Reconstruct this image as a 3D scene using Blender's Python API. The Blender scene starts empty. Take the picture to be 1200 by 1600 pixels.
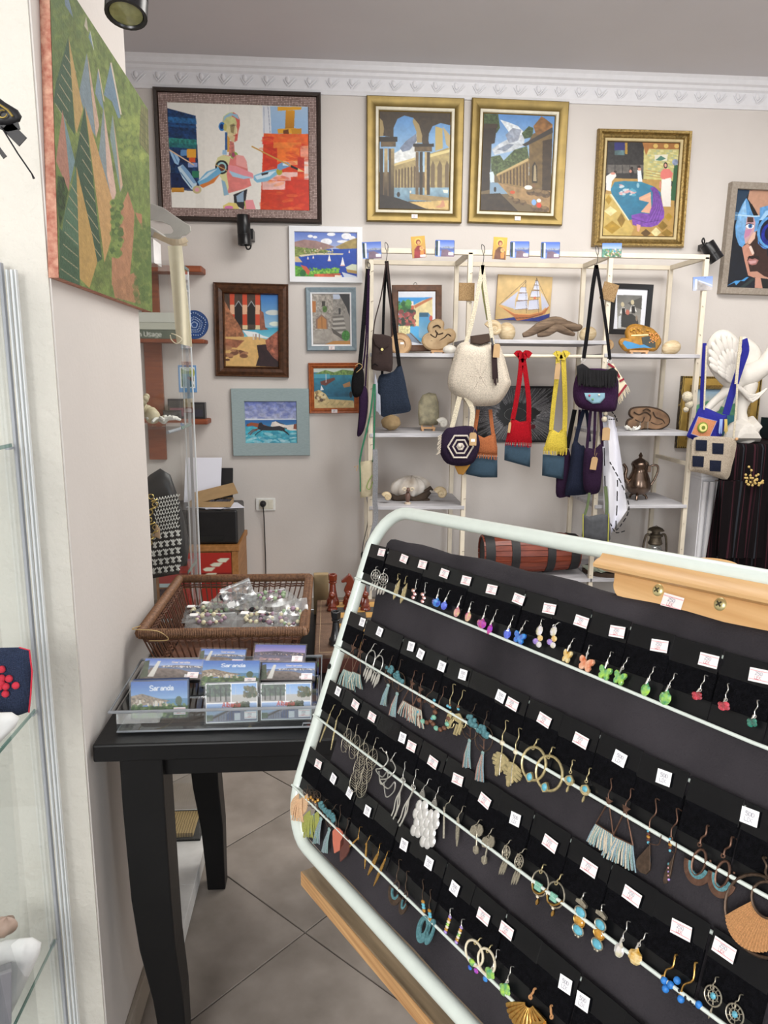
import bpy, bmesh, math, random
import numpy as np
from mathutils import Vector, Matrix
random.seed(4); NR = np.random.RandomState(7)
C = bpy.context.scene.collection
PI = math.pi
# ---------------------------------------------------------------- camera
F = 1145.0
CAM = Vector((0, 0, 1.5))
M = Matrix(((0.9973206602594931, 0.00570176790412974, -0.072931409298987),
   (-0.0726858476330866, 0.18983833146523793, -0.979121123998637),
   (0.008262455653657165, 0.98179880716431, 0.18974412791259035)))
cd = bpy.data.cameras.new('camera'); co = bpy.data.objects.new('camera', cd); C.objects.link(co)
co.matrix_world = Matrix.Translation(CAM) @ M.to_4x4()
cd.sensor_fit = 'VERTICAL'; cd.sensor_height = 36; cd.lens = 36*F/1600; cd.clip_start = .02
bpy.context.scene.camera = co
# ---------------------------------------------------------------- world, lights, exposure
vs = bpy.context.scene.view_settings
vs.view_transform = 'Standard'; vs.look = 'None'; vs.gamma = 1; vs.use_curve_mapping = False
vs.exposure = 0.4
bpy.context.scene.cycles.transparent_max_bounces = 40; bpy.context.scene.cycles.max_bounces = 10; bpy.context.scene.cycles.diffuse_bounces = 5
w = bpy.data.worlds.new('world'); bpy.context.scene.world = w; w.use_nodes = True
bg = w.node_tree.nodes['Background']; bg.inputs[0].default_value = (.86, .93, 1, 1); bg.inputs[1].default_value = 1.0
def area(name, loc, target, sx, sy, power, col):
 l = bpy.data.lights.new(name, 'AREA'); l.shape = 'RECTANGLE'; l.size = sx; l.size_y = sy; l.energy = power; l.color = col
 o = bpy.data.objects.new(name, l); C.objects.link(o); o.location = loc
 o.rotation_euler = (Vector(target)-Vector(loc)).to_track_quat('-Z', 'Y').to_euler(); return o
# daylight through the shop window and the open door behind the photographer
area('shop_window_light', (-1.1, -2.0, 2.2), (.6, 2.6, 1.0), 1.1, 1.2, 62, (1, .985, .96))
area('street_door_light', (2.2, -2.1, 1.4), (1.0, 3.0, 1.0), 1.1, 2.2, 38, (.93, .97, 1))
area('ceiling_lamp_light', (1.4, 2.7, 3.12), (1.5, 3.1, 0), 2.4, 1.6, 92, (1, .97, .92))

# ---------------------------------------------------------------- helpers
def ray(px, py): return M @ Vector(((px-600)/F, (800-py)/F, -1))
def at(px, py, Y): r = ray(px, py); return CAM + r*(Y/r.y)
def atz(px, py, Z): r = ray(px, py); return CAM + r*((Z-1.5)/r.z)
def proj(P): c = M.transposed() @ (Vector(P)-CAM); return (600+F*c.x/-c.z, 800-F*c.y/-c.z)
def lin(c):
 c = np.asarray(c, float); return np.where(c <= .04045, c/12.92, ((c+.055)/1.055)**2.4)
def hexc(h): return tuple(int(h[i:i+2], 16)/255 for i in (0, 2, 4))
def L4(h):
 c = hexc(h) if isinstance(h, str) else h
 return tuple(float(v) for v in lin(c))+(1,)
class G:
 def __init__(s): s.v = []; s.f = []
 def add(s, vs, fs):
  n = len(s.v); s.v += [tuple(v) for v in vs]; s.f += [tuple(i+n for i in f) for f in fs]; return s
 def hexa(s, p): return s.add(p, [(0,3,2,1),(4,5,6,7),(0,1,5,4),(1,2,6,5),(2,3,7,6),(3,0,4,7)])
 def box(s, x0, x1, y0, y1, z0, z1):
  return s.hexa([(x0,y0,z0),(x1,y0,z0),(x1,y1,z0),(x0,y1,z0),(x0,y0,z1),(x1,y0,z1),(x1,y1,z1),(x0,y1,z1)])
 def obox(s, c, ex, ey, ez):            # centre and half-axis vectors
  c, ex, ey, ez = map(Vector, (c, ex, ey, ez))
  return s.hexa([c-ex-ey-ez, c+ex-ey-ez, c+ex+ey-ez, c-ex+ey-ez, c-ex-ey+ez, c+ex-ey+ez, c+ex+ey+ez, c-ex+ey+ez])
 def tube(s, pts, r, n=8, closed=False, flat=None):
  pts = [Vector(p) for p in pts]; m = len(pts)
  rs = r if isinstance(r, (list, tuple)) else [r]*m
  prev = None; vs = []
  for i, p in enumerate(pts):
   a = pts[(i-1) % m] if (closed or i > 0) else p
   b = pts[(i+1) % m] if (closed or i < m-1) else p
   t = (b-a); t = t.normalized() if t.length > 1e-9 else Vector((0,0,1))
   if prev is None:
    prev = t.orthogonal().normalized()
   e1 = (prev - t*prev.dot(t)); e1 = e1.normalized() if e1.length > 1e-6 else t.orthogonal().normalized()
   prev = e1; e2 = t.cross(e1)
   for k in range(n):
    an = 2*PI*k/n; vs.append(p+(e1*math.cos(an)+e2*math.sin(an))*rs[i])
  fs = []
  for i in range(m if closed else m-1):
   for k in range(n):
    a0 = i*n+k; a1 = i*n+(k+1) % n; b0 = ((i+1) % m)*n+k; b1 = ((i+1) % m)*n+(k+1) % n
    fs.append((a0, a1, b1, b0))
  if not closed: fs += [tuple(range(n))[::-1], tuple(range((m-1)*n, m*n))]
  return s.add(vs, fs)
 def lathe(s, prof, c=(0,0,0), ax=(0,0,1), n=16, sc=(1,1)):
  c = Vector(c); az = Vector(ax).normalized(); ex = az.orthogonal().normalized(); ey = az.cross(ex)
  vs = []
  for r, z in prof:
   for k in range(n):
    a = 2*PI*k/n; vs.append(c+az*z+ex*(math.cos(a)*r*sc[0])+ey*(math.sin(a)*r*sc[1]))
  fs = []
  for i in range(len(prof)-1):
   for k in range(n): fs.append((i*n+k, i*n+(k+1) % n, (i+1)*n+(k+1) % n, (i+1)*n+k))
  fs += [tuple(range(n))[::-1], tuple(range((len(prof)-1)*n, len(prof)*n))]
  return s.add(vs, fs)
 def ell(s, c, ex, ey, ez, nu=12, nv=8, fn=None):
  c, ex, ey, ez = map(Vector, (c, ex, ey, ez)); vs = []; fs = []
  for j in range(nv+1):
   ph = PI*j/nv
   for i in range(nu):
    th = 2*PI*i/nu; k = fn(th, ph) if fn else 1
    vs.append(c+(ex*math.cos(th)*math.sin(ph)+ey*math.sin(th)*math.sin(ph)+ez*math.cos(ph))*k)
  for j in range(nv):
   for i in range(nu): fs.append((j*nu+i, (j+1)*nu+i, (j+1)*nu+(i+1) % nu, j*nu+(i+1) % nu))
  return s.add(vs, fs)
 def ball(s, c, r, nu=10, nv=7): return s.ell(c, (r,0,0), (0,r,0), (0,0,r), nu, nv)
 def prism(s, pts, o, ex, ey, ez, t0, t1):   # 2D outline extruded from t0 to t1 along ez
  o, ex, ey, ez = map(Vector, (o, ex, ey, ez)); n = len(pts)
  vs = [o+ex*a+ey*b+ez*t0 for a, b in pts]+[o+ex*a+ey*b+ez*t1 for a, b in pts]
  return s.add(vs, [tuple(range(n))[::-1], tuple(range(n, 2*n))]+[(i, (i+1) % n, n+(i+1) % n, n+i) for i in range(n)])
 def puff(s, pts, th, nrm=(0,-1,0), rings=5, flat=.35):   # soft flat shape with a bulging front and back
  pts = [Vector(p) for p in pts]; n = len(pts); c = sum(pts, Vector())/n; nv = Vector(nrm).normalized()
  vs = []; fs = []
  for side in (1, -1):
   base = len(vs)
   for k in range(rings+1):
    t = 1-k/rings; q = math.sqrt(max(0, 1-t**4))*(1-flat)+flat*(1 if k else 0)
    for p in pts: vs.append(c+(p-c)*max(t, .02)+nv*(side*th*.5*(q if k else .12)))
   for k in range(rings):
    for i in range(n):
     f = (base+k*n+i, base+k*n+(i+1) % n, base+(k+1)*n+(i+1) % n, base+(k+1)*n+i)
     fs.append(f if side > 0 else f[::-1])
   fs.append(tuple(range(base+rings*n, base+rings*n+n)))
  h = len(vs)//2
  for i in range(n): fs.append((i, (i+1) % n, h+(i+1) % n, h+i))
  return s.add(vs, fs)
 def ribbon(s, pts, w, t=.003, nrm=(0,-1,0)):
  pts = [Vector(p) for p in pts]; nv = Vector(nrm).normalized(); vs = []; m = len(pts)
  ws = w if isinstance(w, (list, tuple)) else [w]*m
  for i, p in enumerate(pts):
   d = pts[min(i+1, m-1)]-pts[max(i-1, 0)]; e = d.cross(nv)
   e = e.normalized() if e.length > 1e-9 else Vector((1,0,0))
   for a, b in ((-1,-1),(1,-1),(1,1),(-1,1)): vs.append(p+e*(a*ws[i]/2)+nv*(b*t/2))
  fs = [(0,1,2,3)[::-1], tuple(range(4*m-4, 4*m))]
  for i in range(m-1):
   for k in range(4): fs.append((4*i+k, 4*i+(k+1) % 4, 4*i+4+(k+1) % 4, 4*i+4+k))
  return s.add(vs, fs)
 def sheet(s, rows, t, nrm):                 # grid of points given a thickness
  m = len(rows); n = len(rows[0]); nv = Vector(nrm); vs = []; fs = []
  for sg in (0, -t):
   for r in rows:
    for p in r: vs.append(Vector(p)+nv*sg)
  N = m*n
  for i in range(m-1):
   for j in range(n-1):
    a = i*n+j; q = (a, a+1, a+n+1, a+n); fs.append(q); fs.append(tuple(N+x for x in q[::-1]))
  bd = [(0*n+j, 0*n+j+1) for j in range(n-1)]+[(i*n+n-1, (i+1)*n+n-1) for i in range(m-1)]+[((m-1)*n+j+1, (m-1)*n+j) for j in range(n-1)]+[((i+1)*n, i*n) for i in range(m-1)]
  for a, b in bd: fs.append((b, a, N+a, N+b))
  return s.add(vs, fs)
def smooth_path(pts, k=6, closed=False):
 pts = [Vector(p) for p in pts]; n = len(pts); out = []
 for i in range(n if closed else n-1):
  if closed: p0, p1, p2, p3 = pts[(i-1) % n], pts[i], pts[(i+1) % n], pts[(i+2) % n]
  else: p0, p1, p2, p3 = pts[max(i-1,0)], pts[i], pts[i+1], pts[min(i+2,n-1)]
  for j in range(k):
   t = j/k; out.append(.5*((2*p1)+(p2-p0)*t+(2*p0-5*p1+4*p2-p3)*t*t+(3*p1-p0-3*p2+p3)*t**3))
 if not closed: out.append(pts[-1])
 return out
def part(name, g, m, parent=None, sm=0, bev=0, label=None, raw=False, sub=0, kind=None):
 """one mesh object; world-space geometry is moved into the parent's space. sm = smoothing angle in degrees"""
 me = bpy.data.meshes.new(name)
 if parent is not None and not raw:
  mi = wm(parent).inverted(); vs = [mi @ Vector(v) for v in g.v]
 elif parent is None and not raw:
  a = np.array(g.v); o = Vector(((a[:,0].min()+a[:,0].max())/2, (a[:,1].min()+a[:,1].max())/2, a[:,2].min())); vs = [Vector(v)-o for v in g.v]
 else: vs = g.v
 me.from_pydata(vs, [], g.f)
 bm = bmesh.new(); bm.from_mesh(me); bmesh.ops.recalc_face_normals(bm, faces=bm.faces)
 if sm:
  for f in bm.faces: f.smooth = True
  for e in bm.edges:
   if len(e.link_faces) == 2 and e.calc_face_angle(0) > math.radians(sm): e.smooth = False
 bm.to_mesh(me); bm.free()
 ob = bpy.data.objects.new(name, me); C.objects.link(ob)
 if m: me.materials.append(m)
 if parent is not None: ob.parent = parent
 elif not raw: ob.location = o
 if bev:
  b = ob.modifiers.new('bevel', 'BEVEL'); b.width = bev; b.segments = 2; b.limit_method = 'ANGLE'
 if sub:
  b = ob.modifiers.new('subsurf', 'SUBSURF'); b.levels = sub; b.render_levels = sub
 if label: ob['label'] = label
 if kind: ob['kind'] = kind
 return ob
def wm(o):
 m = Matrix.LocRotScale(o.location, o.rotation_euler, o.scale)
 return wm(o.parent) @ m if o.parent else m
def thing(name, label, cat, loc, rot=(0,0,0), group=None):
 o = bpy.data.objects.new(name, None); C.objects.link(o); o.location = loc; o.rotation_euler = rot; o.empty_display_size = .05
 return tag(o, label, cat, group)
def tag(o, label, cat, group=None):
 o['label'] = label; o['category'] = cat
 if group: o['group'] = group
 return o
def struct(name, g, m, **k): o = part(name, g, m, **k); o['kind'] = 'structure'; return o
def inst(name, src, parent, loc, rot=(0,0,0), scale=(1,1,1)):
 o = bpy.data.objects.new(name, src.data); C.objects.link(o); o.parent = parent; o.location = loc; o.rotation_euler = rot; o.scale = scale
 for md in src.modifiers:
  if md.type == 'BEVEL':
   b = o.modifiers.new('bevel', 'BEVEL'); b.width = md.width; b.segments = md.segments; b.limit_method = 'ANGLE'
 return o
# ---------------------------------------------------------------- materials
MC = {}
def mat(key, col, rough=.6, metal=0, var=.12, sc=20, bump=0, bsc=None, tex='noise', col2=None, trans=0, ior=1.45, spec=None, coat=0, stretch=(1,1,1), coords='Object', rotz=0):
 if key in MC: return MC[key]
 m = bpy.data.materials.new(key); m.use_nodes = True; nt = m.node_tree; N = nt.nodes; K = nt.links
 b = N['Principled BSDF']; b.inputs['Roughness'].default_value = rough; b.inputs['Metallic'].default_value = metal
 if trans: b.inputs['Transmission Weight'].default_value = trans; b.inputs['IOR'].default_value = ior
 if spec is not None: b.inputs['Specular IOR Level'].default_value = spec
 if coat: b.inputs['Coat Weight'].default_value = coat
 tc = N.new('ShaderNodeTexCoord'); mp = N.new('ShaderNodeMapping'); K.new(tc.outputs[coords], mp.inputs[0]); mp.inputs['Scale'].default_value = stretch
 if rotz: mp.vector_type = 'TEXTURE'; mp.inputs['Scale'].default_value = [1/q for q in stretch]; mp.inputs['Rotation'].default_value = (0, 0, rotz)
 def T(kind, s):
  if kind == 'wave':
   t = N.new('ShaderNodeTexWave'); t.inputs['Scale'].default_value = s; t.inputs['Distortion'].default_value = 3; t.inputs['Detail'].default_value = 2
  elif kind == 'voronoi': t = N.new('ShaderNodeTexVoronoi'); t.inputs['Scale'].default_value = s
  else: t = N.new('ShaderNodeTexNoise'); t.inputs['Scale'].default_value = s; t.inputs['Detail'].default_value = 5
  K.new(mp.outputs[0], t.inputs['Vector']); return t.outputs['Fac'] if kind != 'voronoi' else t.outputs['Distance']
 c = np.array(L4(col)[:3]); c2 = np.array(L4(col2)[:3]) if col2 else np.clip(c*(1-var), 0, 1)
 c1 = c if col2 else np.clip(c*(1+var*.6), 0, 1)
 t = T(tex, sc); r = N.new('ShaderNodeValToRGB'); r.color_ramp.elements[0].position = .3; r.color_ramp.elements[1].position = .7
 r.color_ramp.elements[0].color = (*c2, 1); r.color_ramp.elements[1].color = (*c1, 1)
 K.new(t, r.inputs[0]); K.new(r.outputs[0], b.inputs['Base Color'])
 if bump:
  t2 = T(tex if tex != 'wave' else 'wave', bsc or sc*3); bp = N.new('ShaderNodeBump'); bp.inputs['Strength'].default_value = min(bump, 1); bp.inputs['Distance'].default_value = .002*max(1, bump)
  K.new(t2, bp.inputs['Height']); K.new(bp.outputs[0], b.inputs['Normal'])
 MC[key] = m; return m
def knit(key, col, sc=160, var=.45, rough=.95):
 """crochet: rows of loops from two crossed waves"""
 if key in MC: return MC[key]
 m = bpy.data.materials.new(key); m.use_nodes = True; nt = m.node_tree; N = nt.nodes; K = nt.links
 b = N['Principled BSDF']; b.inputs['Roughness'].default_value = rough; b.inputs['Specular IOR Level'].default_value = .15
 tc = N.new('ShaderNodeTexCoord'); mp = N.new('ShaderNodeMapping'); K.new(tc.outputs['Object'], mp.inputs[0]); mp.inputs['Scale'].default_value = (1, .15, 1.5)
 v = N.new('ShaderNodeTexVoronoi'); v.inputs['Scale'].default_value = sc; v.inputs['Randomness'].default_value = .35; K.new(mp.outputs[0], v.inputs['Vector'])
 r = N.new('ShaderNodeValToRGB'); c = np.array(L4(col)[:3]); r.color_ramp.elements[0].color = (*np.clip(c*1.08, 0, 1), 1); r.color_ramp.elements[1].color = (*(c*(1-var)), 1)
 r.color_ramp.elements[0].position = .25; r.color_ramp.elements[1].position = .8
 K.new(v.outputs['Distance'], r.inputs[0]); K.new(r.outputs[0], b.inputs['Base Color'])
 bp = N.new('ShaderNodeBump'); bp.inputs['Strength'].default_value = .8; bp.inputs['Distance'].default_value = .003; bp.invert = True
 K.new(v.outputs['Distance'], bp.inputs['Height']); K.new(bp.outputs[0], b.inputs['Normal']); MC[key] = m; return m
def wood(key, col, col2, sc=6, stretch=(1,12,12), rough=.5, bump=.2, rotz=0): return mat(key, col, rotz=rotz, rough=rough, tex='noise', col2=col2, sc=sc, stretch=stretch, bump=bump, bsc=sc*2)
def film(key, col='f2f4f4', haze=.14, gl_=.12, rough=.28):
 if key in MC: return MC[key]
 m = bpy.data.materials.new(key); m.use_nodes = True; nt = m.node_tree; N = nt.nodes; K = nt.links
 N.remove(N['Principled BSDF']); out = N['Material Output']
 tr = N.new('ShaderNodeBsdfTransparent'); tr.inputs[0].default_value = L4(col); df = N.new('ShaderNodeBsdfDiffuse'); df.inputs[0].default_value = (.9, .9, .9, 1)
 gl = N.new('ShaderNodeBsdfGlossy'); gl.inputs['Roughness'].default_value = rough
 nz = N.new('ShaderNodeTexNoise'); nz.inputs['Scale'].default_value = 40; mr = N.new('ShaderNodeMapRange'); mr.inputs[3].default_value = haze*.3; mr.inputs[4].default_value = haze*1.7; K.new(nz.outputs['Fac'], mr.inputs[0])
 a = N.new('ShaderNodeMixShader'); K.new(mr.outputs[0], a.inputs[0]); K.new(tr.outputs[0], a.inputs[1]); K.new(df.outputs[0], a.inputs[2])
 b = N.new('ShaderNodeMixShader'); b.inputs[0].default_value = gl_; K.new(a.outputs[0], b.inputs[1]); K.new(gl.outputs[0], b.inputs[2]); K.new(b.outputs[0], out.inputs['Surface'])
 MC[key] = m; return m
def glass(key, col='e8f2ee', alpha=.12, rough=.02):
 if key in MC: return MC[key]
 m = bpy.data.materials.new(key); m.use_nodes = True; nt = m.node_tree; N = nt.nodes; K = nt.links
 out = N['Material Output']; N.remove(N['Principled BSDF'])
 tr = N.new('ShaderNodeBsdfTransparent'); tr.inputs[0].default_value = L4(col)
 gl = N.new('ShaderNodeBsdfGlossy'); gl.inputs['Roughness'].default_value = rough; gl.inputs[0].default_value = (1,1,1,1)
 fr = N.new('ShaderNodeFresnel'); fr.inputs[0].default_value = 1.45
 mx = N.new('ShaderNodeMixShader'); ad = N.new('ShaderNodeMath'); ad.operation = 'ADD'; ad.inputs[1].default_value = alpha*.3; K.new(fr.outputs[0], ad.inputs[0])
 nz = N.new('ShaderNodeTexNoise'); nz.inputs['Scale'].default_value = 3
 ml = N.new('ShaderNodeMath'); ml.operation = 'MULTIPLY_ADD'; ml.inputs[1].default_value = .04; K.new(nz.outputs['Fac'], ml.inputs[0]); K.new(ad.outputs[0], ml.inputs[2])
 ge = N.new('ShaderNodeNewGeometry'); iv = N.new('ShaderNodeMath'); iv.operation = 'SUBTRACT'; iv.inputs[0].default_value = 1; K.new(ge.outputs['Backfacing'], iv.inputs[1]); mm = N.new('ShaderNodeMath'); mm.operation = 'MULTIPLY'; K.new(ml.outputs[0], mm.inputs[0]); K.new(iv.outputs[0], mm.inputs[1])
 K.new(mm.outputs[0], mx.inputs[0]); K.new(tr.outputs[0], mx.inputs[1]); K.new(gl.outputs[0], mx.inputs[2]); K.new(mx.outputs[0], out.inputs['Surface'])
 MC[key] = m; return m
def paintmat(key='painted_surface', rough=.45, var=.06, scale=60, bump=.25):
 if key in MC: return MC[key]
 m = bpy.data.materials.new(key); m.use_nodes = True; nt = m.node_tree; N = nt.nodes; K = nt.links
 b = N['Principled BSDF']; b.inputs['Roughness'].default_value = rough
 a = N.new('ShaderNodeAttribute'); a.attribute_name = 'Col'
 tc = N.new('ShaderNodeTexCoord'); t = N.new('ShaderNodeTexNoise'); t.inputs['Scale'].default_value = scale; K.new(tc.outputs['Object'], t.inputs['Vector'])
 mr = N.new('ShaderNodeMapRange'); mr.inputs[3].default_value = 1-var; mr.inputs[4].default_value = 1+var; K.new(t.outputs['Fac'], mr.inputs[0])
 mx = N.new('ShaderNodeVectorMath'); mx.operation = 'MULTIPLY'; K.new(a.outputs['Color'], mx.inputs[0]); K.new(mr.outputs[0], mx.inputs[1]); K.new(mx.outputs[0], b.inputs['Base Color'])
 if bump:
  bp = N.new('ShaderNodeBump'); bp.inputs['Strength'].default_value = bump; bp.inputs['Distance'].default_value = .001; K.new(t.outputs['Fac'], bp.inputs['Height']); K.new(bp.outputs[0], b.inputs['Normal'])
 MC[key] = m; return m
# ---------------------------------------------------------------- flat pictures painted as colour on fine grids
FONT = {'S':[[(4,5),(3,6),(1,6),(0,5),(0,4),(1,3),(3,3),(4,2),(4,1),(3,0),(1,0),(0,1)]], 'a':[[(0,3),(2,4),(3,3),(3,0)],[(3,2),(1,2),(0,1),(1,0),(3,.6)]],
 'r':[[(0,4),(0,0)],[(0,3),(1.5,4),(3,4)]], 'n':[[(0,4),(0,0)],[(0,3),(2,4),(3,3),(3,0)]], 'd':[[(3,6),(3,0)],[(3,3),(1,4),(0,2),(1,0),(3,1)]],
 'A':[[(0,0),(2,6),(4,0)],[(.8,2),(3.2,2)]], 'l':[[(1,6),(1,0)]], 'b':[[(0,6),(0,0)],[(0,3),(2,4),(3,2),(2,0),(0,1)]], 'i':[[(1,4),(1,0)],[(1,5.5),(1,6)]],
 'e':[[(0,2),(3,2),(2,4),(0,3),(0,1),(1,0),(3,0)]], 'g':[[(3,4),(3,-1.5),(0,-2)],[(3,3),(1,4),(0,2),(1,0),(3,1)]], 's':[[(3,4),(0,4),(0,2.4),(3,1.6),(3,0),(0,0)]], 'h':[[(0,6),(0,0)],[(0,3),(2,4),(3,3),(3,0)]],
 'U':[[(0,6),(0,1),(2,0),(4,1),(4,6)]], 'E':[[(4,6),(0,6),(0,0),(4,0)],[(0,3),(3,3)]], 'L':[[(0,6),(0,0),(4,0)]], 'K':[[(0,6),(0,0)],[(4,6),(0,3),(4,0)]],
 '0':[[(2,6),(0,5),(0,1),(2,0),(4,1),(4,5),(2,6)]], '1':[[(1,5),(2,6),(2,0)]], '2':[[(0,5),(2,6),(4,5),(0,0),(4,0)]], '3':[[(0,6),(4,6),(2,3.4),(4,2),(3,0),(0,0)]],
 '5':[[(4,6),(0,6),(0,3.4),(3,3.4),(4,2),(3,0),(0,0)]], '.':[[(1,0),(1,.6)]], ' ':[]}
class Pic:
 def __init__(s, quad, w, h, bgc='ffffff', ss=2):
  """quad: TL, TR, BR, BL in the drawing's own coordinates"""
  s.w, s.h, s.ss = w*ss, h*ss, ss; s.a = np.ones((s.h, s.w, 3))*np.array(s.c(bgc))
  A = []; B = []
  for (x, y), (u, v) in zip(quad, ((0,0),(1,0),(1,1),(0,1))):
   A.append([x,y,1,0,0,0,-u*x,-u*y]); B.append(u); A.append([0,0,0,x,y,1,-v*x,-v*y]); B.append(v)
  q = np.linalg.solve(np.array(A, float), np.array(B, float)); s.H = np.append(q, 1).reshape(3, 3)
 def c(s, c): return hexc(c) if isinstance(c, str) else c
 def T(s, pts):
  p = np.array([(x, y, 1) for x, y in pts], float) @ s.H.T; return p[:,:2]/p[:,2:3]*[s.w, s.h]
 def mask(s, P):
  x0, y0 = np.floor(P.min(0)).astype(int); x1, y1 = np.ceil(P.max(0)).astype(int)+1
  x0, y0, x1, y1 = max(x0,0), max(y0,0), min(x1,s.w), min(y1,s.h)
  if x1 <= x0 or y1 <= y0: return None
  X, Y = np.meshgrid(np.arange(x0, x1)+.5, np.arange(y0, y1)+.5); m = np.zeros(X.shape, bool)
  Q = np.roll(P, -1, 0)
  for (ax, ay), (bx, by) in zip(P, Q):
   if ay == by: continue
   m ^= ((ay > Y) != (by > Y)) & (X < (bx-ax)*(Y-ay)/(by-ay)+ax)
  return (slice(y0, y1), slice(x0, x1)), m, X, Y
 def poly(s, pts, col, col2=None, d='v', al=1, nz=0, nsc=8):
  P = s.T(pts); r = s.mask(P)
  if r is None: return s
  sl, m, X, Y = r; c = np.array(s.c(col))
  if col2 is not None:
   lo, hi = P.min(0), P.max(0); t = ((Y-lo[1])/(hi[1]-lo[1]+1e-6) if d == 'v' else (X-lo[0])/(hi[0]-lo[0]+1e-6))
   t = np.clip(t, 0, 1)[..., None]; cc = c*(1-t)+np.array(s.c(col2))*t
  else: cc = np.ones(m.shape+(3,))*c
  if nz: cc = np.clip(cc*(1+nz*s.noise(X, Y, nsc)[..., None]), 0, 1)
  t = s.a[sl]; t[m] = t[m]*(1-al)+cc[m]*al; return s
 def noise(s, X, Y, k):
  k = k*s.ss; o = 0
  for f, amp in ((1, .6), (2.1, .4)):
   gx = X/k*f; gy = Y/k*f; ix = np.floor(gx).astype(int); iy = np.floor(gy).astype(int); fx = gx-ix; fy = gy-iy
   R = NOI; n = R.shape[0]
   v = lambda i, j: R[j % n, i % n]
   o = o+amp*((v(ix,iy)*(1-fx)+v(ix+1,iy)*fx)*(1-fy)+(v(ix,iy+1)*(1-fx)+v(ix+1,iy+1)*fx)*fy)
  return o
 def rect(s, x0, y0, x1, y1, col, col2=None, **k): return s.poly([(x0,y0),(x1,y0),(x1,y1),(x0,y1)], col, col2, **k)
 def ell(s, cx, cy, rx, ry, col, col2=None, rot=0, **k):
  cr, sr = math.cos(rot), math.sin(rot)
  return s.poly([(cx+rx*math.cos(a)*cr-ry*math.sin(a)*sr, cy+rx*math.cos(a)*sr+ry*math.sin(a)*cr) for a in np.linspace(0, 2*PI, 22)[:-1]], col, col2, **k)
 def line(s, pts, w, col, al=1):
  for (ax, ay), (bx, by) in zip(pts[:-1], pts[1:]):
   d = math.hypot(bx-ax, by-ay) or 1; nx, ny = -(by-ay)/d*w/2, (bx-ax)/d*w/2; ex, ey = (bx-ax)/d*w*.2, (by-ay)/d*w*.2
   s.poly([(ax-ex+nx,ay-ey+ny),(bx+ex+nx,by+ey+ny),(bx+ex-nx,by+ey-ny),(ax-ex-nx,ay-ey-ny)], col, al=al)
  return s
 def dabs(s, x0, y0, x1, y1, n, r, cols, seed=1, stretch=1, al=.85):
  R = random.Random(seed)
  for i in range(n):
   q = r*(.5+R.random()); s.ell(x0+(x1-x0)*R.random(), y0+(y1-y0)*R.random(), q*stretch, q, cols[i % len(cols)], rot=R.random()*.8-.4, al=al)
  return s
 def text(s, t, x, y, h, col, w=None, slant=0):
  k = h/6; w = w or h*.16
  for ch in t:
   for st in FONT.get(ch, []): s.line([(x+(a+b*slant)*k, y-b*k) for a, b in st], w, col)
   x += k*(5 if ch.isupper() or ch.isdigit() else (2.4 if ch in 'li. ' else 4.2))
  return s
 def mesh(s, name, W, H):
  """grid mesh in local XZ, centred, facing -Y"""
  w, h = s.w//s.ss, s.h//s.ss
  a = s.a[:h*s.ss, :w*s.ss].reshape(h, s.ss, w, s.ss, 3).mean((1, 3)); a = lin(np.clip(a, 0, 1))
  X, Z = np.meshgrid(np.linspace(-W/2, W/2, w), np.linspace(H/2, -H/2, h))
  co_ = np.stack([X, np.zeros_like(X), Z], -1).reshape(-1, 3).astype('f')
  i = (np.arange(h-1)[:, None]*w+np.arange(w-1)[None]).reshape(-1)
  f = np.stack([i, i+w, i+w+1, i+1], -1).astype('i')
  me = bpy.data.meshes.new(name); me.vertices.add(w*h); me.vertices.foreach_set('co', co_.ravel())
  n = len(f); me.loops.add(4*n); me.loops.foreach_set('vertex_index', f.ravel()); me.polygons.add(n)
  me.polygons.foreach_set('loop_start', np.arange(n, dtype='i')*4); me.polygons.foreach_set('loop_total', np.full(n, 4, 'i'))
  at_ = me.color_attributes.new('Col', 'FLOAT_COLOR', 'POINT')
  at_.data.foreach_set('color', np.concatenate([a.reshape(-1, 3), np.ones((w*h, 1))], 1).astype('f').ravel())
  me.update(); me.validate(); return me
NOI = NR.rand(64, 64)*2-1
def canvas(name, pic, W, H, parent, loc, rot=(0,0,0), m=None):
 me = pic.mesh(name, W, H) if isinstance(pic, Pic) else pic
 o = bpy.data.objects.new(name, me); C.objects.link(o)
 if not me.materials: me.materials.append(m or paintmat())
 o.parent = parent; o.location = loc; o.rotation_euler = rot; return o
def ringframe(w, h, prof):
 """mitred picture frame round a w x h outer rectangle, in local XZ facing -Y; prof = [(inset, protrusion)]"""
 g = G(); vs = []; fs = []
 for d, y in prof: vs += [(-w/2+d,-y,h/2-d),(w/2-d,-y,h/2-d),(w/2-d,-y,-h/2+d),(-w/2+d,-y,-h/2+d)]
 for k in range(len(prof)-1):
  for i in range(4): fs.append((4*k+i, 4*k+(i+1) % 4, 4*k+4+(i+1) % 4, 4*k+4+i))
 return g.add(vs, fs)
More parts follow.
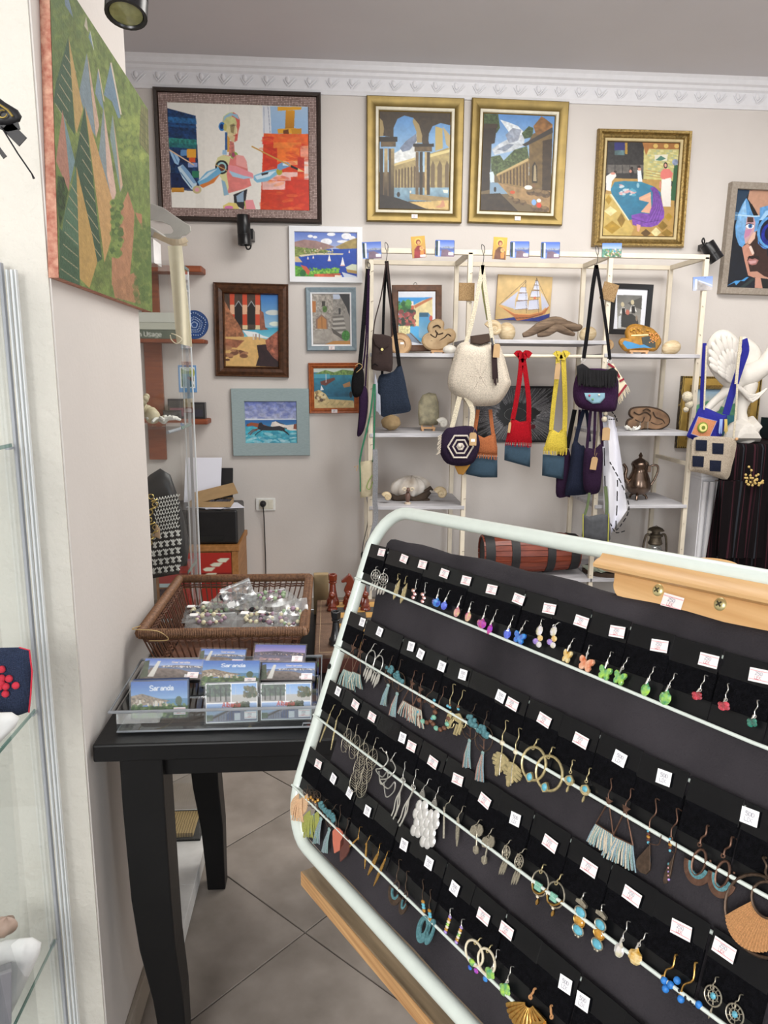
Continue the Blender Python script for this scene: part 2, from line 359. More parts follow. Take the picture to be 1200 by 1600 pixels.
# ================================================================ the room
M_wall = mat('wall_plaster', 'd5cfca', rough=.85, var=.03, sc=4, bump=.25, bsc=90)
M_rough = mat('rough_plaster', 'dcd8ce', rough=.9, var=.04, sc=6, bump=2.2, bsc=55)
M_ceil = mat('ceiling_paint', 'd2d0d4', rough=.9, var=.02, sc=3)
M_white = mat('white_plaster', 'e6e6ea', rough=.7, var=.03, sc=30)
M_tile = mat('stone_floor_tile', '9b928a', rough=.42, col2='7b736b', sc=7, bump=.06, bsc=60, coords='Object')
M_grout = mat('grey_grout', '5a534d', rough=.9)
M_skirt = mat('beige_skirting_tile', 'a9a093', rough=.5, col2='968c80', sc=8)
XW = -.46                      # right face of the left pillar
YB = 4.5                       # back wall
HC = 3.17
fl = struct('floor', G().box(-1.6, 3.6, -2.2, YB, -.03, -.006), M_grout)
tl = None; T = .454; e1 = Vector((math.cos(PI/4), math.sin(PI/4), 0)); e2 = Vector((-math.sin(PI/4), math.cos(PI/4), 0)); o0 = Vector((-.075, 1.747, 0))
for i in range(-14, 16):
 for j in range(-14, 16):
  c = o0+e1*(i+.5)*T+e2*(j+.5)*T
  if not (-1.55 < c.x-.3 and c.x+.3 < 3.55 and -2.1 < c.y-.3 and c.y < YB-.05): continue
  if tl is None:
   tl = part('tile', G().box(-T/2+.002, T/2-.002, -T/2+.002, T/2-.002, -.02, 0), M_tile, fl, raw=True, bev=.0012); src = tl
   tl.location = c-fl.location; tl.rotation_euler = (0, 0, PI/4)
  else: inst('tile', src, fl, c-fl.location, (0, 0, PI/4+(PI/2)*random.randrange(4)))
struct('ceiling', G().box(-1.6, 3.6, -2.2, YB, HC, HC+.1), M_ceil)
struct('wall_back', G().box(-1.6, 3.6, YB, YB+.1, 0, HC), M_wall)
struct('wall_right', G().box(3.5, 3.6, -2.2, YB, 0, HC), M_wall)
struct('wall_far_left', G().box(-1.6, -1.5, 1.86, YB, 0, HC), M_wall)
# left pillar: its rough front face and smooth right face
g = G(); Y0, Y1 = 1.30, 1.87
struct('wall_left', g.box(-1.6, XW, Y0+.004, Y1, 0, HC), M_wall)
struct('wall_left_front', G().box(-1.6, XW-.003, Y0, Y0+.004, 0, HC), M_rough)
wr = struct('wall_rear', G().box(-1.6, -1.45, -2.2, -2.1, 0, HC).box(.3, 1.2, -2.2, -2.1, 0, HC).box(2.5, 3.5, -2.2, -2.1, 0, HC).box(-1.45, 2.5, -2.2, -2.1, 2.85, HC).box(-1.45, .3, -2.2, -2.1, 0, .7), M_wall)
struct('wall_near_left', G().box(-1.6, -1.5, -2.2, 1.3, 0, HC), M_wall)
bs = struct('baseboard_left', G().box(XW, XW+.012, Y0, Y1, 0, .075), M_skirt, bev=.002)
struct('baseboard_back', G().box(-1.5, 3.5, YB-.012, YB, 0, .075), M_skirt)
# crown moulding with its relief ornaments
pr = [(0, 0), (.012, 0), (.014, -.02), (.03, -.028), (.03, -.095), (.05, -.105), (.055, -.125), (.075, -.135), (.08, -.15), (0, -.15)]
H0 = HC-.155
def crown(y, z): return [(y, z)]
pro = [(0, 0), (-.012, 0), (-.016, .012), (-.02, .02), (-.022, .085), (-.036, .095), (-.04, .11), (-.055, .118), (-.062, .14), (-.075, .155), (0, .155)]
tr_ = struct('trim_1', G().prism(pro, (-1.5, YB, H0), (0, 1, 0), (0, 0, 1), (1, 0, 0), 0, 5.0), M_white)
og = G()
og.ell((-.016, -.003, .012), (.012, 0, .004), (0, .007, 0), (-.006, 0, .018), 8, 5)
og.tube([(-.02, -.003, -.022), (.0, -.006, -.004), (.028, -.004, .026)], [.003, .005, .002], 5)
og.tube([(-.006, -.003, -.024), (.012, -.005, -.008), (.036, -.003, .014)], [.002, .004, .002], 5)
og.tube([(-.04, -.002, .016), (-.03, -.006, .0), (-.018, -.004, -.018)], [.002, .004, .002], 5)
ob0 = part('relief_ornament', og, M_white, tr_, raw=True, sm=60); ob0.location = Vector((-1.15, YB-.022, H0+.052))-tr_.location
for k in range(1, 38): inst('relief_ornament', ob0, tr_, Vector((-1.15+k*.118, YB-.022, H0+.052))-tr_.location)

# ================================================================ the earring rack
def plane_pt(px, py, o=0):
 r = ray(px, py); P0 = TL+RN*o; return CAM+r*(((P0-CAM).dot(RN))/r.dot(RN))
RH = Vector((0.472, -0.880, 0.063)).normalized()
TL = at(598, 795, 1.15)
a_, b_ = ray(584, 842), ray(468, 1222)
RH = -ray(-130, 660).normalized(); RU = (a_.cross(b_)).cross(RH).normalized()
if RU.z < 0: RU = -RU
RN = RH.cross(RU).normalized()
def RP(s, v, o=0): return TL+RH*s-RU*v+RN*o
def sv(px, py, o=0): d = plane_pt(px, py, o)-TL; return d.dot(RH), -d.dot(RU)
def jac(px, py):
 s, v = sv(px, py); p0 = proj(RP(s, v)); p1 = proj(RP(s+.001, v)); p2 = proj(RP(s, v+.001))
 return (p1[0]-p0[0])/.001, (p1[1]-p0[1])/.001, (p2[0]-p0[0])/.001, (p2[1]-p0[1])/.001
M_tube = mat('pale_mint_enamel', 'd9e3dc', rough=.35, var=.03, sc=60, coat=.3)
M_cloth = mat('charcoal_suede', '3f3c40', rough=.95, col2='2c2a2d', sc=9, bump=.5, bsc=500, spec=.1)
M_velvet = mat('black_velvet', '16161a', rough=1, col2='0b0b0d', sc=260, bump=1, bsc=900, spec=.05)
M_gloss = mat('black_gloss_plastic', '0b0c0f', rough=.2, spec=.3, var=.3, sc=20, bump=.12, bsc=18)
RZ = math.atan2(RH.y, RH.x)
M_pine = wood('pine_board', 'dcb480', 'c99c66', sc=3, stretch=(1.5, 12, 34), rough=.42, rotz=RZ)
M_plank = wood('shaded_plank', '8d7a60', '5f503c', sc=4, stretch=(1.2, 22, 22), rough=.7, rotz=RZ)  # darker plank tone, with the shade on the beam's top face put into it
M_plank2 = wood('cut_plank_edge', 'cfa470', 'a97c4e', sc=4, stretch=(1.5, 30, 60), rough=.65, rotz=RZ)
WR, HR, CR = 1.131, .515, .075
rack = thing('display_rack', 'mint white tubular metal earring rack leaning back on a wooden beam', 'rack', RP(.56, HR))
loop = []
for cx, cy, a0 in ((CR, CR, PI), (WR-CR, CR, 1.5*PI), (WR-CR, HR-CR, 0), (CR, HR-CR, .5*PI)):
 for k in range(9):
  a = a0+k*PI/16; loop.append(RP(cx+CR*math.cos(a), cy+CR*math.sin(a)))
part('frame_tube', G().tube(loop, .0095, 14, closed=True), M_tube, rack, sm=50)
for v0, v1 in ((.0645, .0765), (.118, .1365), (.1755, .189), (.229, .243), (.2865, .2925), (.341, .346), (.3925, .3965), (.4535, .456)):
 ou = .0015 if v0 in (.0645, .1755, .2865, .3925) else .0088
 part('rod', G().tube([RP(-.004, v0, ou), RP(.3, v0*.62+v1*.38+.001, ou), RP(.66, v1, ou), RP(WR+.004, v1, ou)], .0018, 8), M_tube, rack, sm=50)
part('bolt_hole', G().lathe([(0, -.0005), (.0045, -.0005), (.0045, .0006), (0, .0006)], RP(.0, .262, .0096), RN, 12, (1, 1)), mat('dark_hole', '0d0d0d', rough=.8), rack)
# cloth covered board: the suede goes over a rounded top edge
rows = []
prof = [(.505, -.004), (.40, -.004), (.28, -.003), (.16, -.003), (.10, 0), (.062, .0), (.05, -.001), (.043, -.006), (.0405, -.014), (.044, -.022), (.055, -.026), (.3, -.026), (.505, -.026)]
for v, o in prof:
 r = []
 for k in range(29):
  s = .034+k/28*(WR-.075); wv = .0018*math.sin(k*1.7+v*20)+.0012*math.sin(k*.6)
  l = .012*math.sin(v*7) if k == 0 else 0
  r.append(RP(s+l+(.028*(v/.5) if k == 0 else 0), v+(wv if v < .06 else 0), o+wv*.6))
 rows.append(r)
cl = part('suede_cloth', G().sheet(rows, .002, RN), M_cloth, rack, sm=60)
part('backing_board', G().obox(RP(.56, .28, -.0165), RH*.48, RU*.205, RN*.006), mat('board_brown', '5b4a3a'), rack)
# pine crown piece with moulded top lip and two screws
s0, s1 = .458, .674; sc_ = (s0+s1)/2
ol = [(s0+.008, -.021), (s0+.010, -.030)]
for k in range(9):
 t = k/8*PI/2; ol.append((s0+.010+.034*(1-math.cos(t)), -.031-.020*math.sin(t)))
ol.append((s0+.045, -.062)); half = ol[:]
bx = [(2*sc_-a, b) for a, b in half[::-1]]
brd = half+bx
cr = part('crown_board', G().prism(brd, TL, RH, RU, RN, -.021, -.007), M_pine, rack, bev=.0012)
lip = [(0, .0), (.022, .0), (.024, .003), (.021, .008), (.016, .012), (.014, .017), (.0, .018)]
part('crown_lip', G().prism([(a, b) for a, b in lip], RP(s0, .022, -.004), RN, RU, RH, 0, s1-s0), M_pine, rack, sm=40)
for px, py in ((1028, 922), (1125, 944)):
 c = plane_pt(px, py, -.0064)
 sc1 = part('screw', G().lathe([(0, -.004), (.0058, -.004), (.0062, 0), (.005, .0016), (.0028, .0022), (0, .0022)], c, RN, 18), mat('brass_zinc', 'd6cc98', rough=.35, metal=.7), rack, sm=40)
 part('screw_cross', G().obox(c+RN*.0023, (RH+RU)*.0022, (RU-RH)*.0005, RN*.0003).obox(c+RN*.0023, (RH+RU)*.0005, (RU-RH)*.0022, RN*.0003), mat('screw_slot', '3f3a25'), sc1)
# beam the rack stands on, with timber legs down to the floor
bh = Vector((RH.x, RH.y, 0)).normalized(); bn = Vector((bh.y, -bh.x, 0))
if bn.dot(RN) < 0: bn = -bn
b0 = atz(471, 1361, .775); bt = b0.z
def BP(l, d, z): return Vector((b0.x, b0.y, 0))+bh*l-bn*d+Vector((0, 0, bt+z+l*.072))
g = G().hexa([BP(0, 0, -.024), BP(1.1, 0, -.024), BP(1.1, .075, -.024), BP(.0, .075, -.024), BP(0, 0, 0), BP(1.1, 0, 0), BP(1.1, .075, 0), BP(0, .075, 0)])
beam = part('wooden_beam', g, M_plank, bev=.0015); tag(beam, 'long wooden beam under the earring rack, pale cut edge in front', 'beam')
part('cut_edge', G().hexa([BP(-.0008, -.0008, -.0235), BP(1.1, -.0008, -.0235), BP(1.1, .004, -.0235), BP(-.0008, .004, -.0235), BP(-.0008, -.0008, -.0012), BP(1.1, -.0008, -.0012), BP(1.1, .004, -.0012), BP(-.0008, .004, -.0012)]), M_plank2, beam, label='pale freshly cut long edge')
for l in (.5, 1.02):
 q = BP(l, .0375, -.024)
 part('leg', G().obox((q.x, q.y, q.z/2), bh*.025, bn*.03, Vector((0, 0, q.z/2))), M_plank, beam)

# ---------------------------------------------------------------- price stickers
def sticker_pic(kind):
 p = Pic(((0,0),(22,0),(22,13),(0,13)) if kind == 'red' else ((0,0),(16,0),(16,13),(0,13)), 40 if kind == 'red' else 30, 24, 'f4efef' if kind == 'red' else 'f7f7fa')
 if kind == 'red':
  p.line([(1, 2.4), (21, 2.4)], .7, 'e0848c'); p.line([(1, 10.6), (21, 10.6)], .7, 'e0848c')
  p.text('250', 6.2, 6.3, 3, '8d8a9a', .45); p.text('LEK', 6.2, 10, 2.8, 'b06a74', .4)
 else:
  p.text('500', 4.2, 6.2, 3.2, '7b7b88', .45); p.text('LEK', 4, 10.6, 3, '8c8c99', .4)
 return p
M_paper = paintmat('sticker_paper', rough=.55, var=.02, bump=0)
stk_me = {k: sticker_pic(k).mesh('price_sticker', *((.0185, .0115) if k == 'red' else (.0145, .0125))) for k in ('red', 'round')}
stk_bk = {}
def sticker(kind, px, py, parent, tilt=0, o=.0085, scale=1):
 c = plane_pt(px, py, o); R = Matrix((RH, -RN, RU)).transposed().to_4x4() @ Matrix.Rotation(tilt, 4, 'Y')
 ob = bpy.data.objects.new('price_sticker', stk_me[kind]); C.objects.link(ob)
 if not ob.data.materials: ob.data.materials.append(M_paper)
 ob.parent = parent; ob.matrix_local = wm(parent).inverted() @ (Matrix.Translation(c) @ R); ob.scale = (scale,)*3
 return ob
ROWV = [(.064, .0125), (.175, .014), (.286, .006), (.392, .004)]
CW = .0495
def upv(row, s): b, k = ROWV[row]; return b+k*min(s/.66, 1)
def card(row, s, what):
 v = upv(row, s)-.002; c = RP(s, v+.045, .004)
 root = thing('earring_card', (lambda a: a if len(a.split()) <= 16 else 'velvet card, %s row, with %s' % (RN_[row], ' '.join(what.split()[:12])))('black velvet card on the %s row of the rack holding %s' % (RN_[row], what)), 'card', c, group='earring cards on the rack')
 jit = random.uniform(-.0015, .0015); vo = .0016*(1 if round(s/.05) % 2 else 0)
 part('plastic_header', G().obox(RP(s+jit, v+.0075, .0058+vo*.3), RH*CW/2, RU*.0115, RN*.0006), M_gloss, root, bev=.0003)
 part('velvet_pad', G().obox(RP(s+jit, v+.0300, .0035+vo), RH*CW/2, RU*.0135, RN*.0022), M_velvet, root, bev=.0012)
 part('clear_window', G().obox(RP(s+jit, v+.0505, .0022+vo), RH*CW/2, RU*.0095, RN*.0005), mat('dark_glossy_card', '101113', rough=.3, spec=.3, var=.2), root)
 return root
RN_ = ['top', 'second', 'third', 'lowest']
# ---------------------------------------------------------------- earrings
SIL = mat('bright_silver', 'e2e0da', rough=.28, metal=.85, var=.15, sc=300)
GOL = mat('antique_gold', 'd2c394', rough=.38, metal=.75, var=.3, sc=300)
YGO = mat('yellow_gold', 'd0a45c', rough=.32, metal=1, var=.25, sc=400)
COP = mat('dark_copper', '74584a', rough=.45, metal=.8, var=.3, sc=300)
BRZ = mat('aged_bronze', '5a4a3e', rough=.5, metal=.7, var=.35, sc=300)
PEW = mat('old_pewter', 'b5ae9c', rough=.38, metal=.8, var=.35, sc=500)
TUR = mat('turquoise_stone', '62b0c6', rough=.35, var=.25, sc=200)
TEA = mat('teal_patina', '5e8f96', rough=.7, col2='3d6d74', sc=400, bump=.6, bsc=600)
def gem(key, col, col2=None): return mat('crystal_'+key, col, rough=.06, col2=col2 or col, sc=160, spec=.9, coat=1, bump=0)
def thread(col, key): return mat('thread_'+key, col, rough=.9, var=.3, sc=900, spec=.1)
class Ear:
 """one earring hanging from hook pixel (hx, hy); its pendant is drawn in rack-plane millimetres about a centre pixel"""
 def __init__(s, label, hx, hy, kind='earring', o=.0095):
  s.o = o; s.hp = plane_pt(hx, hy, .007); s.root = thing(kind, label, 'earring', s.hp, group=None); s.h = (hx, hy)
 def P(s, px, py, o=0): return plane_pt(px, py, s.o+o)
 def hook(s, px, py, m=SIL, r=.0005):
  a = s.hp; b = s.P(px, py); d = b-a; L = d.length; up = -d.normalized(); sd = up.cross(RN)
  pts = smooth_path([a-RN*.003+sd*L*.0, a+up*L*.03+RN*.002-sd*L*.10, a-up*L*.35+RN*.003+sd*L*.10, b+up*L*.3+RN*.001-sd*L*.06, b], 4)
  g = G().tube(pts, r, 6)
  g.tube([b+(sd*math.cos(t)+up*math.sin(t))*.0015-up*.001 for t in np.linspace(0, 2*PI, 9)[:-1]], r*.9, 5, closed=True)
  part('hook', g, m, s.root, sm=60); s.m = m; s.b = b
  return s
 def frame(s, px, py):      # in-plane axes at a pixel: down direction (steepest fall) and across
  down = (-Vector((0,0,1))+RN*RN.z).normalized(); across = down.cross(RN); across = across if across.dot(RH) > 0 else -across
  return s.P(px, py), across, -down
 def size(s, px, py, w, h):
  c, ex, ey = s.frame(px, py); p0 = proj(c); p1 = proj(c+ex*.001); p2 = proj(c+ey*.001)
  kx = math.hypot(p1[0]-p0[0], (p1[1]-p0[1])*.0)/.001; ky = math.hypot(p2[0]-p0[0], p2[1]-p0[1])/.001
  return w/kx, h/ky
 def blob(s, name, px, py, w, h, m, d=.6, nu=8, nv=6, flatshade=False, shape=None, dy=0):
  c, ex, ey = s.frame(px, py); W, H = s.size(px, py, w, h); W = min(W, H*1.5) if shape != 'wide' else W
  fn = None
  if shape == 'drop': fn = lambda th, ph: 1.0 if ph > PI*.45 else (.55+.45*math.sin(ph)) if ph > .25 else 1.05
  if shape == 'flower': fn = lambda th, ph: 1
  g = G().ell(c, ex*W/2, RN*min(W, H)*d/2, ey*H/2, nu, nv, fn)
  return part(name, g, m, s.root, sm=0 if flatshade else 60)
 def outline(s, name, px, py, pts, w, h, m, t=.0012, bev=0):
  """pts in [-1,1] x [-1,1] units of the half width / height"""
  c, ex, ey = s.frame(px, py); W, H = s.size(px, py, w, h)
  return part(name, G().prism([(a*W/2, b*H/2) for a, b in pts], c, ex, ey, RN, -t/2, t/2), m, s.root, bev=bev)
 def ring(s, name, px, py, w, h, m, r=.0009, n=20, a0=0, a1=2*PI):
  c, ex, ey = s.frame(px, py); W, H = s.size(px, py, w, h); cl_ = abs(a1-a0-2*PI) < .01
  pts = [c+ex*math.cos(t)*W/2+ey*math.sin(t)*H/2 for t in np.linspace(a0, a1, n+1)[:n if cl_ else n+1]]
  return part(name, G().tube(pts, r, 6, closed=cl_), m, s.root, sm=60)
 def fringe(s, name, x0, y0, x1, y1, bx, by, cx, cy, cols, n=14, r=.0006, parent=None):
  """threads from the segment (x0,y0)-(x1,y1) down to the segment (bx,by)-(cx,cy)"""
  for k, m in enumerate(cols):
   g = G()
   for i in range(k, n, len(cols)):
    t = (i+.5)/n; a = s.P(x0+(x1-x0)*t, y0+(y1-y0)*t); b = s.P(bx+(cx-bx)*t, by+(cy-by)*t, random.uniform(-.002, .002)); j = Vector([random.uniform(-1, 1)*.001 for _ in range(3)])
    g.tube([a, a.lerp(b, .5)+RN*.0012+j, b+j], [r, r*1.25, r*.9], 5)
   part(name, g, m, s.root, sm=60)
  return s
 def wires(s, name, lines, m, r=.0005, k=0):
  g = G()
  for l in lines:
   p = [s.P(*q) for q in l]; g.tube(smooth_path(p, k) if k and len(p) > 2 else p, r, 6)
  return part(name, g, m, s.root, sm=60)
LEAF = [(0,1),(.45,.62),(.8,.2),(.9,-.25),(.55,-.7),(0,-1),(-.55,-.7),(-.9,-.25),(-.8,.2),(-.45,.62)]
BFLY = [(0,.35),(.35,.85),(.8,1),(1,.6),(.85,.15),(.6,0),(.8,-.35),(.6,-.85),(.25,-.8),(0,-.35),(-.25,-.8),(-.6,-.85),(-.8,-.35),(-.6,0),(-.85,.15),(-1,.6),(-.8,1),(-.35,.85)]
def feather(e, name, px, py, w, h, m, px2=None, py2=None, n=9, t=.0008):
 """leaf or feather whose vane is cut into barbs on both sides of a rib; from (px,py) tip top to (px2,py2) bottom"""
 a, b = e.P(px, py), e.P(px2, py2); d = b-a; L = d.length; up = -d/L; sd = up.cross(RN).normalized(); W = w/1000
 g = G().tube([a, b], .0005, 5); g2 = G()
 for k in range(n):
  f = (k+.5)/n; ww = W*math.sin(PI*min(1, f*.85+.12))**.7; c = a+d*f
  for q in (1, -1):
   p = [(0, L/n*.45), (q*ww, -L/n*.1+L*.02), (q*ww*.9, -L/n*.75), (0, -L/n*.35)]
   g2.prism(p, c, sd, up, RN, -t/2, t/2)
 part(name, g2, m, e.root); part('rib', g, m, e.root, sm=60)
# stickers seen, by row: (px, py, kind)
ST = [[(596,863,'r'),(631,873,'r'),(660,882,'r'),(694,896,'r'),(728,907,'r'),(768,921,'r'),(810,936,'r'),(858,951,'r'),(908,971,'r'),(964,987,'r'),(1030,1009,'r'),(1107,1032,'r'),(1187,1056,'r')],
      [(566,972,'w'),(593,987,'w'),(642,1010,'w'),(657,1022,'w'),(690,1041,'w'),(723,1054,'w'),(782,1088,'w'),(800,1100,'r'),(850,1125,'r'),(907,1157,'r'),(968,1185,'w'),(1037,1215,'w'),(1171,1276,'w')],
      [(528,1080,'w'),(555,1101,'r'),(581,1120,'r'),(628.5,1152.7,'w'),(642.6,1166,'r'),(676,1191,'r'),(714.8,1218,'r'),(757,1251,'r'),(804.7,1280,'w'),(859,1318,'r'),(920,1356,'r'),(987,1400,'r'),(1064,1453,'r'),(1131,1484,'r')],
      [(497,1194,'r'),(520.5,1216.6,'w'),(546,1239,'w'),(574,1267,'w'),(631,1320,'w'),(670,1348.5,'w'),(710,1388,'w'),(755,1432,'r'),(791,1454,'r'),(883,1538,'w'),(910,1565,'w')]]
G_BLUE, G_DBL = gem('blue', '2f9ae8', '2233a8'), gem('violet_blue', '3038b8', '6f8af0')
G_PINK, G_RAIN, G_PUR = gem('pink', 'd88a9a', 'c9a08a'), gem('rainbow', 'e0d890', 'd04a98'), gem('purple', '8a2fd0', 'c8405a')
G_CLR, G_AMB, G_ORG = gem('clear', 'dcd8e8', 'c9c39a'), gem('amber', 'e8e0b0', 'd09a20'), gem('orange', 'ecc0a0', 'd06a38')
G_GRN, G_RED, G_TEA, G_LIL = gem('green', 'b4e048', '1f8a6a'), gem('red', 'd83a50', '7a0c1c'), gem('teal', '1f8a72', '0e4a40'), gem('lilac', 'b090d8', '8a70c0')
T_TEA, T_CRM, T_ROS, T_GRY = thread('8ba6a4', 'teal'), thread('cfc4b0', 'cream'), thread('b08f84', 'rose'), thread('8d9aa0', 'grey')
T_PCH, T_LIM, T_RAF, T_PBL = thread('d8b490', 'peach'), thread('a0a45c', 'lime'), thread('b98a5e', 'raffia'), thread('8aa2ac', 'pale_blue')
WOODB = mat('bead_wood', '6b4632', rough=.5, var=.3, sc=200)
OCHB = mat('bead_ochre', 'b08032', rough=.4, var=.2, sc=200)
MINT = mat('mint_stone', '7fb8a2', rough=.5, var=.3, sc=300)
CORAL = mat('coral_leather', 'c4705a', rough=.7, var=.1, sc=100)
BRL = mat('brown_leather', '5e342c', rough=.7, var=.2, sc=100)
PEARL = mat('cream_bead', 'e0d6bc', rough=.35, var=.1, sc=100)
BLK = mat('black_bead', '101012', rough=.3)
BLB = mat('bright_blue_bead', '2f7fd0', rough=.5, var=.2, sc=200)
AMB = gem('deep_amber', 'd09a20', 'a87010')
# every builder: f(label, hx, hy, cx, cy, w, h, ...)
def e_crystal(L, hx, hy, cx, cy, w, h, m, kind='drop'):
 e = Ear(L, hx, hy).hook(cx+(hx-cx)*.35, cy-h*.75)
 e.wires('bail', [[(cx+(hx-cx)*.3, cy-h*.8), (cx, cy-h*.35)]], SIL, .001)
 if kind == 'butterfly': e.outline('crystal', cx, cy, BFLY, w, h, m, .004, bev=.001)
 elif kind == 'flower':
  for k in range(4): e.blob('crystal', cx+w*.24*math.cos(k*PI/2+.7), cy+h*.24*math.sin(k*PI/2+.7), w*.58, h*.58, m, .7, 7, 5, True)
 else: e.blob('crystal', cx, cy, w, h, m, .7, 7, 6, True, 'drop')
def e_cluster(L, hx, hy, cx, cy, w, h):
 e = Ear(L, hx, hy).hook(cx+5, cy-h*.55)
 e.blob('crystal', cx+3, cy-h*.25, 9, 17, G_CLR, .6, 7, 5, True)
 for dx, dy, m in ((-3, 9, G_LIL), (4, 4, G_AMB), (2, 14, G_CLR)): e.blob('crystal', cx+dx, cy+dy, 8, 10, m, .7, 7, 5, True)
def e_medal(L, hx, hy, cx, cy, w, h, m=SIL, drops=3, stone=None, dl=16):
 e = Ear(L, hx, hy).hook(cx, cy-h/2, m)
 e.ring('rim', cx, cy, w, h, m, .0007)
 e.ring('filigree', cx, cy, w*.55, h*.55, m, .0005)
 ln = [[(cx, cy), (cx+w*.5*math.cos(a)*.95, cy+h*.5*math.sin(a)*.95)] for a in np.linspace(0, 2*PI, 9)[:-1]]
 e.wires('spokes', ln, m, .0004)
 if stone: e.blob('stone', cx, cy, w*.35, h*.35, stone)
 for k in range(drops):
  x = cx+(k-(drops-1)/2)*w*.33; e.outline('feather_drop', x-dl*.16, cy+h*.5+dl*.5, LEAF, 3.2, dl, m, .0008)
def e_filidrop(L, hx, hy, cx, cy, w, h, m=GOL):
 e = Ear(L, hx, hy).hook(cx+2, cy-h/2, m); e.outline('filigree_plate', cx, cy, LEAF, w, h, m, .001)
 e.ring('curl', cx, cy-h*.15, w*.6, h*.3, PEW, .0005, 12); e.ring('curl', cx-.5, cy+h*.18, w*.6, h*.3, PEW, .0005, 12)
def e_twist(L, hx, hy, cx, cy, w, h, m=G_PINK):
 e = Ear(L, hx, hy).hook(cx+3, cy-h/2)
 for k in range(3): e.blob('stone', cx+(1.5 if k % 2 else -1), cy+(k-1)*h*.3, w, h*.32, m, .8, 7, 5, True)
def e_tri(L, hx, hy, ax, ay, bx, by, cx, cy, fh, m, cols, n=18, cap=True):
 """triangle of two bars from the apex with a fringe under its base"""
 e = Ear(L, hx, hy).hook(ax, ay-2, m, .0006)
 if cap: e.outline('top_plate', ax, ay+1, [(-1,1),(1,1),(.1,-1),(-.1,-1)], max(8, (cx-bx)*.4), max(7, (cx-bx)*.35), m)
 e.wires('bars', [[(ax, ay), (bx, by)], [(ax, ay), (cx, cy)], [(bx, by), (cx, cy)]], m, .0008)
 dx = -(cx-bx)*.35
 e.fringe('fringe', bx, by, cx, cy, bx+dx*1.3-4, by+fh*.75, cx+dx*.0+4, cy+fh, cols, n, .0007)
def e_fringehoop(L, hx, hy, cx, cy, w, h, m=SIL):
 e = Ear(L, hx, hy).hook(cx+1, cy-h/2, m); e.ring('hoop', cx, cy, w, h, m, .0009)
 for k in range(5):
  t = (k-2)/2; e.outline('blade', cx+t*w*.38-3-abs(t), cy+h*.5+11-4*abs(t)+t*2, LEAF, 2.6, 26-8*abs(t), m, .0008)
def e_tree(L, hx, hy, cx, cy, w, h, tx, ty, cols=None, m=BRZ):
 e = Ear(L, hx, hy).hook(cx, cy-h/2, m); e.ring('ring', cx, cy, w, h, m, .0007)
 R = random.Random(int(cx))
 g = G()
 c, ex, ey = e.frame(cx, cy-h*.18); W, H = e.size(cx, cy, w, h)
 for k in range(16):
  a = R.uniform(-.2, PI+.2); q = R.uniform(.1, 1); p = c+ex*math.cos(a)*W*.42*q+ey*(math.sin(a)*H*.3*q)
  g.ball(p+RN*.0008, W*.09+.0006, 6, 4)
 part('tree_crown', g, TEA, e.root, sm=80)
 e.wires('branches', [[(cx, cy+h*.45), (cx, cy)], [(cx, cy+h*.1), (cx-w*.3, cy-h*.15)], [(cx, cy+h*.1), (cx+w*.3, cy-h*.15)], [(cx, cy+h*.42), (cx-w*.25, cy+h*.25)]], COP, .0006)
 if tx:
  e.blob('tassel_knot', cx+(tx-cx)*.25, cy+h*.5+3, 4.5, 6, T_TEA)
  d = max(9, (ty-cy)*.17); e.fringe('tassel', cx+(tx-cx)*.3-1.5, cy+h*.5+5, cx+(tx-cx)*.3+1.5, cy+h*.5+5, tx-d*.6, ty-1, tx+d*.6, ty+1, cols or [T_TEA, T_ROS, T_PBL], 16, .0007)
def e_beads(L, hx, hy, cx, cy, w, h):
 e = Ear(L, hx, hy).hook(cx-w*.1, cy-h*.5, COP)
 ms = [WOODB, TUR, WOODB, MINT, WOODB, WOODB, MINT, WOODB, TUR]
 for k in range(9):
  a = PI*(1.15-1.3*k/8); b = 4 if ms[k] is TUR else 6.5 if ms[k] is MINT else 6
  e.blob('bead', cx+math.cos(a)*w*.5, cy+math.sin(a)*h*.5-(h*.3 if k in (0, 8) else 0), b, b*1.15, ms[k], 1)
 e.wires('loop', [[(cx-w*.1, cy-h*.5), (cx-w*.5, cy-h*.1), (cx-w*.3, cy+h*.4), (cx+w*.3, cy+h*.4), (cx+w*.5, cy-h*.1), (cx-w*.1, cy-h*.5)]], COP, .0004, 3)
def e_hand(L, hx, hy, cx, cy, w, h, m=GOL):
 e = Ear(L, hx, hy).hook(cx, cy-h*.62, m, .0005)
 e.blob('bead', cx, cy-h*.62, 4, 4, WOODB, 1); e.blob('bead', cx, cy-h*.52, 4, 4, TUR, 1)
 e.outline('palm', cx, cy-h*.18, [(-.7,.5),(0,1),(.7,.5),(.8,-.6),(-.8,-.6)], w*.8, h*.4, m)
 for k, l in ((-1, .38), (0, .45), (1, .38)): e.outline('finger', cx+k*w*.2-k*0, cy+h*.2, [(-1,1),(1,1),(.8,-1),(-.8,-1)], w*.15, h*l, m)
 for q in (-1, 1): e.ring('thumb_curl', cx+q*w*.46, cy+h*.02, w*.22, h*.25, m, .0007, 10, PI if q < 0 else -PI/2, 2*PI+.5 if q < 0 else PI)
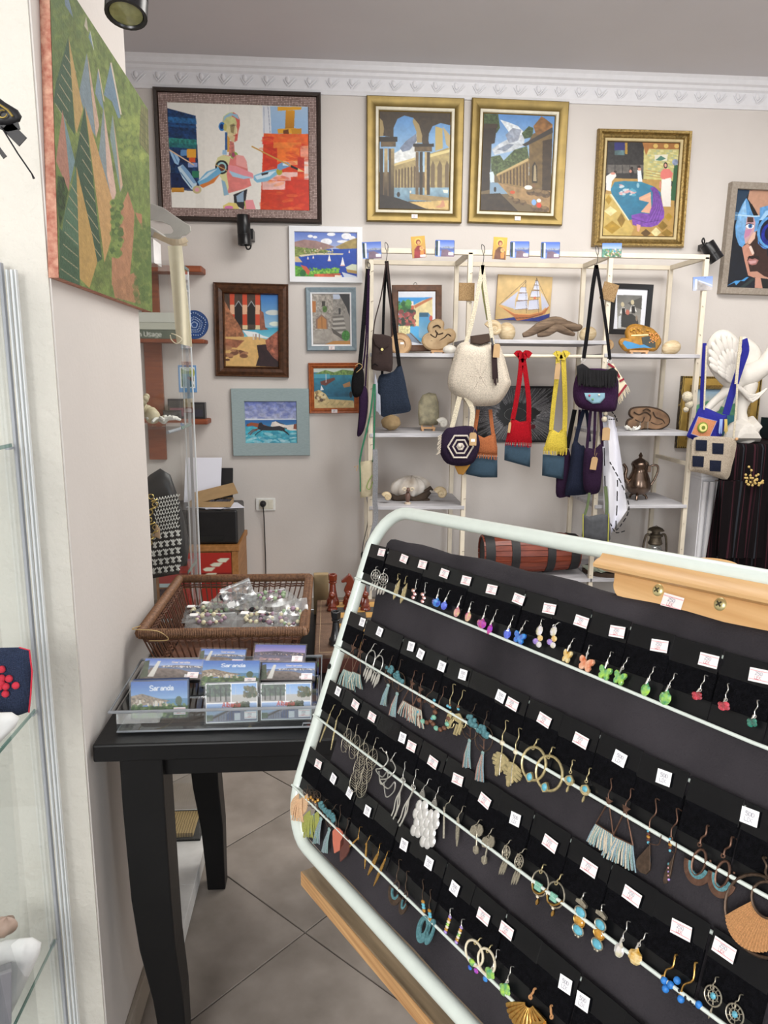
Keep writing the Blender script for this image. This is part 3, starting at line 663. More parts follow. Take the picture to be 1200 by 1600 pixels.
def e_monstera(L, hx, hy, bx, by, cx, cy, w, h):
 e = Ear(L, hx, hy).hook(bx, by-4, GOL, .0006); e.blob('bead', bx, by, 7, 8, PEARL, 1); e.wires('chain', [[(bx, by+3), (cx+3, cy-h*.5)]], GOL, .0008)
 pts = [(0,1),(.35,.95)]
 for k in range(5):
  f = k/5; pts += [(.95*math.sin(PI*(f*.75+.25)), .85-1.5*f), (.95*math.sin(PI*(f*.75+.3)), .62-1.5*f), (.3, .66-1.45*f)]
 pts += [(.1,-1)]
 pts += [(-a, b) for a, b in pts[::-1]]
 e.outline('leaf', cx, cy, pts, w, h, GOL, .0014); e.wires('midrib', [[(cx+2, cy-h*.45, .001), (cx-1, cy+h*.45, .001)]], PEW, .0007)
def e_hoop(L, hx, hy, cx, cy, w, h, sx, sy, m=PEARL):
 e = Ear(L, hx, hy).hook(cx, cy-h/2, GOL, .0008)
 e.ring('hammered_hoop', cx, cy, w, h, GOL, .0016, 26)
 e.outline('setting', sx, sy, LEAF, 12, 17, GOL, .003); e.blob('turquoise', sx, sy, 8.5, 13, TUR, .9)
def e_charm(L, hx, hy, cx, cy, w, h):
 e = Ear(L, hx, hy).hook(cx+2, cy-h*.5, GOL, .0006); e.outline('setting', cx, cy, [(0,1),(.8,.4),(1,-.3),(.6,-.8),(0,-1),(-.6,-.8),(-1,-.3),(-.8,.4)], w, h*.6, GOL, .002)
 e.blob('turquoise', cx, cy-1, w*.6, h*.35, TUR, .8); e.outline('spike', cx-3, cy+h*.5, LEAF, 3, h*.4, GOL, .0015)
def e_teardrop(L, hx, hy, cx, cy, w, h, side=False):
 e = Ear(L, hx, hy).hook(cx+(6 if not side else 2), cy-h*.5-22, COP, .0007)
 bx = cx+(4 if not side else 0)
 for k, (m, r) in enumerate(((TUR, 4), (BRL, 6), (OCHB, 8), (BRL, 5), (TUR, 4))): e.blob('bead', bx, cy-h*.5-19+k*4.5, r, 4.6, m, 1)
 e.outline('drop_plate', cx, cy, [(0,1),(.35,.5),(.8,-.1),(1,-.5),(.7,-.9),(0,-1.02),(-.7,-.9),(-1,-.5),(-.8,-.1),(-.35,.5)], w, h, BRZ, .002, bev=.0005)
 if side:
  for k in range(5): e.blob('stone', cx-2, cy-6+k*6, 4, 5, [TEA, G_PINK, G_LIL, G_PINK, G_LIL][k], 1)
 else: e.ring('inner_beading', cx, cy+4, w*.6, h*.55, BLK, .0009)
 e.wires('hook_tail', [[(cx+w*.2, cy-h*.5, .004), (cx+w*.9, cy-h*.45, .008), (cx+w*1.1, cy-h*.75, .012)]], COP, .0005, 4)
def e_fan(L, hx, hy, cx, cy, w, h, m=COP):
 """copper fan: keyhole ring with teal enamel band and a copper crescent"""
 e = Ear(L, hx, hy).hook(cx+2, cy-h*.72, m, .0009)
 def arc(r0, r1, a0, a1, k=14): return [(r1*math.cos(a), r1*math.sin(a)) for a in np.linspace(a0, a1, k)]+[(r0*math.cos(a), r0*math.sin(a)) for a in np.linspace(a1, a0, k)]
 c = (cx, cy-h*.1)
 e.outline('copper_crescent', *c, arc(.68, 1, -PI*.98, -.02*PI), w, h*1.15, m, .0016, bev=.0003)
 e.outline('teal_band', *c, arc(.45, .68, -PI*.98, -.02*PI), w, h*1.15, TEA, .0018)
 e.ring('keyhole', cx, cy-h*.18, w*.42, h*.75, m, .0012)
 for q in (-1, 1): e.blob('rivet', cx+q*w*.42, cy-h*.22, 4, 4, COP, 1)
def e_raffia(L, hx, hy, cx, cy, w, h, ri, m=BRZ, a0=-PI, a1=0, dense=30):
 e = Ear(L, hx, hy).hook(cx+w*.12, cy-h*.5, m, .001)
 e.ring('outer_hoop', cx, cy, w, h, m, .0014, 30); ix, iy = cx+w*.12, cy-h*.2
 e.ring('inner_hoop', ix, iy, w*ri, h*ri, m, .0012, 24)
 g = G()
 for k in range(dense):
  a = PI*(.02+.96*k/(dense-1)); p = e.P(ix+math.cos(a)*w*ri*.5, iy+math.sin(a)*h*ri*.5, .0004); q = e.P(cx+math.cos(a)*w*.49, cy+math.sin(a)*h*.49, .0004)
  g.tube([p, p.lerp(q, .5)+RN*.001, q], [.0005, .0012, .0017], 5)
 part('raffia_fan', g, T_RAF, e.root, sm=60)
def e_feather(L, hx, hy, x1, y1, x2, y2, w, m=GOL, n=12):
 e = Ear(L, hx, hy).hook(x1, y1, m); feather(e, 'feather', x1, y1, w, 0, m, x2, y2, n)
def e_filileaf(L, hx, hy, cx, cy, w, h, m=PEW, tiers=1, sway=-6):
 e = Ear(L, hx, hy).hook(cx-sway*.3, cy-h*.5, m); x, y = cx, cy
 for k in range(tiers):
  e.ring('leaf_rim', x, y, w, h, m, .0005, 16)
  e.wires('leaf_veins', [[(x-sway*.2, y-h*.5), (x+sway*.1, y+h*.5)]]+[[(x, y-h*.1+j*h*.12), (x+q*w*.44, y-h*.28+j*h*.12)] for j in range(5) for q in (-1, 1)], m, .00038)
  x += sway; y += h*.62
def e_swirl(L, hx, hy, cx, cy, w, h):
 e = Ear(L, hx, hy).hook(cx+6, cy-h*.5, SIL, .0006)
 e.wires('wire_curl', [[(cx+6, cy-h*.5), (cx+w*.5, cy-h*.25, .003), (cx, cy, .006), (cx-w*.5, cy+h*.05, .002), (cx, cy+h*.28, .004), (cx+w*.45, cy+h*.1, .008), (cx+w*.4, cy+h*.35, .004), (cx-w*.1, cy+h*.5, .002), (cx-w*.25, cy+h*.1, .001)]], SIL, .0009, 6)
def e_bars(L, hx, hy, x1, y1, x2, y2, m=SIL, n=3):
 e = Ear(L, hx, hy).hook(x1, y1, m)
 e.ring('jump_ring', x1, y1+2, 6, 7, m, .0006, 10)
 for k in range(n):
  o = (k-(n-1)/2)*4; a = (x1, y1+4); b = (x2+o, y2-abs(o)*1.3)
  pts = [(a[0]+(b[0]-a[0])*t+math.sin(t*9+k)*1.3, a[1]+(b[1]-a[1])*t, .001*k) for t in np.linspace(0, 1, 7)]
  part('wavy_bar', G().ribbon(smooth_path([e.P(*q) for q in pts], 3), .0022, .0006, RN), m, e.root)
def e_petals(L, hx, hy, x1, y1, x2, y2):
 e = Ear(L, hx, hy).hook(x1, y1, SIL); n = 0
 e.outline('petal', x1-1, y1+8, LEAF, 9, 17, mat('matt_silver', 'a9a8a4', rough=.4, metal=1), .001)
 for r in range(4):
  for q in ((-1, 0, 1) if r % 2 else (-.6, .6)):
   t = (r+1)/4.4; e.blob('petal', x1+(x2-x1)*t+q*7, y1+14+(y2-y1-18)*t*.95+abs(q)*-3, 9, 19, mat('satin_silver', 'f0f0ee', rough=.28, metal=.7), .45, 8, 6)
def e_bar(L, hx, hy, x1, y1, x2, y2):
 e = Ear(L, hx, hy).hook(x1+1, y1, PEW); part('plain_bar', G().tube([e.P(x1, y1), e.P(x2, y2)], .0013, 4), PEW, e.root)
def e_wing(L, hx, hy, cx, cy, bx, by):
 e = Ear(L, hx, hy).hook(cx, cy-9, PEW)
 for q in (-1, 1): e.outline('wing_leaf', cx+q*5, cy, [(-.9*q,.9),(.2*q,1),(.9*q,.4),(.9*q,-.4),(.3*q,-1),(-.9*q,-.6)], 9, 18, PEW, .0014)
 e.wires('stem', [[(cx, cy), (bx, by-4)]], PEW, .0011); e.outline('tail_leaf', bx, by-6, [(-.4,1),(.4,1),(1,-.2),(.3,-1),(-.6,-.8),(-1,.1)], 9, 13, PEW, .0014)
def e_goldhoop(L, hx, hy, cx, cy, w, h, sx, sy, by):
 e = Ear(L, hx, hy).hook(cx+2, cy-h*.5, GOL, .0007); e.ring('oval_hoop', cx, cy, w, h, PEW, .0009)
 e.outline('square_stone', sx, sy, [(-1,.8),(.8,1),(1,-.8),(-.8,-1)], 10, 13, MINT, .002)
 e.wires('gold_arch', [[(cx-w*.5, cy), (cx-w*.45, cy+h*.3), (cx, cy+h*.42), (cx+w*.45, cy+h*.25)]], YGO, .0012, 4)
 e.blob('bead', sx-1, by-12, 4, 5, PEARL, 1); e.outline('spike', sx-1, by-4, LEAF, 4, 11, YGO, .0018)
def e_three(L, hx, hy, tx, ty, pts):
 e = Ear(L, hx, hy).hook(tx, ty-5, SIL, .0006); e.outline('silver_crown', tx, ty, [(-1,-.6),(-1,.4),(0,1),(1,.4),(1,-.6)], 15, 10, PEW, .003)
 for k, (x, y) in enumerate(pts):
  e.ring('setting', x, y, 16, 15, YGO if k == 1 else PEW, .0009, 16); e.blob('stone', x, y, 14.5, 13.5, AMB if k == 1 else TUR, .6, 12, 8)
 x, y = pts[-1]; e.blob('bead', x, y+10, 5, 5, PEW, 1); e.blob('bead', x-4, y+8, 3, 3, PEW, 1); e.blob('bead', x+4, y+8, 3, 3, PEW, 1)
def e_bluebeads(L, hx, hy, pts, chain):
 e = Ear(L, hx, hy).hook(pts[0][0], pts[0][1]-6, YGO, .0009)
 for x, y in pts: e.blob('blue_bead', x, y, 10, 12, BLB, 1)
 for x, y in chain: e.blob('chain_bead', x, y, 5, 6, BLK, 1)
def e_heart(L, hx, hy, cx, cy, w, h, m):
 e = Ear(L, hx, hy).hook(cx+2, cy-h*.5, BRZ); e.outline('leather_leaf', cx, cy, [(.2,1),(.75,.75),(1,.3),(.8,-.3),(.2,-1),(-.45,-.4),(-.95,.3),(-.75,.8),(-.3,1)], w, h, m, .0018)
def e_openfan(L, hx, hy, cx, cy, w, h):
 e = Ear(L, hx, hy).hook(cx+2, cy-h*.55, BRZ, .0006)
 def arc(r0, r1, k=14): return [(r1*math.cos(a), r1*math.sin(a)) for a in np.linspace(-PI, 0, k)]+[(r0*math.cos(a), r0*math.sin(a)) for a in np.linspace(0, -PI, k)]
 e.outline('crescent', cx, cy, arc(.55, 1), w, h*1.2, BRZ, .0015); e.outline('teal_band', cx, cy, arc(.4, .6), w, h*1.2, TEA, .0018); e.ring('keyhole', cx, cy-h*.1, w*.42, h*.8, BRZ, .0008)
def e_oval(L, hx, hy, bx, by, cx, cy, w, h):
 e = Ear(L, hx, hy).hook(bx, by-6, BRZ, .0006)
 for k, m in enumerate((OCHB, TUR, TUR, OCHB)): e.blob('bead', bx+k*.5, by-4+k*4.5, 6, 5.5, m, 1)
 o = [(math.cos(a), math.sin(a)) for a in np.linspace(0, 2*PI, 21)]; i_ = [(.4*math.cos(a), .5*math.sin(a)+.2) for a in np.linspace(2*PI, 0, 21)]
 e.outline('oval_plate', cx, cy, o+i_, w, h, TEA, .002)
def e_tiny(L, hx, hy, x2, y2):
 e = Ear(L, hx, hy); ms = [G_LIL, AMB, PEARL, G_GRN, PEARL, AMB]; e.hook(hx+(x2-hx)*.3, hy+(y2-hy)*.3, SIL, .0006)
 for k in range(7): t = .35+.65*k/6; e.blob('bead', hx+(x2-hx)*t, hy+(y2-hy)*t, 4.5, 5, ms[k % 6], 1)
def e_gemhoop(L, hx, hy, cx, cy, w, h, gs):
 e = Ear(L, hx, hy).hook(cx+3, cy-h*.5, GOL, .0007); e.ring('hoop', cx, cy, w, h, PEARL, .0014)
 for x, y, d, m in gs: e.blob('gem', x, y, d, d, m, .8, 7, 5, True)
def e_shellfan(L, hx, hy, cx, cy, w, h):
 e = Ear(L, hx, hy).hook(cx+w*.3, cy-h*.55, T_RAF, .0011); c = (cx+w*.25, cy-h*.35)
 for k in range(11):
  a = PI*(.25+.72*k/10); p = e.P(*c); q = e.P(c[0]+math.cos(a)*w*.75, c[1]+math.sin(a)*h*.95)
  part('rib', G().tube([p.lerp(q, .2), p.lerp(q, .6)+RN*.001, q], [.0007, .0022, .0026], 6), YGO, e.root, sm=60)
def e_peach(L, hx, hy, cx, cy, fx, fy, m, m2):
 e = Ear(L, hx, hy).hook(cx, cy-9, BRZ)
 for k in range(3):
  for j in range(3): e.ring('lattice_ring', cx-5+j*5, cy-8+k*8, 6, 9, BRZ, .0005, 8)
 for k in range(3): e.blob('amber_bead', cx+(k-1)*4, cy+3-abs(k-1)*3, 2.5, 5, AMB, 1)
 for k in range(3): e.outline('feather', fx+(k-1)*7, fy+abs(k-1)*-5, LEAF, 11, 36, [m, m2, m][k], .0012)
 e.fringe('tassel', fx-4, fy-14, fx+4, fy-14, fx-12, fy+20, fx+8, fy+22, [m], 12, .0009)

S2 = [T_TEA, T_CRM, T_TEA]
EARS = [
 (0, 'silver filigree medallions', e_medal, (591,886,587,899,13,18), (604,889,599,905,13,18)),
 (0, 'long gold filigree drops', e_filidrop, (624.5,897,620,921,6,34), (637.5,901,631,927,6,34)),
 (0, 'small pink stone twists', e_twist, (654,906,646.5,928,6,18), (667.5,911,661,934,6,18)),
 (0, 'violet-blue crystal ovals', e_crystal, (689,920,682,941,12,15,G_BLUE), (705,924,694,946,8,15,G_DBL)),
 (0, 'small rainbow crystal drops', e_crystal, (724,932,714,956,8,17,G_RAIN), (739.5,941,731.5,963,8,17,G_RAIN)),
 (0, 'purple crystals', e_crystal, (763,947,753,974,13,16,G_PUR), (779,954,765.5,983,7,18,G_PUR)),
 (0, 'blue crystal butterflies', e_crystal, (805,963,793,990,10,17,G_DBL), (824.6,971,811.6,997,17,20,G_BLUE,'butterfly')),
 (0, 'clear and lilac crystal clusters', e_cluster, (849.5,968,840,993,12,30), (875.5,974,862,994,12,30)),
 (0, 'amber crystal butterflies', e_crystal, (899,999,886,1026,12,22,G_AMB,'butterfly'), (924,1009,915.5,1038,22,24,G_ORG,'butterfly')),
 (0, 'green crystal butterflies', e_crystal, (957.5,1020,945,1052,19,23,G_GRN,'butterfly'), (984,1029,968,1060,18,23,G_GRN,'butterfly')),
 (0, 'green crystal drops', e_crystal, (1025,1044,1009,1077,13,22,G_GRN), (1057.5,1054,1040,1090,17,25,G_GRN)),
 (0, 'red crystal flowers', e_crystal, (1105,1057,1089,1087,17,14,G_RED,'flower'), (1141,1070,1131,1103,20,15,G_RED,'flower')),
 (0, 'dark teal crystals', e_crystal, (1187.5,1096,1175,1129,17,15,G_TEA,'flower'), None),
 (1, 'teal thread tassels on slim triangles', e_tri, (561,994,552,1012,537,1045,551,1051,30,COP,[T_TEA,T_CRM,T_TEA]), (571,1000,563,1018,551,1049,563,1054,24,COP,[T_TEA,T_CRM,T_TEA])),
 (1, 'silver fringed hoops', e_fringehoop, (587.5,1007,579,1030,12,28), (600,1016,591,1038,12,28)),
 (1, 'turquoise tree medallions with teal tassels', e_tree, (616,1026,609,1054,13,28,599,1102), (629,1032,623,1066,17,30,613,1119)),
 (1, 'brown and teal fringed triangles', e_tri, (651,1049,644,1068,630,1094,645,1103,27,COP,[T_ROS,T_TEA,T_CRM]), (664,1054,657,1077,645,1103,658,1109,30,COP,[T_ROS,T_TEA,T_CRM])),
 (1, 'wooden bead loops', e_beads, (683,1068,667,1112,26,34), (697,1075,688,1122,26,36)),
 (1, 'slim gold filigree hands', e_hand, (711.5,1071,703,1124,10,36), (726.7,1080.6,716,1131,20,44)),
 (1, 'large turquoise tree medallions with long tassels', e_tree, (746,1102,735,1137,24,34,729,1199), (764.6,1113,756,1154,25,38,749,1220)),
 (1, 'gold monstera leaves', e_monstera, (794,1128,785,1161,781,1195,27,36), (814.5,1140,806,1175,799,1211,30,37)),
 (1, 'large hammered gold hoops with a turquoise', e_hoop, (842.6,1156.4,834,1193,34,50,828.5,1214), (866,1169,858,1208,38,52,852,1230)),
 (1, 'small turquoise charms with a spike', e_charm, (898,1189,890,1219,14,28), (924.6,1202,914.7,1234,15,29)),
 (1, 'wide triangles with pale blue tassels', e_tri, (959,1219,951,1252,931,1287,958,1304,36,COP,[T_PBL,T_CRM,T_TEA],28), (990,1235,977.5,1264.5,958,1306,989,1321,42,COP,[T_PBL,T_CRM,T_TEA],28)),
 (1, 'dark teardrops under small beads', e_teardrop, (1030,1252,1009,1341,22,47), (1062.5,1267,1047,1356,9,52,True)),
 (1, 'copper and teal fans', e_fan, (1109,1293,1092,1357,43,54), (1147.5,1311,1129,1376,43,56)),
 (1, 'big raffia wound hoops', e_raffia, (1197,1341,1187,1430,106,116,.46), None),
 (2, 'slim gold leaves', e_feather, (524.5,1103,516,1116,500,1159,1.9), (536,1110,526,1126,517,1171,1.9)),
 (2, 'dark filigree leaves', e_filileaf, (550.5,1122,541,1157,10,38), (561,1133,554,1167,12,38)),
 (2, 'long tiered filigree leaves', e_filileaf, (577.6,1145,567,1178,13,34,PEW,3), (590.6,1154,581,1187,13,34,PEW,3,-8)),
 (2, 'curling silver wires', e_swirl, (596,1168,597,1200,19,50), (620,1177.6,606,1216,24,58)),
 (2, 'long wavy silver bars', e_bars, (636,1192,630,1217,615,1280), (653.4,1203.6,646,1228,625,1291)),
 (2, 'silver petal clusters', e_petals, (673,1219,661,1234,653,1312), (689,1231,680,1248,667,1330)),
 (2, 'one plain bar and one feather', e_bar, (709,1246,694,1262,693,1310), None),
 (2, 'one feather beside a plain bar', e_feather, (726.7,1261.5,716,1278,714,1322,3.2,PEW,14), None),
 (2, 'winged leaf charms', e_wing, (752,1282,745,1298,744,1334), (772,1296,763,1316,757,1350)),
 (2, 'small silver dreamcatcher charms', e_medal, (800,1314,791,1332,10,20,PEW,3,None,26), (822,1328,811,1346,11,21,PEW,3,None,27)),
 (2, 'oval hoops with a square aqua stone', e_goldhoop, (852,1352,844,1380,23,38,841,1385,1413), (880,1368,868,1398,25,38,865,1402,1431)),
 (2, 'turquoise and amber three-stone drops', e_three, (916,1396,909,1411,[(907,1425),(905,1439),(903,1453)]), (944,1414,940,1429,[(938,1445),(936,1459),(933,1475)])),
 (2, 'pale and yellow crystal drops', e_crystal, (984,1442,968,1484,14,24,G_CLR), (1012,1460,993,1494,20,26,G_AMB)),
 (2, 'bright blue beads', e_bluebeads, (1060,1496,[(1038,1532),(1048,1539),(1058,1532),(1040,1545)],[(1062,1548),(1060,1556)]), (1092,1510,[(1064,1561),(1092,1570)],[(1072,1558),(1080,1565),(1084,1570)])),
 (2, 'silver star medallions', e_medal, (1122,1528,1114,1556,25,29,PEW,1,TUR,22), (1160,1556,1148,1585,26,30,PEW,1,TUR,22)),
 (3, 'feathered lattice medallions', e_peach, (483,1227,482,1246,468,1262,T_PCH,T_PCH), (496,1236,493,1250,486,1288,T_LIM,T_PBL)),
 (3, 'small turquoise trees with grey tassels', e_tree, (512,1250,504,1266,14,20,494,1318,[T_TEA,T_GRY]), (527,1259,517,1281,15,24,507,1332,[T_GRY,T_TEA])),
 (3, 'leather leaves, one coral and one brown', e_heart, (535,1260,527,1314,18,36,CORAL), (547,1280,537,1327,13,38,BRL)),
 (3, 'thin gold feathers', e_feather, (565,1293,560,1309,537,1332,1.4,YGO), (581,1307,573,1318,570,1357,2.2,YGO)),
 (3, 'textured gold feathers', e_feather, (597,1319,591,1334,575,1367,3.4,YGO), (609,1331,602,1343,584,1384,2.6,YGO)),
 (3, 'dark teal open fans', e_openfan, (627,1345,618,1393,18,34), (639,1363,632,1409,11,34)),
 (3, 'turquoise oval plates', e_oval, (664,1376,661,1413,661,1452,15,42), (676,1392,671,1427,672,1456,9,42)),
 (3, 'tiny bead strings', e_tiny, (707,1420,696,1456), (725,1437,713,1472)),
 (3, 'pale hoops with coloured gems', e_gemhoop, (753,1467,741,1489,25,33,[(738,1504,10,G_GRN),(734,1512,6,G_BLUE),(744,1517,7,G_PUR)]), (770,1478,760,1502,24,34,[(765,1519,13,G_GRN),(758,1530,7,G_BLUE)])),
 (3, 'green faceted crystals', e_crystal, (780,1486,766,1522,14,15,G_GRN,'flower'), (802,1512,789,1546,17,19,G_GRN,'flower')),
 (3, 'golden shell fans', e_shellfan, (838,1546,816,1582,46,46), (864,1572,850,1612,40,46)),
]
PITCH = .0505
cardtxt = {}
for row, what, fn, l, r in EARS:
 hs = [sv(*q[:2])[0] for q in (l, r) if q]; i = round((sum(hs)/len(hs)-(.04 if row == 0 else .034))/PITCH); cardtxt.setdefault((row, i), []).append(what)
 both = l and r
 for side, q in (('left', l), ('right', r)):
  if not q: continue
  pos = '%s one of the %s, %s row' % (side, what, RN_[row]) if both else '%s, %s row' % (what, RN_[row])
  if what.startswith('one '): pos = ('single plain silver bar earring, third row of the rack' if fn is e_bar else 'single pewter feather earring beside the plain bar, third row')
  if what.startswith('big raffia'): pos = 'big raffia wound hoop earring at the right edge, second row'
  if what.startswith('dark teal crystals'): pos = 'dark teal crystal earring at the right end of the top row'
  if what.startswith('leather leaves'): pos = 'coral leather leaf earring on the lowest row' if side == 'left' else 'brown leather leaf earring tucked behind the coral leaf, lowest row'
  fn(pos, *q)
for r in range(4):
 ks = {}
 for (x, y, k) in ST[r]:
  s, v = sv(x, y, .0085); i = round((s-.034)/PITCH); ks.setdefault(i, []).append((x, y, k))
 for i in range(0, 14):
  s = .034+PITCH*i
  tx = cardtxt.get((r, i))
  if s > .72 or (proj(RP(s-.02, upv(r, s)))[1] > 1600): continue
  if not tx: tx = ['nothing, near the bottom edge' if i == 11 else 'nothing, beyond the bottom edge']
  c = card(r, s, ' and '.join(tx).replace('one plain bar and one feather and one feather beside a plain bar', 'a plain bar and a feather'))
  for (x, y, k) in ks.get(i, []): sticker('red' if k == 'r' else 'round', x, y, c, random.uniform(-.12, .12))
sticker('red', 1050, 941, bpy.data.objects['crown_board'], .05, o=-.0058, scale=1.25)
# ================================================================ black desk
DZ = .80
M_blk = mat('black_painted_wood', '0f0f10', spec=.25, rough=.42, var=.35, sc=5, bump=.15, bsc=40)
desk = thing('desk', 'black painted wooden desk with sabre legs against the left pillar', 'desk', (-.05, 1.7, 0))
DX0, DX1, DY0, DY1 = -.452, .36, 1.311, 2.072
part('desk_top', G().box(DX0, DX1, DY0, DY1, DZ-.036, DZ), M_blk, desk, bev=.004)
g = G().box(DX0+.05, DX1-.05, DY0+.035, DY0+.055, DZ-.085, DZ-.036).box(DX0+.05, DX1-.05, DY1-.055, DY1-.035, DZ-.085, DZ-.036).box(DX0+.05, DX0+.07, DY0+.03, DY1-.03, DZ-.085, DZ-.036).box(DX1-.07, DX1-.05, DY0+.03, DY1-.03, DZ-.085, DZ-.036)
part('apron', g, M_blk, desk, bev=.001)
def sabre(x, y, sx, sy):
 rows = []; g = G(); vs = []
 P_ = [(DZ-.036, 0, .072, 0), (.66, .0, .072, .0), (.45, .004, .070, .004), (.33, .012, .064, .01), (.2, .03, .054, .02), (.08, .038, .046, .03), (0, .042, .042, .032)]
 for z, dx, w, dy in P_:
  w += .009; X0, Y0 = x+sx*dx, y+sy*dy; vs += [(X0, Y0, z), (X0+sx*w, Y0, z), (X0+sx*w, Y0+sy*w, z), (X0, Y0+sy*w, z)]
 fs = [(0,1,2,3), tuple(range(len(vs)-4, len(vs)))[::-1]]
 for k in range(len(P_)-1):
  for i in range(4): fs.append((4*k+i, 4*k+(i+1) % 4, 4*k+4+(i+1) % 4, 4*k+4+i))
 return g.add(vs, fs)
for x, y, sx, sy in ((DX0+.045, DY0+.012, 1, 1), (DX1-.045, DY0+.012, -1, 1), (DX0+.045, DY1-.06, 1, -1), (DX1-.045, DY1-.06, -1, -1)):
 part('leg', sabre(x, y, sx, sy), M_blk, desk, bev=.003)

# ================================================================ acrylic tray of souvenir cards
M_acr = glass('clear_acrylic', 'eef3f4', .25)
M_acre = mat('acrylic_edge', 'b9bdc2', rough=.12, trans=.5, var=.1)
TZ = DZ+.002; tx0, tx1, ty0, ty1 = -.417, -.028, 1.355, 1.60
tray = thing('acrylic_tray', 'clear acrylic tray of souvenir photo cards on the desk front', 'tray', (-.22, 1.48, TZ))
th = .003; FH, BH = .045, .05
part('tray_base', G().box(tx0, tx1, ty0, ty1, TZ, TZ+th), M_acr, tray)
part('front_wall', G().box(tx0, tx1, ty0, ty0+th, TZ+th, TZ+FH), M_acr, tray)
part('rear_wall', G().box(tx0, tx1, ty1-th, ty1, TZ+th, TZ+BH), M_acr, tray)
for x in (tx0, tx1-th): part('side_wall', G().box(x, x+th, ty0+th, ty1-th, TZ+th, TZ+FH), M_acr, tray)
g = G(); zz = TZ+FH
rim = [(tx0-.012, ty0-.004, zz), (tx1+.006, ty0-.004, zz), (tx1+.006, ty1+.004, zz+.004), (tx0-.012, ty1+.004, zz+.004)]
part('lip', g.tube(rim, .0032, 8, closed=True), M_acre, tray, sm=40)
part('bottom_edge', G().tube([(tx0, ty0, TZ+.002), (tx1, ty0, TZ+.002), (tx1, ty1, TZ+.002), (tx0, ty1, TZ+.002)], .0022, 6, closed=True), M_acre, tray, sm=40)
part('moulded_handle', G().tube([(tx1-.03, ty0-.005, TZ+.006), (tx1-.028, ty0-.008, TZ+.014), (tx1-.014, ty0-.008, TZ+.014), (tx1-.01, ty0-.005, TZ+.006)], .0012, 6), M_acre, tray, sm=40)
def sea_pic(kind, seed=1):
 p = Pic(((0,0),(100,0),(100,66),(0,66)), 96, 64, '5f86c8'); R = random.Random(seed)
 if kind == 'green':
  p.rect(0, 0, 100, 36, '2f62b4', '8fb6dc'); p.rect(45, 32, 100, 45, '4b82a8'); p.poly([(0,26),(20,22),(45,30),(70,36),(0,46)], '8a7b66', nz=.4, nsc=3)
  for k in range(60): x = R.uniform(0, 62); p.rect(x, 30+x*.1+R.uniform(0, 10), x+R.uniform(1.5, 4), 33+x*.1+R.uniform(0, 12), R.choice(['d8d2c4','b9a58c','c9beb0','8d7d6c']))
  p.rect(0, 45, 100, 66, '4d6a34', '2c4a20', nz=.6, nsc=4); p.dabs(0, 42, 100, 66, 120, 2.4, ['35541f','5f7d3c','27401a','7a8f4c'], seed)
  p.ell(84, 36, 6, 8, '2f4f2a'); p.text('Saranda', 33, 17, 8.5, 'e9eef2', 1.5, .1)
 elif kind == 'quay':
  p.rect(0, 0, 100, 26, '4a6fc0', 'a9bfe4'); p.rect(0, 24, 100, 44, '54688f', '6f86a8', nz=.2); p.poly([(30,24),(60,20),(100,23),(100,28),(30,28)], '6f6d74', nz=.4)
  for k in range(40): x = R.uniform(30, 98); p.rect(x, 22+R.uniform(0, 5), x+2, 25+R.uniform(0, 5), 'cfcac6')
  p.poly([(0,66),(14,30),(60,34),(100,50),(100,66)], '7d6f68', '59504c', nz=.3, nsc=5); p.poly([(12,60),(22,8),(27,8),(22,60)], 'd8d8d2'); p.poly([(0,10),(8,6),(12,60),(0,66)], '3c4a34', nz=.4)
  p.rect(72, 50, 94, 60, 'eceaee'); p.text('Saranda', 46, 14, 6, 'e2d3c8', 1)
 elif kind == 'evening':
  p.rect(0, 0, 100, 34, '4d58a8', 'b59ac0'); p.rect(0, 32, 100, 50, '3c3a52', '6c6a84', nz=.3); p.poly([(0,30),(40,24),(100,30),(100,38),(0,38)], '454052', nz=.4)
  p.dabs(0, 32, 100, 40, 60, .8, ['f0d8a0','e8e0d8','d8a070'], seed); p.rect(0, 48, 100, 66, '5b5566', '8a8490', nz=.3); p.text('Saranda', 12, 58, 8, 'd9a9a4', 1.3, .1); p.rect(76, 52, 94, 62, 'f0eef0')
 else:
  p.rect(0, 0, 100, 66, 'f0f0f0'); p.rect(2, 2, 48, 32, '46584a', nz=.5, nsc=3); p.dabs(2, 2, 48, 22, 70, 2, ['2c3c2a','54684c','3a4436'], seed); p.rect(2, 22, 48, 32, '8e8c88', nz=.3)
  for x in (8, 18, 28, 38): p.rect(x, 8, x+2, 30, '24261e')
  p.rect(50, 2, 98, 32, '7ba6dc', 'c8daee'); p.rect(50, 20, 98, 32, 'b9b8b4'); p.dabs(74, 8, 98, 24, 60, 2.4, ['4a4a2c','3a4a26','6a6038'], seed+1); p.line([(58,6),(58,22)], .8, 'd0d0d8')
  p.rect(2, 34, 98, 64, '9cb8e0', 'c6d2e6'); p.poly([(2,60),(2,56),(60,40),(98,56),(98,64),(2,64)], '8d8ea4'); p.poly([(40,52),(66,36),(66,62),(40,62)], '55608e'); p.poly([(2,60),(66,36),(68,37),(4,63)], '4c3f38')
  p.dabs(50, 34, 84, 44, 60, 2.4, ['26301e','3c4a2c','4e5236'], seed+2); p.rect(54, 50, 66, 62, 'e8e8ee'); p.rect(2, 52, 14, 62, '5a6a54', nz=.5)
  for k in range(8): p.line([(20+k*5, 62), (20+k*5, 54-k*1.6)], .7, '6d5b4e')
  p.text('Albania', 32, 40, 8, 'c4574a', 1.5, .1)
 return p
SEA = {k: sea_pic(k, 3+i).mesh('printed_face', .148, .1) for i, k in enumerate(('green', 'quay', 'evening', 'albania'))}
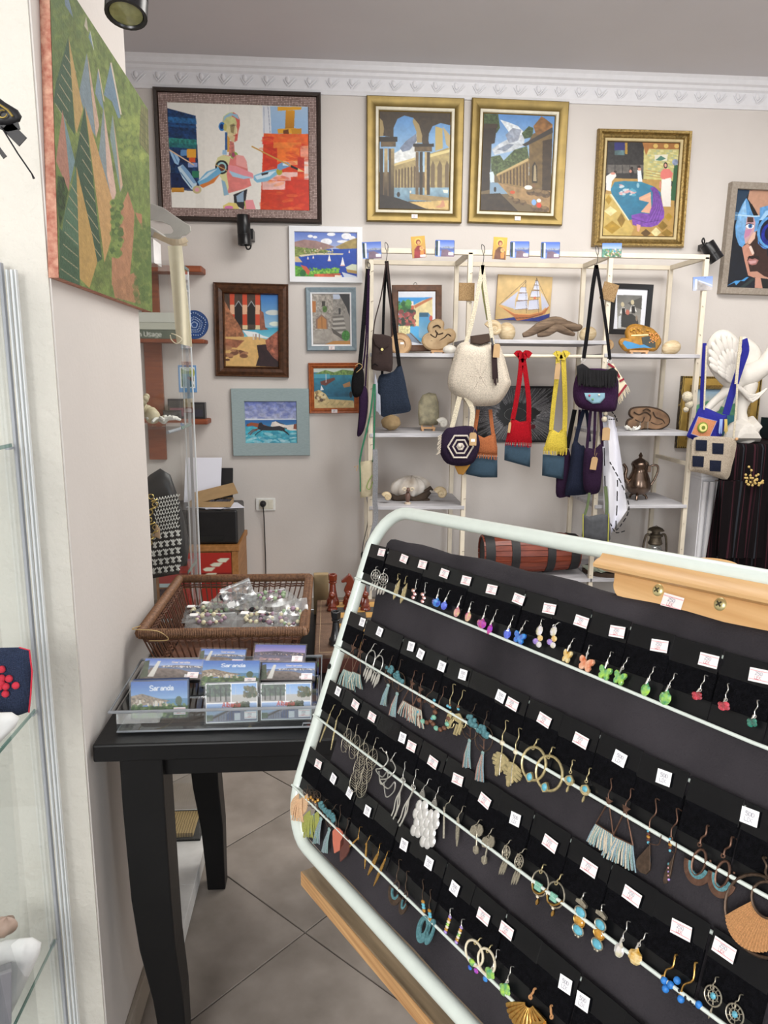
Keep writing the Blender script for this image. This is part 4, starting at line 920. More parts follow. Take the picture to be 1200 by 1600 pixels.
M_print = paintmat('glossy_print', rough=.25, var=.02, bump=0)
M_card = mat('magnet_edge', '2a2b30', rough=.5); M_film = film('cellophane', 'ffffff', .03, .05, .12)
def souvenir(kind, label, c, ex, ey, W, H, n, dn=.006, sk=(0, 0), film=True, group='souvenir photo cards in the acrylic tray'):
 """a stack of n wrapped photo cards; c = centre of the front card, ex right, ey up the card, stack grows away from the viewer"""
 ex = Vector(ex).normalized(); ey = (Vector(ey)-ex*Vector(ey).dot(ex)).normalized(); nn = ex.cross(ey)
 for i in range(n):
  q = Vector(c)-nn*dn*i+ex*sk[0]*i+ey*sk[1]*i+ex*random.uniform(-.001, .001)*(i > 0)
  hd = ' '.join(label.split()[:3]); root = thing('photo_card', label if i == 0 else '%s, %s card down in its stack at %s' % (hd, ['','second','third','fourth','fifth','sixth'][i], label.split(' at ')[-1]), 'card', q, group=group)
  R = Matrix((ex, -nn, ey)).transposed(); root.rotation_euler = R.to_euler()
  part('card_block', G().box(-W/2, W/2, .0004, .0036, -H/2, H/2), M_card, root, raw=True)
  me = SEA[kind]; o = bpy.data.objects.new('printed_face', me); C.objects.link(o); o.parent = root; o.scale = (W/.148, 1, H/.1); o.location = (0, -.0003, 0)
  if not me.materials: me.materials.append(M_print)
  if film and i == 0:
   part('clear_sleeve', G().box(-W/2-.003, W/2+.003, -.0016, -.0012, -H/2-.002, H/2+.003), M_film, root, raw=True)
   s_ = bpy.data.objects.new('price_sticker', stk_me['red']); C.objects.link(s_); s_.parent = root; s_.location = (W*.36, -.0022, -H*.32); s_.scale = (1.25,)*3
def onray(px, py, Y): return at(px, py, Y)
lay = math.radians(28)
def stack_at(kind, label, px, py, Y, Wpx, Hpx, n, lean, yaw=0, dn=.006, sk=(0, 0)):
 c = at(px, py, Y); k = Y*math.sqrt(1+((px-600)/F)**2)/F*1.03; W = Wpx*k; H = Hpx*k/max(.3, math.cos(lean-.25))
 ex = Vector((math.cos(yaw), math.sin(yaw), 0)); ey = Vector((-math.sin(yaw)*math.sin(lean), math.cos(yaw)*math.sin(lean), math.cos(lean)))
 souvenir(kind, label, c, ex, ey, W, H, n, dn, sk)
stack_at('green', 'wrapped Saranda card with blue sky and green trees at the tray front left', 249, 1093, 1.37, 84, 56, 5, .2, .02)
stack_at('albania', 'Albania card with palm trees and a villa at the tray front centre', 362, 1098, 1.366, 80, 62, 2, .2, .03, .006)
stack_at('albania', 'Albania card with palm trees and a villa at the tray front right corner', 447, 1096, 1.366, 80, 58, 3, .2, 0)
stack_at('quay', 'photo card of the quay and white column at the tray rear left', 270, 1045, 1.46, 92, 26, 3, 1.0, -.1, .005)
stack_at('quay', 'photo card of the quay and white column at the tray rear centre', 347, 1027, 1.52, 70, 22, 3, 1.0, -.1, .005)
stack_at('green', 'shiny wrapped Saranda card at the middle of the tray', 360, 1052, 1.44, 88, 36, 3, .75, -.05, .005)
stack_at('evening', 'purple evening Saranda card at the tray rear right corner', 437, 1021, 1.52, 80, 24, 4, .95, -.1, .005)
stack_at('quay', 'photo card of the quay and white column at the tray right side', 450, 1049, 1.46, 84, 24, 3, .95, -.05, .005)

# ================================================================ wicker basket with bagged jewellery
M_wick = mat('wicker_dark', '6a4430', rough=.6, col2='4a2d1f', sc=60, bump=.4, bsc=200)
M_wick2 = mat('wicker_wrap', '8d6546', rough=.55, col2='5c3d28', sc=140, stretch=(1,1,1), bump=.8, bsc=260)
bx0, bx1, by0, by1, bz0, bz1 = -.43, -.062, 1.605, 2.05, DZ+.003, .912
bk = thing('wicker_basket', 'brown rectangular wicker basket holding bagged bracelets, behind the card tray', 'basket', (-.25, 1.88, bz0))
ins = .035
def rimpt(t, z, inset):   # walk round a rounded rectangle
 x0, x1, y0, y1 = bx0+inset, bx1-inset, by0+inset, by1-inset; w, d = x1-x0, y1-y0; L = 2*(w+d); q = (t % 1)*L
 if q < w: return Vector((x0+q, y0, z))
 q -= w
 if q < d: return Vector((x1, y0+q, z))
 q -= d
 if q < w: return Vector((x1-q, y1, z))
 return Vector((x0, y1-(q-w), z))
part('rim', G().tube([(bx0, by0, bz1), (bx1, by0, bz1), (bx1, by1, bz1), (bx0, by1, bz1)], .0105, 12, closed=True), M_wick2, bk, sm=50)
g = G()
for k in range(430):
 t = k/430; c = rimpt(t, bz1, 0); n = rimpt(t+.0008, bz1, 0); d = (n-c).normalized() if (n-c).length > 1e-6 else Vector((1,0,0)); a = d.orthogonal().normalized(); b = d.cross(a)
 g.tube([c+(a*math.cos(q)+b*math.sin(q))*.0112 for q in np.linspace(0, 2*PI, 9)[:-1]], .0016, 4, closed=True)
o = part('wrapping', g, M_wick2, bk, sm=60, kind='stuff')
part('base_panel', G().box(bx0+ins+.004, bx1-ins-.004, by0+ins+.004, by1-ins-.004, bz0, bz0+.008), M_wick, bk)
n = 104
for k in range(n):
 a = rimpt(k/n, bz1-.008, .004); b = rimpt(k/n, bz0+.006, ins); j = Vector((random.uniform(-1, 1)*.0015, random.uniform(-1, 1)*.0015, 0))
 part('spoke', G().tube([a, a.lerp(b, .5)+j, b], .0021, 5), M_wick, bk, sm=60)
for z, i_, r in ((bz0+.012, ins-.002, .004), (bz0+.02, ins-.005, .003), (bz1-.016, .007, .003), (bz1-.022, .009, .003)):
 pts = [rimpt(k/200, z+.0012*math.sin(k*1.9), i_+.003*math.cos(k*PI/1.0*.66)) for k in range(200)]
 part('weave_band', G().tube(pts, r*.75, 5, closed=True), M_wick, bk, sm=60)
part('tie_string', G().tube(smooth_path([rimpt(.985, bz1+.011, -.003), rimpt(.0, bz1+.016, -.012), rimpt(.03, bz1+.01, -.01), rimpt(.045, bz1-.01, -.012), rimpt(.02, bz1-.012, -.012)], 5), .0012, 5), mat('straw_string', 'b59a6a', rough=.8), bk, sm=60)
M_bag = film('thin_polythene', haze=.1)
R = random.Random(12)
def bead_string(pts, cols, parent, r=.0055):
 part('cord', G().tube(smooth_path(pts, 4), .0012, 5), mat('maroon_cord', '7a3348', rough=.8), parent, sm=60)
 for k, p in enumerate(smooth_path(pts, 3)[::2]): part('bead', G().ball(p, r*R.uniform(.8, 1.3), 8, 6), cols[k % len(cols)], parent, sm=80)
SHB = mat('shell_bead', 'dcd6b4', rough=.4, var=.2); GRB = mat('sage_bead', '9db490', rough=.45, var=.2); MAU = mat('mauve_bead', 'a4889a', rough=.45, var=.2); DKB = mat('charcoal_bead', '3a3a40', rough=.4)
def crinkle_sheet(c, ex, ey, W, H, amp, seed, m, name, parent):
 RR = random.Random(seed); ph = [RR.uniform(0, 6) for _ in range(6)]; nn = Vector(ex).cross(Vector(ey)).normalized(); rows = []
 for j in range(10):
  r = []
  for i in range(12):
   u, v = i/11-.5, j/9-.5; z = amp*(math.sin(u*13+ph[0]+v*5)*.4+math.sin(v*17+ph[1]-u*7)*.35+math.sin((u+v)*25+ph[2])*.25)*(1-1.2*max(abs(u), abs(v)))
   r.append(Vector(c)+Vector(ex)*u*W+Vector(ey)*v*H+nn*(z+amp*.6*(1-4*u*u)*(1-4*v*v)))
  rows.append(r)
 return part(name, G().sheet(rows, .0004, nn), m, parent, sm=25)
spots = [(300, 957, 0.86, 'with a white shell bracelet, left side of the basket'), (345, 940, .855, 'with pale green beads, left of the basket middle'), (390, 952, .862, 'with black and white beads, basket middle'), (330, 975, .85, 'with a mauve bracelet, front left of the basket'), (405, 974, .85, 'with a beige round bracelet, front of the basket'), (445, 974, .855, 'with a striped bracelet, front right of the basket'), (370, 930, .85, 'with dark beads near the rear of the basket'), (425, 938, .85, 'with sage beads, right rear of the basket')]
lvl = 0
for i, (px, py, z, tx) in enumerate(spots):
 c = atz(px, py, .832+.006*i); a = R.uniform(-.5, .5); ex = Vector((math.cos(a), math.sin(a), 0)); ey = Vector((-math.sin(a), math.cos(a), .12)).normalized()
 c.x = min(max(c.x, bx0+.085), bx1-.085); c.y = min(max(c.y, by0+.09), by1-.09)
 t = thing('zip_bag', 'clear zip bag '+tx, 'bag', c, group='clear bags of bracelets in the basket')
 crinkle_sheet(c+Vector((0, 0, .005)), ex, ey, .13, .1, .011, i, M_bag, 'plastic_film', t)
 ring = [c+(ex*math.cos(q)*.035+ey*math.sin(q)*.024)+Vector((0, 0, .015)) for q in np.linspace(0, 5.6, 9)]
 bead_string(ring, [[SHB, SHB, DKB], [GRB, SHB], [DKB, SHB], [MAU, SHB], [SHB], [MAU, DKB], [DKB], [GRB, MAU]][i], t)
 part('zip_strip', G().obox(c+ey*.047+Vector((0, 0, .006)), ex*.06, ey*.002, Vector((0, 0, .0008))), mat('zip_white', 'd8dadc', rough=.4), t)
 part('paper_label', G().obox(c-ex*.045+ey*.03+Vector((0, 0, .014)), ex*.01, ey*.008, Vector((0, 0, .0003))), mat('paper_white', 'f2f2f0', rough=.7), t)
c = at(455, 962, 1.72); t = thing('zip_bag', 'upright clear zip bag with a maroon cord shell bracelet, right end of the basket', 'bag', c, group='clear bags of bracelets in the basket')
ex = Vector((.98, .15, .12)).normalized(); ey = Vector((-.1, .6, .78)).normalized()
crinkle_sheet(c, ex, ey, .085, .08, .01, 44, M_bag, 'plastic_film', t)
bead_string([c+ex*math.cos(q)*.026+ey*math.sin(q)*.02+Vector((0, -.004, 0)) for q in np.linspace(0, 6, 10)], [SHB, GRB, SHB, MAU], t, .0048)
c = at(372, 928, 1.93); t = thing('zip_bag', 'upright clear zip bag leaning at the rear of the basket', 'bag', c, group='clear bags of bracelets in the basket')
ex = Vector((.93, .1, .36)).normalized(); ey = Vector((-.36, .3, .88)).normalized()
crinkle_sheet(c, ex, ey, .085, .06, .008, 45, M_bag, 'plastic_film', t)
part('zip_strip', G().obox(c+ey*.024, ex*.042, ey*.0018, ex.cross(ey)*.001), mat('zip_white', 'd8dadc'), t)
part('paper_label', G().obox(c-ex*.026-ey*.02+ex.cross(ey)*.004, ex*.011, ey*.007, ex.cross(ey)*.0004), mat('paper_white', 'f2f2f0'), t)
# bent stick and block behind the basket
blk = part('wooden_block', G().box(-.05, -.006, 2.045, 2.068, DZ, .922), wood('pale_stained_wood', 'a08862', '7b6a4c', sc=14, stretch=(1, 1, 1), rough=.7), bev=.003)
tag(blk, 'pale stained wooden block standing on the desk behind the basket', 'block')

# ================================================================ chess set
M_lea = mat('brown_leather_trim', '6d5340', rough=.6, col2='5a4232', sc=50, bump=.4, bsc=260)
M_lt = mat('maple_square', 'b98e4c', rough=.4, var=.2, sc=30); M_dk = mat('dark_square', '3a3a36', rough=.4, var=.2, sc=30)
cz = .85; cx0, cx1, cy0, cy1 = -.040, .34, 1.62, 2.035
cb = thing('chess_board', 'leather trimmed wooden chess board on the desk behind the rack', 'board', (.15, 1.83, DZ))
part('board_box', G().box(cx0+.004, cx1-.004, cy0+.004, cy1-.004, DZ+.0, cz-.012), mat('mahogany_box', '4a2218', rough=.45, var=.25, sc=20), cb, bev=.002)
part('board_panel', G().box(cx0, cx1, cy0, cy1, cz-.012, cz-.001), M_lea, cb, bev=.003)
part('centre_seam', G().box(cx0, cx1, (cy0+cy1)/2-.001, (cy0+cy1)/2+.001, cz-.0012, cz-.0004), mat('seam_dark', '2e1f18'), cb)
sq = (cy1-cy0-.06)/8; sx0, sy0 = cx0+.052, cy0+.03; sme = {}
for i in range(8):
 for j in range(8):
  k = (i+j) % 2; nm = 'square'
  if k not in sme: sme[k] = part(nm, G().box(0, .96*sq*.92, 0, .96*sq, 0, .0012), M_lt if k else M_dk, cb, raw=True); o = sme[k]; o.location = Vector((sx0+i*sq*.93, sy0+j*sq, cz-.001))-cb.location
  else: inst(nm, sme[k], cb, Vector((sx0+i*sq*.93, sy0+j*sq, cz-.001))-cb.location)
part('stitching', G().tube([(cx0+.012, cy0+.012, cz-.0008), (cx1-.012, cy0+.012, cz-.0008), (cx1-.012, cy1-.012, cz-.0008), (cx0+.012, cy1-.012, cz-.0008)], .0006, 4, closed=True), mat('pale_thread', 'c9b08a'), cb)
part('inlay_line', G().tube([(sx0-.003, sy0-.003, cz-.0008), (sx0+sq*7.45, sy0-.003, cz-.0008), (sx0+sq*7.45, sy0+8*sq+.001, cz-.0008), (sx0-.003, sy0+8*sq+.001, cz-.0008)], .0008, 4, closed=True), M_lt, cb)
M_red = mat('redwood_piece', '6b2814', rough=.28, var=.2, sc=40, coat=.4); M_bkp = mat('black_piece', '1c1c1e', rough=.35, var=.2, coat=.2)
def rook(x, y, m, h=.075, nm='chess_rook', lb=''):
 t = thing(nm, lb, 'chess piece', (x, y, cz)); r = h*.21
 part('body', G().lathe([(0,0),(r,0),(r*1.02,h*.05),(r*.95,h*.1),(r*.98,h*.15),(r*.75,h*.22),(r*.55,h*.45),(r*.45,h*.68),(r*.62,h*.72),(r*.62,h*.75),(r*.5,h*.77),(0,h*.77)], (x, y, cz), n=20), m, t, sm=40)
 part('crown', G().lathe([(r*.5,h*.765),(r*.66,h*.8),(r*.72,h*.98),(r*.66,h),(r*.45,h),(r*.42,h*.9),(0,h*.9)], (x, y, cz), n=6), m, t, sm=20, bev=.0006)
def pawn(x, y, m, h=.045, lb=''):
 t = thing('chess_pawn', lb, 'chess piece', (x, y, cz)); r = h*.28
 part('body', G().lathe([(0,0),(r,0),(r,h*.08),(r*.8,h*.16),(r*.85,h*.22),(r*.5,h*.35),(r*.33,h*.6),(r*.6,h*.66),(r*.3,h*.7),(0,h*.7)], (x, y, cz), n=18), m, t, sm=40)
 part('head', G().ball((x, y, cz+h*.82), h*.18, 14, 10), m, t, sm=60)
def knight(x, y, m, h=.075, lb=''):
 t = thing('chess_knight', lb, 'chess piece', (x, y, cz)); r = h*.2
 part('body', G().lathe([(0,0),(r,0),(r,h*.07),(r*.85,h*.13),(r*.9,h*.18),(r*.6,h*.28),(r*.55,h*.36),(0,h*.36)], (x, y, cz), n=20), m, t, sm=40)
 pr_ = [(-.1,.34),(.16,.34),(.2,.5),(.19,.7),(.13,.86),(.05,.97),(-.02,1),(-.03,.95),(-.1,.9),(-.22,.8),(-.25,.75),(-.2,.71),(-.08,.74),(-.06,.68),(-.13,.55),(-.16,.45)]
 part('horse_head', G().prism([(a*h, b*h) for a, b in pr_], (x, y, cz), (1,0,0), (0,0,1), (0,1,0), -h*.09, h*.09), m, t, bev=.002, sm=50)
def spot(px, py, z=cz): return atz(px, py, z)
p = spot(520, 944); rook(p.x, p.y, M_red, .088, lb='tall red-brown rook in the far left corner of the chess board')
p = spot(519, 953); pawn(p.x, p.y, M_red, .052, 'red-brown pawn standing before the far left rook')
p = spot(545, 943); knight(p.x, p.y, M_red, .088, 'red-brown knight next to the far left rook')
p = spot(545, 951); pawn(p.x, p.y, M_red, .052, 'red-brown pawn standing before the knight')
p = spot(568, 942); t = thing('chess_bishop', 'red-brown bishop partly behind the rack tube', 'chess piece', (p.x, p.y, cz)); h = .088; r = h*.19
part('body', G().lathe([(0,0),(r,0),(r*.95,h*.1),(r*.6,h*.25),(r*.4,h*.6),(r*.65,h*.66),(r*.35,h*.7),(r*.55,h*.8),(r*.3,h*.93),(r*.12,h),(0,h)], (p.x, p.y, cz), n=18), M_red, t, sm=40)
p = spot(571, 952); pawn(p.x, p.y, M_red, .052, 'red-brown pawn at the right of the visible far pieces')
p = spot(525, 1006); rook(p.x, p.y, M_bkp, .083, lb='black rook in the near left corner of the chess board')
p = spot(551, 1000); knight(p.x, p.y, M_bkp, .078, 'black knight beside the near left black rook')

# ================================================================ glass showcases
M_gl = glass('showcase_glass', 'fcfdfd', .05); M_gle = mat('green_glass_edge', '8fb5ab', rough=.15, trans=.5, var=.1); M_alu = mat('grey_profile', 'a8abb2', rough=.5, metal=.0, var=.05)
M_gled = mat('bright_glass_edge', 'e8ecee', rough=.3, var=.03)
vx, vy = -.527, 1.28
v1 = thing('glass_showcase', 'tall glass showcase at the left edge in front of the pillar', 'showcase', (-.8, .85, 0))
vt = atz(10, 238, 1.5).z; VT = 1.665
part('base', G().box(-1.05, vx, .35, vy, 0, .12), mat('white_board', 'dcdcda', rough=.5), v1)
part('side_pane', G().box(vx-.003, vx, .36, vy-.004, .12, VT), M_gl, v1)
part('rear_pane', G().box(-1.05, vx-.006, vy-.004, vy, .12, VT), M_gl, v1)
part('top_pane', G().box(-1.05, vx, .35, vy, VT, VT+.006), M_gl, v1)
part('corner_profile', G().box(vx-.004, vx+.001, vy-.006, vy+.003, .12, VT), M_alu, v1)
for d, w in ((.006, .0025), (.013, .0035), (.02, .002)): part('edge_strip', G().box(vx+d, vx+d+w, vy-.004, vy+.004, 0, VT-.01), M_gled, v1)
SZ = [1.375, at(60, 1105, 1.275).z, at(92, 1466, 1.27).z]
for z in SZ:
 sh = part('glass_shelf', G().box(-1.04, vx-.005, .38, vy-.012, z-.006, z), M_gl, v1); part('shelf_edge', G().box(vx-.0065, vx-.004, .38, vy-.012, z-.006, z), M_gle, sh)
 part('shelf_clip', G().box(vx-.012, vx-.004, vy-.022, vy-.004, z-.01, z-.006), M_alu, v1)
# on the showcase: white box and black carnival mask
q = at(2, 215, 1.2)
wb = part('white_box', G().box(-.78, -.592, 1.08, 1.2, VT+.007, VT+.085), mat('white_card_box', 'e4e2e2', rough=.7)); tag(wb, 'white cardboard box on top of the left glass showcase', 'box')
c = at(4, 175, 1.12)
mk = thing('carnival_mask', 'black and gold carnival mask with ribbon on the white box', 'mask', (c.x-.03, 1.12, VT+.085))
def P1(px, py, d=0): return at(px, py, 1.12+d)
part('mask_face', G().puff([P1(-40,150), P1(-10,146), P1(8,160), P1(28,172), P1(34,182), P1(31,190), P1(16,196), P1(-4,196), P1(-30,192), P1(-45,178)], .012), mat('black_satin', '131216', rough=.5, var=.3), mk, sm=60)
part('gold_scroll', G().tube([P1(-20,162,-.008), P1(0,164,-.01), P1(12,172,-.01), P1(20,182,-.01)], .0016, 6).tube([P1(4+7*math.cos(a), 178+6*math.sin(a), -.01) for a in np.linspace(0, 5.2, 10)], .001, 5).tube([P1(-10+6*math.cos(a), 170+5*math.sin(a), -.01) for a in np.linspace(0, 5.2, 10)], .001, 5), mat('gold_paint', 'a08a48', rough=.4, metal=.6), mk)
part('ribbon', G().ribbon([P1(10,196), P1(20,206), P1(28,214), P1(36,222)], .016, .002).ribbon([P1(-5,194), P1(12,200), P1(30,196)], .01, .002), mat('black_satin', '131216'), mk)
part('tie_stick', G().tube([P1(2,198,-.004), P1(28,240,-.004), P1(50,272,-.004), P1(53,279,-.004)], [.0012, .0012, .0012, .0018], 6), mat('black_satin', '131216'), mk)
part('left_tail', G().ribbon([P1(-6,196), P1(-4,230), P1(8,246)], .006, .002), mat('black_satin', '131216'), mk)
# middle shelf: crochet pouch
c = at(18, 1064, 1.13)
pc = thing('crochet_pouch', 'navy crochet pouch with a red flower on the showcase shelf', 'pouch', (c.x, 1.13, SZ[1]))
def P2(px, py, d=0): return at(px, py, 1.13+d)
part('pouch_body', G().puff([P2(-60,1014), P2(30,1012), P2(45,1016), P2(48,1040), P2(47,1085), P2(44,1112), P2(30,1117), P2(-60,1110)], .03), knit('navy_wool', '39435c', 330), pc, sm=60)
g = G()
for k in range(14):
 a = k*2.4; r = .004+.0017*k; g.ball(P2(-2, 1066, -.017)+Vector((math.cos(a)*r, -.001, math.sin(a)*r)), .006, 7, 5)
part('red_flower', g, mat('red_wool', 'd8384c', rough=.9, bump=.6, bsc=400), pc, sm=60)
part('red_trim', G().tube([P2(30,1012), P2(46,1016), P2(50,1050), P2(48,1085), P2(45,1113)], .0014, 6), mat('red_wool', 'd8384c'), pc)
c = at(10, 1132, 1.08); ph = part('white_cloth_pad', G().puff([at(x, y, 1.06) for x, y in ((-60,1116),(18,1114),(30,1122),(24,1136),(0,1160),(-60,1175))], .03), mat('white_gauze', 'dededc', rough=.85, bump=.4), sm=80); tag(ph, 'white padded cloth on the showcase shelf under the navy pouch', 'cloth')
# lower shelf: folded cloth, grey box, shell
pd = part('white_folded_cloth', G().puff([at(x, y, 1.14) for x, y in ((-60,1490),(10,1470),(50,1466),(64,1474),(62,1490),(48,1520),(20,1580),(-60,1640))], .04), mat('white_gauze', 'dededc'), sm=80); tag(pd, 'white folded cloth on the lowest visible showcase shelf', 'cloth')
bx = part('grey_card_box', G().hexa([at(-60,1545,1.0), at(18,1518,1.06), at(18,1600,1.06), at(-60,1640,1.0), at(-60,1530,1.12), at(18,1502,1.12), at(18,1590,1.12), at(-60,1625,1.12)]), mat('grey_card', '8a8a90', rough=.6), bev=.001); tag(bx, 'small grey box lying on the white folded cloth', 'box')
sh = part('pink_seashell', G().ell(at(6,1448,1.2), (.022,0,0), (0,.018,0), (.005,0,.018), 12, 8, lambda t, p: 1+.12*math.cos(7*t)), mat('pinkish_shell', 'c4a898', rough=.5, var=.2), sm=60); tag(sh, 'small pinkish seashell at the left edge of the showcase', 'shell')
# second showcase behind the pillar
wx, wy0, wy1, WT = -.405, 2.085, 2.245, 1.775
v2 = thing('glass_showcase', 'glass showcase behind the pillar with a shelf of bags and shells', 'showcase', (-.7, 2.16, 0))
part('base', G().box(-1.0, wx+.012, wy0-.2, wy1+.012, 0, .055).box(XW+.003, wx+.012, wy0-.38, wy0-.2, 0, .055), mat('white_board', 'dcdcda'), v2, bev=.002)
part('black_seal', G().box(-1.0, wx-.006, wy0, wy1, .055, .06), mat('black_seal', '1a1a1a'), v2)
part('side_pane', G().box(wx-.004, wx, wy0, wy1-.012, .06, WT), M_gl, v2)
part('rear_pane', G().box(-1.0, wx-.014, wy1-.004, wy1, .06, WT), M_gl, v2)
part('front_pane', G().box(-1.0, wx-.006, wy0, wy0+.004, .06, WT), M_gl, v2)
part('top_pane', G().box(-1.0, wx, wy0, wy1, WT, WT+.008), M_gl, v2)
part('top_edge', G().box(wx-.001, wx+.002, wy0, wy1, WT, WT+.008), mat('dark_glass_edge', '5d6a68', rough=.3), v2)
part('corner_profile', G().box(wx-.016, wx-.009, wy1-.01, wy1, .06, WT), M_alu, v2); part('edge_strip', G().box(wx-.003, wx+.001, wy1-.006, wy1, .06, WT), M_gled, v2); part('edge_strip', G().box(wx-.028, wx-.025, wy1-.005, wy1, .06, WT), M_gled, v2)
z2 = at(232, 672, 2.0).z; z2 = at(290, 662, 2.2).z; z3 = at(300, 878, 2.2).z
for z in (z2, z3):
 s_ = part('glass_shelf', G().box(-.99, wx-.008, wy0+.008, wy1-.008, z-.008, z), M_gl, v2); part('shelf_edge', G().box(wx-.01, wx-.007, wy0+.008, wy1-.008, z-.008, z), M_gle, s_)
part('support_rail', G().tube([(wx-.05, wy0+.02, z2-.018), (wx-.03, wy1-.03, z2-.014)], .005, 8), M_alu, v2, sm=60)
part('metal_clip', G().box(wx-.03, wx-.005, wy1-.03, wy1-.005, .115, .15), M_alu, v2)
cc = part('straw_mat', G().box(-.6, wx-.03, wy0+.012, wy1-.03, .061, .075), mat('woven_straw', 'c9ad72', rough=.8, tex='wave', col2='9a7f4c', sc=40, bump=.8)); tag(cc, 'woven straw mat at the bottom of the rear showcase', 'mat')
# white branched coral on the shelf
g = G(); c = Vector((-.475, 2.15, z2+.001)); R = random.Random(3)
for k in range(12):
 a = R.uniform(0, 6.3); g.tube(smooth_path([c+Vector((0,0,.006)), c+Vector((math.cos(a)*.02, math.sin(a)*.02, .012+R.random()*.01)), c+Vector((math.cos(a+.4)*.05, math.sin(a+.4)*.035, .008+R.random()*.016))], 3), [.006, .006, .0055, .005, .005, .0045, .004], 6)
cor = part('coral_branch', g, mat('white_coral', 'e4e2da', rough=.8, bump=.6, bsc=200), sm=60); tag(cor, 'white coral branch on the upper shelf of the rear showcase', 'coral')
g = G()
for k in range(9): a = k*.75; g.ball((-.525+math.cos(a)*.02*(1-k*.08), 2.15+math.sin(a)*.015, z2+.024+k*.007), .022-k*.0016, 9, 6)
o = part('conch_shell', g, mat('cream_conch', 'cbbf9e', rough=.5, var=.25), sm=60); tag(o, 'cream conch shell behind the coral in the rear showcase', 'shell')
# handbags on the lower shelf
def P3(px, py, d=0): return at(px, py, 2.17+d)
o = part('dark_handbag', G().puff([P3(210,770,.038), P3(234,742,.038), P3(250,732,.038), P3(266,742,.038), P3(276,770,.038), P3(285,800,.038), P3(296,850,.038), P3(292,884,.038), P3(205,890,.038)], .04), mat('dark_shiny_leather', '2b2b2e', rough=.4, var=.4, sc=14, bump=.4, bsc=20), sm=60); tag(o, 'dark leather bag behind the crochet bag in the rear showcase', 'bag')
hb = thing('crochet_handbag', 'black and white crochet handbag with a gold chain in the rear showcase', 'bag', P3(262, 895, -.05))
part('bag_body', G().puff([P3(228,790,-.04), P3(250,780,-.04), P3(276,774,-.04), P3(280,800,-.04), P3(284,850,-.04), P3(280,896,-.04), P3(230,905,-.04)], .05, rings=4), knit('black_wool', '1c1c1e', 300), hb, sm=60)
M_wk = mat('white_yarn', 'e6e4de', rough=.9, var=.1)
g = G(); R = random.Random(5)
for r_ in range(9):
 for k in range(9):
  px = 243+k*4.4+(r_ % 2)*2; py = 781+r_*6-k*.8
  if px > 279: continue
  p = P3(px, py, -.07); s_ = .0045
  g.tube([p+Vector((-s_,0,s_)), p+Vector((0,-.002,-s_*.6)), p+Vector((s_,0,s_))], .0016, 5)
o = part('knit_stitch_panel', g, M_wk, hb, sm=60, kind='stuff')
g = G()
for r_ in range(5):
 for k in range(5):
  px = 240+k*9.5+(r_ % 2)*2; py = 838+r_*13.5-k*1.3
  p = P3(px, py, -.07); s_ = .009
  for a, b in (((-1,.9),(.6,-.8)), ((1,.9),(-.6,-.8)), ((0,1),(.1,-1))): g.tube([p+Vector((a[0]*s_*.8,0,a[1]*s_)), p+Vector((0,-.003,0)), p+Vector((b[0]*s_*.8,0,b[1]*s_))], .0021, 5)
part('star_stitches', g, M_wk, hb, sm=60, kind='stuff')
g = G()
for k in range(13):
 p = P3(236+6*math.sin(k*.9)+k*.3, 776+k*6, -.08); a = k % 2
 g.tube([p+Vector((math.cos(t)*.008, (math.sin(t)*.006 if a else 0), (math.sin(t)*.007 if not a else math.cos(t)*.003))) for t in np.linspace(0, 2*PI, 9)[:-1]], .0022, 6, closed=True)
part('gold_chain', g, mat('polished_gold', 'd9c27a', rough=.2, metal=1), hb, sm=60)
part('beige_tassel', G().puff([P3(244,818,-.08), P3(250,826,-.08), P3(250,842,-.08), P3(241,838,-.08)], .01), mat('tan_leather', 'b59674', rough=.7), hb, sm=60)
# mask, cloth and box on top of the second showcase
o = part('white_gift_box', G().box(-.62, -.475, 2.13, 2.22, WT+.008, WT+.07), mat('white_card_box', 'e4e2e2')); tag(o, 'flat white box on the rear showcase under the pale mask', 'box')
pm = thing('pale_mask', 'pale grey half mask with satin bow on the rear showcase', 'mask', at(262, 372, 2.12))
def P4(px, py, d=0): return at(px, py, 2.12+d)
mo = [(222,322),(236,321),(254,326),(270,337),(284,346),(296,352),(297,360),(290,366),(284,367),(281,370),(284,376),(270,372),(262,364),(250,358),(238,353),(222,352)]
ho = [(262,364),(270,372),(284,376),(281,370),(272,358)]
part('mask_face', G().prism([((px-260)/F*2, (350-py)/F*2) for px, py in [(222,321),(240,321),(256,326),(272,337),(286,346),(296,352),(297,360),(290,366),(283,367),(281,371),(284,376),(272,374),(262,372),(252,370),(256,365),(268,364),(271,360),(266,352),(254,347),(240,345),(222,346)]], P4(260,350), (1,0,0), (0,.1,1), (0,1,0), -.003, .003), mat('pale_papier_mache', 'b9b7b0', rough=.7, var=.12), pm, bev=.001)
part('nose_bridge', G().puff([P4(222,350,-.01), P4(240,356,-.014), P4(258,368,-.014), P4(262,376,-.014), P4(240,372,-.014), P4(222,366,-.01)], .016), mat('pale_papier_mache', 'b9b7b0'), pm, sm=60)
M_sat = mat('beige_satin', 'c4b398', rough=.35, var=.15, sc=30)
part('satin_bow', G().ribbon(smooth_path([P4(240,366,-.02), P4(262,376,-.03), P4(280,378,-.03), P4(292,374,-.02)], 3), .014, .003).ribbon(smooth_path([P4(262,377,-.03), P4(276,382,-.03), P4(292,380,-.02)], 3), .012, .003), M_sat, pm)
rows = []
